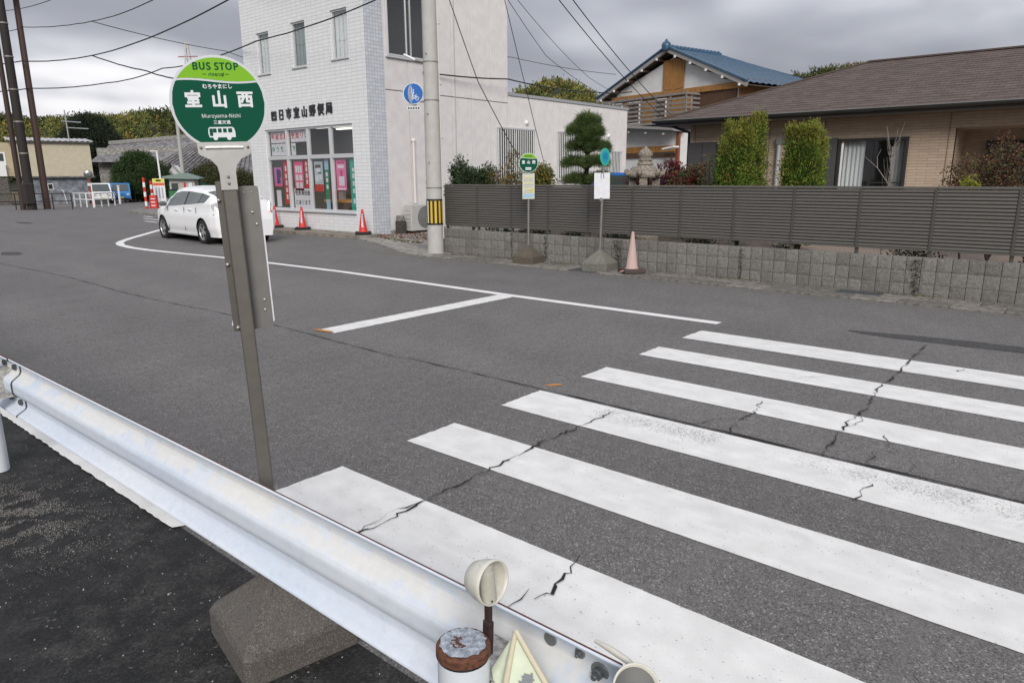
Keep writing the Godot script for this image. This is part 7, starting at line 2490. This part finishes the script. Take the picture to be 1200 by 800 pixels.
func build_far_left() -> void:
	# cream building on a raised grey basement
	var t := thing("cream_building", "cream walled building above a grey basement with outside stairs", "building", Vector3(-68.5, gy(-68.0), -19.0), 1.32)
	# local: x runs to the right along the long face, z comes out of it
	var mb := Mb.new()
	mb.span(Vector3(0, 2.25, -6), Vector3(5.5, 5.0, 0))
	part(mb.done(), "upper_wall", MT.cream_wall, t)
	mb = Mb.new()
	mb.span(Vector3(0.25, -0.2, -6), Vector3(5.25, 2.12, -0.15))
	part(mb.done(), "basement_wall", MT.grey_wall, t)
	pbox("ledge", MT.ledge, t, Vector3(2.75, 2.185, -2.9), Vector3(5.7, 0.13, 6.2), 0.01)
	mb = Mb.new()
	mb.sg(1)
	for k in 60:
		var a := -0.3 + 6.1 * k / 60.0
		var b := -0.3 + 6.1 * (k + 1) / 60.0
		var ya := 5.08 + 0.03 * sin(k * 1.6)
		var yb := 5.08 + 0.03 * sin((k + 1) * 1.6)
		mb.quad(Vector3(a, ya - 0.02, 0.35), Vector3(b, yb - 0.02, 0.35), Vector3(b, yb + 0.5, -6.3), Vector3(a, ya + 0.5, -6.3))
	part(mb.done(), "corrugated_roof", mat("roof_sheet", L(0.42, 0.42, 0.42), 0.6), t)
	pbox("eave_board", mat("eave_dark", L(0.09, 0.08, 0.075), 0.8), t, Vector3(2.75, 4.98, 0.12), Vector3(6.0, 0.10, 0.3))
	window(t, Vector3(1.75, 1.15, -0.12), Vector3.RIGHT, Vector3.UP, 0.75, 0.5, MT.white_metal, MT.dark_pane, 0.05, 2, 0.06)
	pbox("window_back", MT.office_dark, t, Vector3(2.12, 1.4, -0.145), Vector3(0.7, 0.44, 0.02))
	mb = Mb.new()
	mb.tube([Vector3(3.0, 1.1, -0.05), Vector3(3.15, 1.05, 0.05), Vector3(3.3, 0.0, 0.05)], [0.03], 6)
	part(mb.done(), "drain_pipe", MT.white_metal, t)
	mb = Mb.new()
	mb.tube([Vector3(0.5, 1.8, 0.02), Vector3(0.5, 0.1, 0.1)], [0.04], 6)
	part(mb.done(), "drain_pipe", MT.white_metal, t)
	# end face with the door, reached by stairs
	mb = Mb.new()
	mb.span(Vector3(-2.4, 2.25, -5.9), Vector3(-0.01, 4.9, -0.9))
	part(mb.done(), "end_wall", mat("end_cream", L(0.50, 0.43, 0.30), 0.8, 0.0, "grain", 3.0), t)
	pbox("door", MT.white_metal, t, Vector3(-0.75, 3.2, -0.88), Vector3(0.6, 1.9, 0.05))
	pbox("door_glass", MT.car_glass, t, Vector3(-0.75, 3.75, -0.845), Vector3(0.32, 0.6, 0.02))
	pbox("dark_doorway", MT.dark_void, t, Vector3(-2.0, 2.6, -0.6), Vector3(1.2, 3.8, 0.2))
	mb = Mb.new()
	for k in 11:
		mb.span(Vector3(-1.9, -0.1, 2.1 - 0.26 * k), Vector3(-0.55, 0.2 * k + 0.1, 2.1 - 0.26 * (k + 1)))
	part(mb.done(), "stairs", mat("stair_concrete", L(0.16, 0.145, 0.13), 0.9, 0.0, "concrete", 1.0), t)
	for sx in [-1.95, -0.5]:
		mb = Mb.new()
		mb.tube([Vector3(sx, 0.9, 2.1), Vector3(sx, 3.1, -0.7)], [0.03], 6)
		for k in 6:
			mb.tube([Vector3(sx, 0.44 * k, 2.1 - 0.56 * k), Vector3(sx, 0.44 * k + 0.9, 2.1 - 0.56 * k)], [0.02], 6)
		part(mb.done(), "stair_rail", MT.brown_rust, t)
	pbox("meter_box", MT.white_metal, t, Vector3(0.15, 2.6, 0.06), Vector3(0.3, 0.5, 0.12))
	# neighbour's dark tiled roof at the frame edge
	t = thing("dark_roof_house", "house with a dark tiled roof left of the cream building", "house", Vector3(-74.5, gy(-74.5), -18.4), 1.32)
	mb = Mb.new()
	mb.prism(PackedVector2Array([Vector2(-4.5, 4.7), Vector2(0.4, 4.95), Vector2(-2.0, 6.35), Vector2(-4.5, 6.4)]), 6.0, Transform3D(Basis(), Vector3(0, 0, -5)))
	part(mb.done(), "roof", mat("dark_tile", L(0.09, 0.09, 0.095), 0.7, 0.0, "oldtile", 1.2), t)
	pbox("wall", MT.brown_wood, t, Vector3(-3.0, 2.3, -2.5), Vector3(5.0, 4.8, 4.6))

	# three poles
	var pole := func(label: String, at: Vector3, h: float, r0: float, m: Material, rings: bool) -> Node3D:
		var p := thing("roadside_pole", label, "utility pole", at, 0.0)
		var b := Mb.new()
		b.tube([Vector3.ZERO, Vector3(0, h, 0)], [r0, r0 * 0.78], 14)
		part(b.done(), "shaft", m, p)
		if rings:
			for k in 6:
				b = Mb.new()
				b.lathe([Vector2(r0 * (1.01 - 0.022 * k), 0.05), Vector2(r0 * (1.01 - 0.022 * k) + 0.01, 0.03), Vector2(r0 * (1.01 - 0.022 * k) + 0.01, -0.03)], 14, Transform3D(Basis(), Vector3(0, 1.5 + 1.8 * k, 0)))
				part(b.done(), "steel_strap", MT.steel, p)
		return p
	var pb: Node3D = pole.call("thick black roadside pole with steel straps before the cream building", Vector3(-50.3, gy(-50.3), -14.55), 13.5, 0.27, MT.pole_black, true)
	mb = Mb.new()
	mb.box(Vector3(0.05, 0.95, 0.1), Vector3(0.62, 1.3, 0.55), Basis(), 0.08)
	part(mb.done(), "base_wrap", MT.pole_black, pb)
	for k in 2:
		mb = Mb.new()
		mb.bar(Vector3(-1.1, 12.15 + 0.5 * k, 0.9), Vector3(1.1, 12.15 + 0.5 * k, -0.9), 0.12, 0.12)
		part(mb.done(), "crossarm", MT.rust, pb)
	mb = Mb.new()
	mb.lathe([Vector2(0, 0.9), Vector2(0.28, 0.88), Vector2(0.3, 0.8), Vector2(0.3, 0.1), Vector2(0.22, 0)], 16, Transform3D(Basis(), Vector3(0.25, 12.35, -0.35)))
	part(mb.done(), "transformer", mat("transformer", L(0.40, 0.38, 0.35), 0.6), pb)
	pole.call("slim dark pole standing close behind the strapped pole", Vector3(-51.2, gy(-51.2), -14.35), 11.5, 0.16, MT.pole_brown, false)
	pole.call("slim reddish brown steel pole beside the strapped pole", Vector3(-50.9, gy(-50.9), -15.55), 13.5, 0.20, mat("pole_red", L(0.062, 0.034, 0.028), 0.6), false)

	# railings
	t = thing("handrail", "thin dark steel handrail at the foot of the poles", "railing", Vector3(0, 0, 0))
	var a := Vector3(-53.0, gy(-53), -13.5)
	var b := Vector3(-48.3, gy(-48.3), -16.1)
	for h in [0.95, 0.5]:
		mb = Mb.new()
		mb.tube([a + Vector3(0, h, 0), b + Vector3(0, h, 0)], [0.03], 6)
		part(mb.done(), "rail", MT.brown_rust, t)
	for k in 5:
		mb = Mb.new()
		var p := a.lerp(b, k / 4.0)
		mb.tube([p, p + Vector3(0, 0.95, 0)], [0.035], 6)
		part(mb.done(), "post", MT.brown_rust, t)
	t = thing("white_railing", "white tubular railing in front of the white van", "railing")
	for run in [[Vector3(-55.6, gy(-55.6), -18.7), Vector3(-51.0, gy(-51), -18.3)], [Vector3(-51.0, gy(-51), -18.3), Vector3(-54.6, gy(-54.6), -21.0)]]:
		for h in [0.9, 0.5]:
			mb = Mb.new()
			mb.tube([run[0] + Vector3(0, h, 0), run[1] + Vector3(0, h, 0)], [0.045], 8)
			part(mb.done(), "rail", MT.white_metal, t)
		for k in 4:
			mb = Mb.new()
			var p: Vector3 = run[0].lerp(run[1], k / 3.0) + Vector3(0.02, 0, 0.02 * k)
			mb.tube([p, p + Vector3(0, 0.9, 0)], [0.045], 8)
			part(mb.done(), "post", MT.white_metal, t)
	t = thing("white_marker_post", "short white marker post beside the blue van", "post", Vector3(-60.5, gy(-60.5), -23.6))
	mb = Mb.new()
	mb.tube([Vector3.ZERO, Vector3(0, 1.35, 0)], [0.09, 0.08], 10)
	part(mb.done(), "shaft", MT.white_metal, t)
	pbox("cap", MT.white_metal, t, Vector3(0, 1.38, 0), Vector3(0.2, 0.08, 0.2), 0.02)
	t = thing("traffic_mirror", "round traffic mirror on an orange post at the corner of the cream building", "mirror", Vector3(-57.5, gy(-57.5), -20.5), 1.1)
	mb = Mb.new()
	mb.tube([Vector3.ZERO, Vector3(0, 2.3, 0)], [0.06], 8)
	part(mb.done(), "post", mat("mirror_orange", L(0.35, 0.06, 0.02), 0.6), t)
	mb = Mb.new()
	mb.lathe([Vector2(0, 0.06), Vector2(0.15, 0.045), Vector2(0.27, 0.0), Vector2(0.30, 0.0), Vector2(0.30, -0.05), Vector2(0, -0.05)], 28, Transform3D(Basis(Vector3.RIGHT, PI / 2), Vector3(0, 2.2, 0.1)))
	part(mb.done(), "mirror_face", mat("mirror_steel", L(0.3, 0.3, 0.3), 0.25, 0.8), t)
	mb = Mb.new()
	mb.box(Vector3(0, 1.5, 0.06), Vector3(0.28, 0.2, 0.02))
	part(mb.done(), "plate", MT.white_metal, t)

	van("white van facing the street behind the white railing", Vector3(-63.2, gy(-63.2), -23.2), -0.28, MT.car_white)
	van("bright blue van parked behind the white van", Vector3(-65.3, gy(-65.3), -25.6), -0.35, MT.car_blue)

	tree("dark_tree", "big dense dark evergreen behind the cream building", Vector3(-84.5, gy(-84), -30.8), [[0, 6.7, 0, 2.2, 2.0], [-1.5, 5.2, 0.5, 2.3, 2.0], [1.6, 5.0, -0.6, 2.2, 2.2], [0.4, 4.0, 1.2, 2.6, 2.0], [-2.6, 3.4, 1.6, 2.0, 2.4], [2.4, 3.0, -1.5, 2.2, 2.4], [1.0, 1.6, 0.0, 2.6, 1.6], [3.4, 1.6, -2.4, 1.8, 1.7]], [Color(0.022, 0.032, 0.018), Color(0.03, 0.042, 0.022), Color(0.018, 0.026, 0.015)], 0.6, 620, 71, 0.35)
	tree("green_tree", "mid green bushy tree in front of the dark evergreen", Vector3(-66.8, gy(-66), -28.0), [[0, 3.1, 0, 1.3, 1.1], [-1.0, 2.3, 0.4, 1.3, 1.2], [1.2, 2.2, -0.5, 1.3, 1.2], [0.2, 1.3, 0.6, 1.6, 1.0], [1.9, 1.2, -0.9, 1.0, 1.0]], [Color(0.035, 0.065, 0.02), Color(0.05, 0.085, 0.028), Color(0.028, 0.048, 0.018)], 0.45, 700, 72, 0.16)
	tree("hedge_tree", "dull green garden tree behind the green net fence", Vector3(-56.6, gy(-56), -29.4), [[0, 1.9, 0, 1.2, 1.0], [-1.3, 1.7, 0, 1.0, 0.8], [1.4, 1.6, 0, 1.1, 0.8], [2.6, 1.5, -0.8, 1.0, 0.8]], [Color(0.045, 0.055, 0.025), Color(0.06, 0.07, 0.03), Color(0.08, 0.07, 0.03)], 0.5, 380, 73, 0.12)
	# net fence behind the car
	t = thing("net_fence", "green net fence in front of the garden tree", "fence", Vector3(-54.6, gy(-54), -27.6), -0.70)
	for k in 7:
		mb = Mb.new()
		mb.tube([Vector3(-3.6 + 1.2 * k, 0, 0), Vector3(-3.6 + 1.2 * k, 1.5, 0)], [0.03], 6)
		part(mb.done(), "post", MT.print_green, t)
	mb = Mb.new()
	for k in 8:
		mb.tube([Vector3(-3.6, 0.1 + 0.2 * k, 0), Vector3(3.6, 0.1 + 0.2 * k, 0)], [0.018], 4)
	for k in 40:
		mb.tube([Vector3(-3.6 + 0.18 * k, 0.1, 0), Vector3(-3.6 + 0.18 * k, 1.5, 0)], [0.012], 4)
	var o := part(mb.done(), "mesh_wires", mat("net_green", L(0.02, 0.11, 0.08), 0.7), t)
	o.set_meta("kind", "stuff")

	# old tiled farmhouse
	t = thing("old_tiled_house", "old house with weathered grey tile roofs stepping up the slope", "house", Vector3(-66.0, gy(-66.0), -33.0), 0.62)
	# local: x right along the view, z towards it
	var slope := func(pts: Array, called: String, m: Material) -> void:
		var q := Mb.new()
		q.quad(pts[0], pts[1], pts[2], pts[3])
		part(q.done(), called, m, t)
	pbox("wall", mat("old_wall", L(0.10, 0.075, 0.06), 0.9), t, Vector3(1.0, 1.2, -2.5), Vector3(9.0, 2.6, 4.5))
	slope.call([Vector3(-5.5, 2.15, 1.2), Vector3(8.0, 2.15, 1.2), Vector3(5.2, 4.35, -2.8), Vector3(-2.0, 5.2, -2.8)], "roof_slope", MT.old_roof)
	slope.call([Vector3(-5.5, 2.15, 1.2), Vector3(-2.0, 5.2, -2.8), Vector3(-2.0, 5.2, -3.5), Vector3(-6.0, 2.15, -6)], "roof_slope", MT.old_roof)
	slope.call([Vector3(8.0, 2.15, 1.2), Vector3(8.4, 2.15, -6), Vector3(5.2, 4.35, -3.0), Vector3(5.2, 4.35, -2.8)], "roof_slope", MT.old_roof)
	mb = Mb.new()
	mb.bar(Vector3(-2.1, 5.25, -2.85), Vector3(5.3, 4.42, -2.85), 0.3, 0.3, Vector3.UP, 0.05)
	mb.bar(Vector3(-5.5, 2.2, 1.2), Vector3(-2.0, 5.3, -2.85), 0.22, 0.22, Vector3.UP, 0.05)
	part(mb.done(), "ridge", MT.old_ridge, t)
	# higher roof behind
	slope.call([Vector3(-13.0, 3.6, -3.5), Vector3(-2.2, 3.6, -3.5), Vector3(-2.6, 6.2, -7.0), Vector3(-13.0, 5.4, -7.0)], "roof_slope", MT.old_roof)
	mb = Mb.new()
	mb.bar(Vector3(-13.0, 5.55, -7.0), Vector3(-4.2, 6.15, -7.0), 0.4, 0.4, Vector3.UP, 0.06)
	mb.bar(Vector3(-4.2, 6.25, -7.0), Vector3(-2.5, 6.75, -7.0), 0.5, 0.9, Vector3.UP, 0.06)
	part(mb.done(), "ridge", MT.old_ridge, t)
	pbox("upper_wall", mat("old_plaster", L(0.40, 0.38, 0.35), 0.9, 0.0, "concrete", 2.0), t, Vector3(-7.5, 2.2, -6.8), Vector3(11, 5.6, 4.0))
	# tile courses and round rolls, joined
	mb = Mb.new()
	for k in 26:
		var u := k / 25.0
		mb.tube([Vector3(-5.4, 2.18, 1.2).lerp(Vector3(7.9, 2.18, 1.2), u), Vector3(-2.0, 5.22, -2.8).lerp(Vector3(5.2, 4.38, -2.8), u)], [0.06], 5, false)
	o = part(mb.done(), "tile_rolls", MT.old_roof, t)
	o.set_meta("kind", "stuff")
	# little gable over the gate
	mb = Mb.new()
	mb.prism(PackedVector2Array([Vector2(-0.95, 2.25), Vector2(0.95, 2.25), Vector2(0, 3.25)]), 1.0, Transform3D(Basis(), Vector3(-1.2, -0.1, 1.4)))
	part(mb.done(), "small_gable", MT.white_plaster, t)
	mb = Mb.new()
	mb.bar(Vector3(-2.25, 2.05, 2.45), Vector3(-1.2, 3.25, 2.45), 0.3, 0.22)
	part(mb.done(), "barge_board", mat("barge_dark", L(0.03, 0.028, 0.028), 0.8), t)
	mb = Mb.new()
	mb.bar(Vector3(-0.15, 2.05, 2.45), Vector3(-1.2, 3.25, 2.45), 0.2, 0.10)
	part(mb.done(), "barge_board", MT.grey_eave, t)

	# kiosk, bin, posts, board
	t = thing("kiosk", "small pale hut with a greenish roof beyond the white car", "hut", Vector3(-52.8, gy(-52.8), -25.2), 0.95)
	pbox("wall", MT.kiosk_wall, t, Vector3(0, 0.92, 0), Vector3(1.7, 1.84, 1.6))
	pbox("window_pane", MT.car_glass, t, Vector3(-0.5, 1.2, 0.81), Vector3(0.45, 0.6, 0.02))
	pbox("notice", MT.print_red, t, Vector3(0.18, 1.1, 0.81), Vector3(0.16, 0.9, 0.02))
	pbox("notice", MT.paper, t, Vector3(0.55, 1.1, 0.81), Vector3(0.24, 0.9, 0.02))
	mb = Mb.new()
	mb.prism(PackedVector2Array([Vector2(-1.2, 1.84), Vector2(1.25, 1.78), Vector2(1.25, 1.86), Vector2(0.2, 2.22), Vector2(-1.2, 1.98)]), 2.3, Transform3D(Basis(), Vector3(0, 0, -1.1)))
	part(mb.done(), "roof", MT.kiosk_roof, t)
	t = thing("green_bin", "green and black bin beside the hut", "bin", Vector3(-50.9, gy(-50.9), -23.6), 0.8)
	pbox("body", mat("bin_green", L(0.02, 0.15, 0.06), 0.5), t, Vector3(0, 0.5, 0), Vector3(0.7, 1.0, 0.6), 0.05)
	pbox("lid", MT.rubber, t, Vector3(0.0, 1.03, 0), Vector3(0.74, 0.08, 0.64), 0.03)
	t = thing("slim_grey_pole", "slim grey steel pole rising behind the round bus stop sign", "utility pole", Vector3(-57.0, gy(-57), -27.2))
	mb = Mb.new()
	mb.tube([Vector3.ZERO, Vector3(-0.1, 8.4, 0)], [0.17, 0.11], 12)
	part(mb.done(), "shaft", mat("pole_grey", L(0.36, 0.355, 0.34), 0.7), t)
	mb = Mb.new()
	mb.bar(Vector3(-0.5, 8.2, 0), Vector3(0.4, 8.2, 0), 0.08, 0.08)
	part(mb.done(), "crossarm", MT.steel, t)
	t = thing("white_lamp_post", "white lamp post behind the red and white notice board", "lamp post", Vector3(-48.4, gy(-48.4), -21.6), 0.7)
	mb = Mb.new()
	mb.tube([Vector3.ZERO, Vector3(-0.08, 3.5, 0)], [0.07, 0.055], 10)
	part(mb.done(), "shaft", MT.white_metal, t)
	pbox("arm", MT.white_metal, t, Vector3(-0.25, 3.52, 0), Vector3(0.5, 0.06, 0.10), 0.02)
	t = thing("notice_board", "white construction notice board with yellow and orange heading", "sign board", Vector3(-41.6, gy(-41.6), -18.4), 0.95)
	pbox("board", MT.paper, t, Vector3(0, 0.92, 0), Vector3(0.62, 1.58, 0.03))
	pbox("heading", mat("heading_yellow", L(0.60, 0.58, 0.04), 0.6), t, Vector3(0, 1.60, 0.017), Vector3(0.60, 0.20, 0.006))
	pbox("heading_text", MT.print_black, t, Vector3(0, 1.60, 0.0225), Vector3(0.26, 0.10, 0.003))
	pbox("band", mat("band_orange", L(0.58, 0.10, 0.02), 0.6), t, Vector3(0, 1.40, 0.017), Vector3(0.60, 0.15, 0.006))
	for k in 3:
		pbox("text_column", mat("text_grey", L(0.30, 0.34, 0.38), 0.7), t, Vector3(-0.16 + 0.16 * k, 0.92, 0.017), Vector3(0.07, 0.6, 0.004))
	mb = Mb.new()
	mb.lathe([Vector2(0, 0.006), Vector2(0.16, 0.004), Vector2(0.17, 0.0)], 20, Transform3D(Basis(Vector3.RIGHT, PI / 2).scaled(Vector3(1, 0.6, 1)), Vector3(0.02, 0.32, 0.016)))
	part(mb.done(), "emblem", MT.print_red, t)
	for s in [-0.28, 0.28]:
		mb = Mb.new()
		mb.tube([Vector3(s, 0, -0.02), Vector3(s, 1.7, -0.02)], [0.02], 6)
		part(mb.done(), "leg", MT.white_metal, t)
	for q in [[-40.2, -17.0, 1.75], [-41.2, -17.8, 1.6]]:
		t = thing("striped_post", "red and white banded post beside the notice board", "post", Vector3(q[0], gy(q[0]), q[1]), 0.0, "red and white banded posts")
		for k in 7:
			mb = Mb.new()
			mb.tube([Vector3(0, q[2] * k / 7.0, 0), Vector3(0, q[2] * (k + 1) / 7.0, 0)], [0.065], 12)
			part(mb.done(), "band", MT.cone_red if k % 2 == 0 else MT.white_metal, t)
	t = thing("red_barrier", "red plastic road barrier at the foot of the banded posts", "barrier", Vector3(-40.4, gy(-40), -17.5), 0.9)
	mb = Mb.new()
	mb.prism(PackedVector2Array([Vector2(-0.2, 0), Vector2(0.2, 0), Vector2(0.17, 0.75), Vector2(-0.17, 0.75)]), 0.3, Transform3D(Basis(), Vector3(0, 0.06, -0.15)))
	part(mb.done(), "body", MT.cone_red, t)
	pbox("foot", MT.rubber, t, Vector3(0, 0.04, 0), Vector3(0.75, 0.08, 0.5), 0.02)
	for k in 3:
		pbox("white_band", MT.paper, t, Vector3(0.0, 0.26 + 0.18 * k, 0.156), Vector3(0.22, 0.05, 0.012))
	# pale pavement tongue there
	mb = Mb.new()
	mb.prism(PackedVector2Array([Vector2(-33.0, 14.6), Vector2(-31.0, 14.2), Vector2(-30.0, 16.5), Vector2(-45.0, 27.0), Vector2(-60.0, 27.5), Vector2(-60.0, 26.0), Vector2(-42.0, 17.8), Vector2(-38.6, 15.4), Vector2(-36.5, 15.0)]), 0.10, Transform3D(Basis(Vector3.RIGHT, -PI / 2), Vector3(0, -0.02, 0)))
	structure(mb.done(), "far_pavement", mat("far_concrete", L(0.30, 0.285, 0.26), 0.9, 0.0, "concrete", 2.5))
	# television aerials
	for q in [[-69.0, -21.0, 5.0, 3.4, "thin grey aerial mast above the left end of the cream roof"], [-67.6, -23.0, 5.0, 2.6, "cross shaped grey aerial above the middle of the cream roof"]]:
		t = thing("roof_aerial", q[4], "aerial", Vector3(q[0], q[2] - 0.4, q[1]), 1.3)
		mb = Mb.new()
		mb.tube([Vector3.ZERO, Vector3(-0.06, q[3], 0)], [0.06, 0.05], 6)
		part(mb.done(), "mast", mat("mast_grey", L(0.30, 0.31, 0.32), 0.6), t)
		if q[3] < 3:
			for k in 3:
				mb = Mb.new()
				mb.tube([Vector3(-0.7 + 0.3 * k, q[3] - 0.5 * k - 0.4, 0), Vector3(0.5 + 0.5 * k, q[3] - 0.5 * k - 0.45, 0)], [0.045], 6)
				part(mb.done(), "element", MT.mast_grey, t)
	# far pylon
	t = thing("pylon", "distant red and white lattice power pylon above the bus stop sign", "pylon", Vector3(-437, -2, -219), 0.6)
	mb = Mb.new()
	var wb := Mb.new()
	for k in 14:
		var y0 := 82.0 * k / 14
		var y1 := 82.0 * (k + 1) / 14
		var w0 := lerpf(5.5, 0.6, k / 14.0)
		var w1 := lerpf(5.5, 0.6, (k + 1) / 14.0)
		var m2 := mb if k % 4 >= 2 else wb
		for c in [[1, 1], [1, -1], [-1, 1], [-1, -1]]:
			m2.tube([Vector3(c[0] * w0, y0, c[1] * w0), Vector3(c[0] * w1, y1, c[1] * w1)], [0.30], 4, false)
		m2.tube([Vector3(-w0, y0, w0), Vector3(w1, y1, w1)], [0.16], 4, false)
		m2.tube([Vector3(w0, y0, w0), Vector3(-w1, y1, w1)], [0.16], 4, false)
	for y in [58.0, 66.0, 74.0]:
		mb.tube([Vector3(-6.0, y, 0), Vector3(6.0, y, 0)], [0.3], 4)
	part(mb.done(), "red_lattice", mat("pylon_red", L(0.42, 0.14, 0.10), 0.8), t)
	part(wb.done(), "white_lattice", mat("pylon_white", L(0.55, 0.53, 0.52), 0.8), t)

# ------------------------------------------------------------------ overhead cables
func cable(label: String, pts: Array, r: float, kinks := 0.0, r_end := -1.0) -> void:
	var path := []
	var rr := RandomNumberGenerator.new()
	rr.seed = int(pts[0].x * 7)
	for i in pts.size() - 1:
		var n := 10
		for k in n:
			var u := float(k) / n
			var p: Vector3 = pts[i].lerp(pts[i + 1], u)
			p.y -= 4.0 * u * (1 - u) * 0.012 * pts[i].distance_to(pts[i + 1])
			p += Vector3(0, rr.randf_range(-1, 1), 0) * kinks
			path.append(p)
	path.append(pts[-1])
	var t := thing("overhead_cable", label, "cable")
	var mb := Mb.new()
	var radii := []
	for i in path.size():
		radii.append(lerpf(r, r if r_end < 0 else r_end, float(i) / (path.size() - 1)))
	mb.tube(path, radii, 5)
	part(mb.done(), "wire", MT.wire, t)

func build_cables() -> void:
	cable("thick black cable from the strapped pole past the office front to the concrete pole", [Vector3(-62.0, 7.6, -14.6), Vector3(-50.2, 6.9, -15.4), Vector3(-42.5, 6.68, -16.69), Vector3(-33.97, 6.52, -15.79), Vector3(-21.24, 5.83, -12.89), Vector3(-14.36, 5.83, -11.98), Vector3(-11.7, 5.92, -11.2)], 0.036, 0.006, 0.013)
	cable("black cable rising steeply from the splice towards the top of the picture", [Vector3(-62, 9.2, -14.5), Vector3(-50.3, 8.4, -15.2), Vector3(-41.03, 7.78, -15.59), Vector3(-24.10, 7.56, -13.69), Vector3(-11.65, 7.9, -11.1)], 0.036, 0.006, 0.022)
	cable("short cable falling from the splice towards the slim grey pole", [Vector3(-41.03, 7.78, -15.59), Vector3(-35.56, 6.56, -15.80), Vector3(-32.41, 5.93, -15.58), Vector3(-27.0, 5.6, -14.5)], 0.03, 0.01)
	cable("kinked thin cable high above the cream building", [Vector3(-57.2, 11.0, -16.3), Vector3(-50.3, 10.3, -15.5), Vector3(-41.3, 9.47, -15.86), Vector3(-32.6, 9.04, -15.04), Vector3(-11.6, 9.2, -11.1)], 0.022, 0.012)
	cable("thin cable running from the splice down behind the round sign", [Vector3(-41.3, 9.47, -15.86), Vector3(-44.81, 9.52, -25.0), Vector3(-46.5, 8.6, -33.0)], 0.02)
	cable("beaded thin cable at the very top beside the strapped pole", [Vector3(-57.4, 12.3, -16.5), Vector3(-47.9, 11.5, -16.3), Vector3(-30, 10.9, -13.5), Vector3(-11.6, 9.5, -11.0)], 0.02)
	cable("guy wire slanting from the concrete pole to the pale wall", [Vector3(-11.45, 6.2, -11.10), Vector3(-11.13, 3.73, -12.05), Vector3(-11.25, 2.26, -13.47), Vector3(-11.3, 0.4, -15.2)], 0.010)
	cable("guy wire slanting down to the yellow green shrub", [Vector3(-9.05, 5.7, -10.2), Vector3(-9.60, 3.3, -11.9), Vector3(-10.02, 1.81, -13.08), Vector3(-10.2, 0.4, -13.9)], 0.007)
	cable("thick cable from the office wall to the blue roofed house", [Vector3(-16.55, 4.75, -15.5), Vector3(-16.2, 4.85, -19.0), Vector3(-17.6, 5.14, -26.5), Vector3(-18.6, 5.6, -31.0)], 0.022)
	cable("thin service wire crossing the sky to the balcony of the blue roofed house", [Vector3(-10.0, 6.6, -10.0), Vector3(-12.99, 5.01, -16.92), Vector3(-14.67, 4.57, -22.09), Vector3(-16.4, 4.4, -29.5)], 0.008)
	cable("left one of two wires dropping to the eave of the brown roof", [Vector3(-8.4, 6.2, -9.6), Vector3(-9.3, 5.41, -12.1), Vector3(-12.1, 3.6, -22.2)], 0.011)
	cable("right one of two wires dropping to the eave of the brown roof", [Vector3(-7.6, 6.1, -9.2), Vector3(-8.84, 5.08, -12.39), Vector3(-11.9, 3.6, -22.6)], 0.011)
	cable("faint wire spanning behind the office roof to the blue roofed house", [Vector3(-22.0, 6.9, -20.0), Vector3(-20.58, 6.6, -24.44), Vector3(-19.39, 6.43, -30.78)], 0.012)
	cable("faint slack wire between the two service wires", [Vector3(-8.6, 6.0, -9.3), Vector3(-9.68, 5.09, -11.68), Vector3(-11.94, 4.37, -17.62), Vector3(-15.5, 4.2, -29.2)], 0.006)

func _ready() -> void:
	make_textures()
	make_materials()
	make_view()
	build_ground()
	build_hills_and_all()

func build_hills_and_all() -> void:
	make_clumps()
	build_hills()
	build_far_kerb()
	build_office()
	build_garden()
	build_wall()
	build_fence()
	build_far_left()
	build_car()
	build_street_furniture()
	build_guardrail()
	build_bus_stop()
	build_cables()
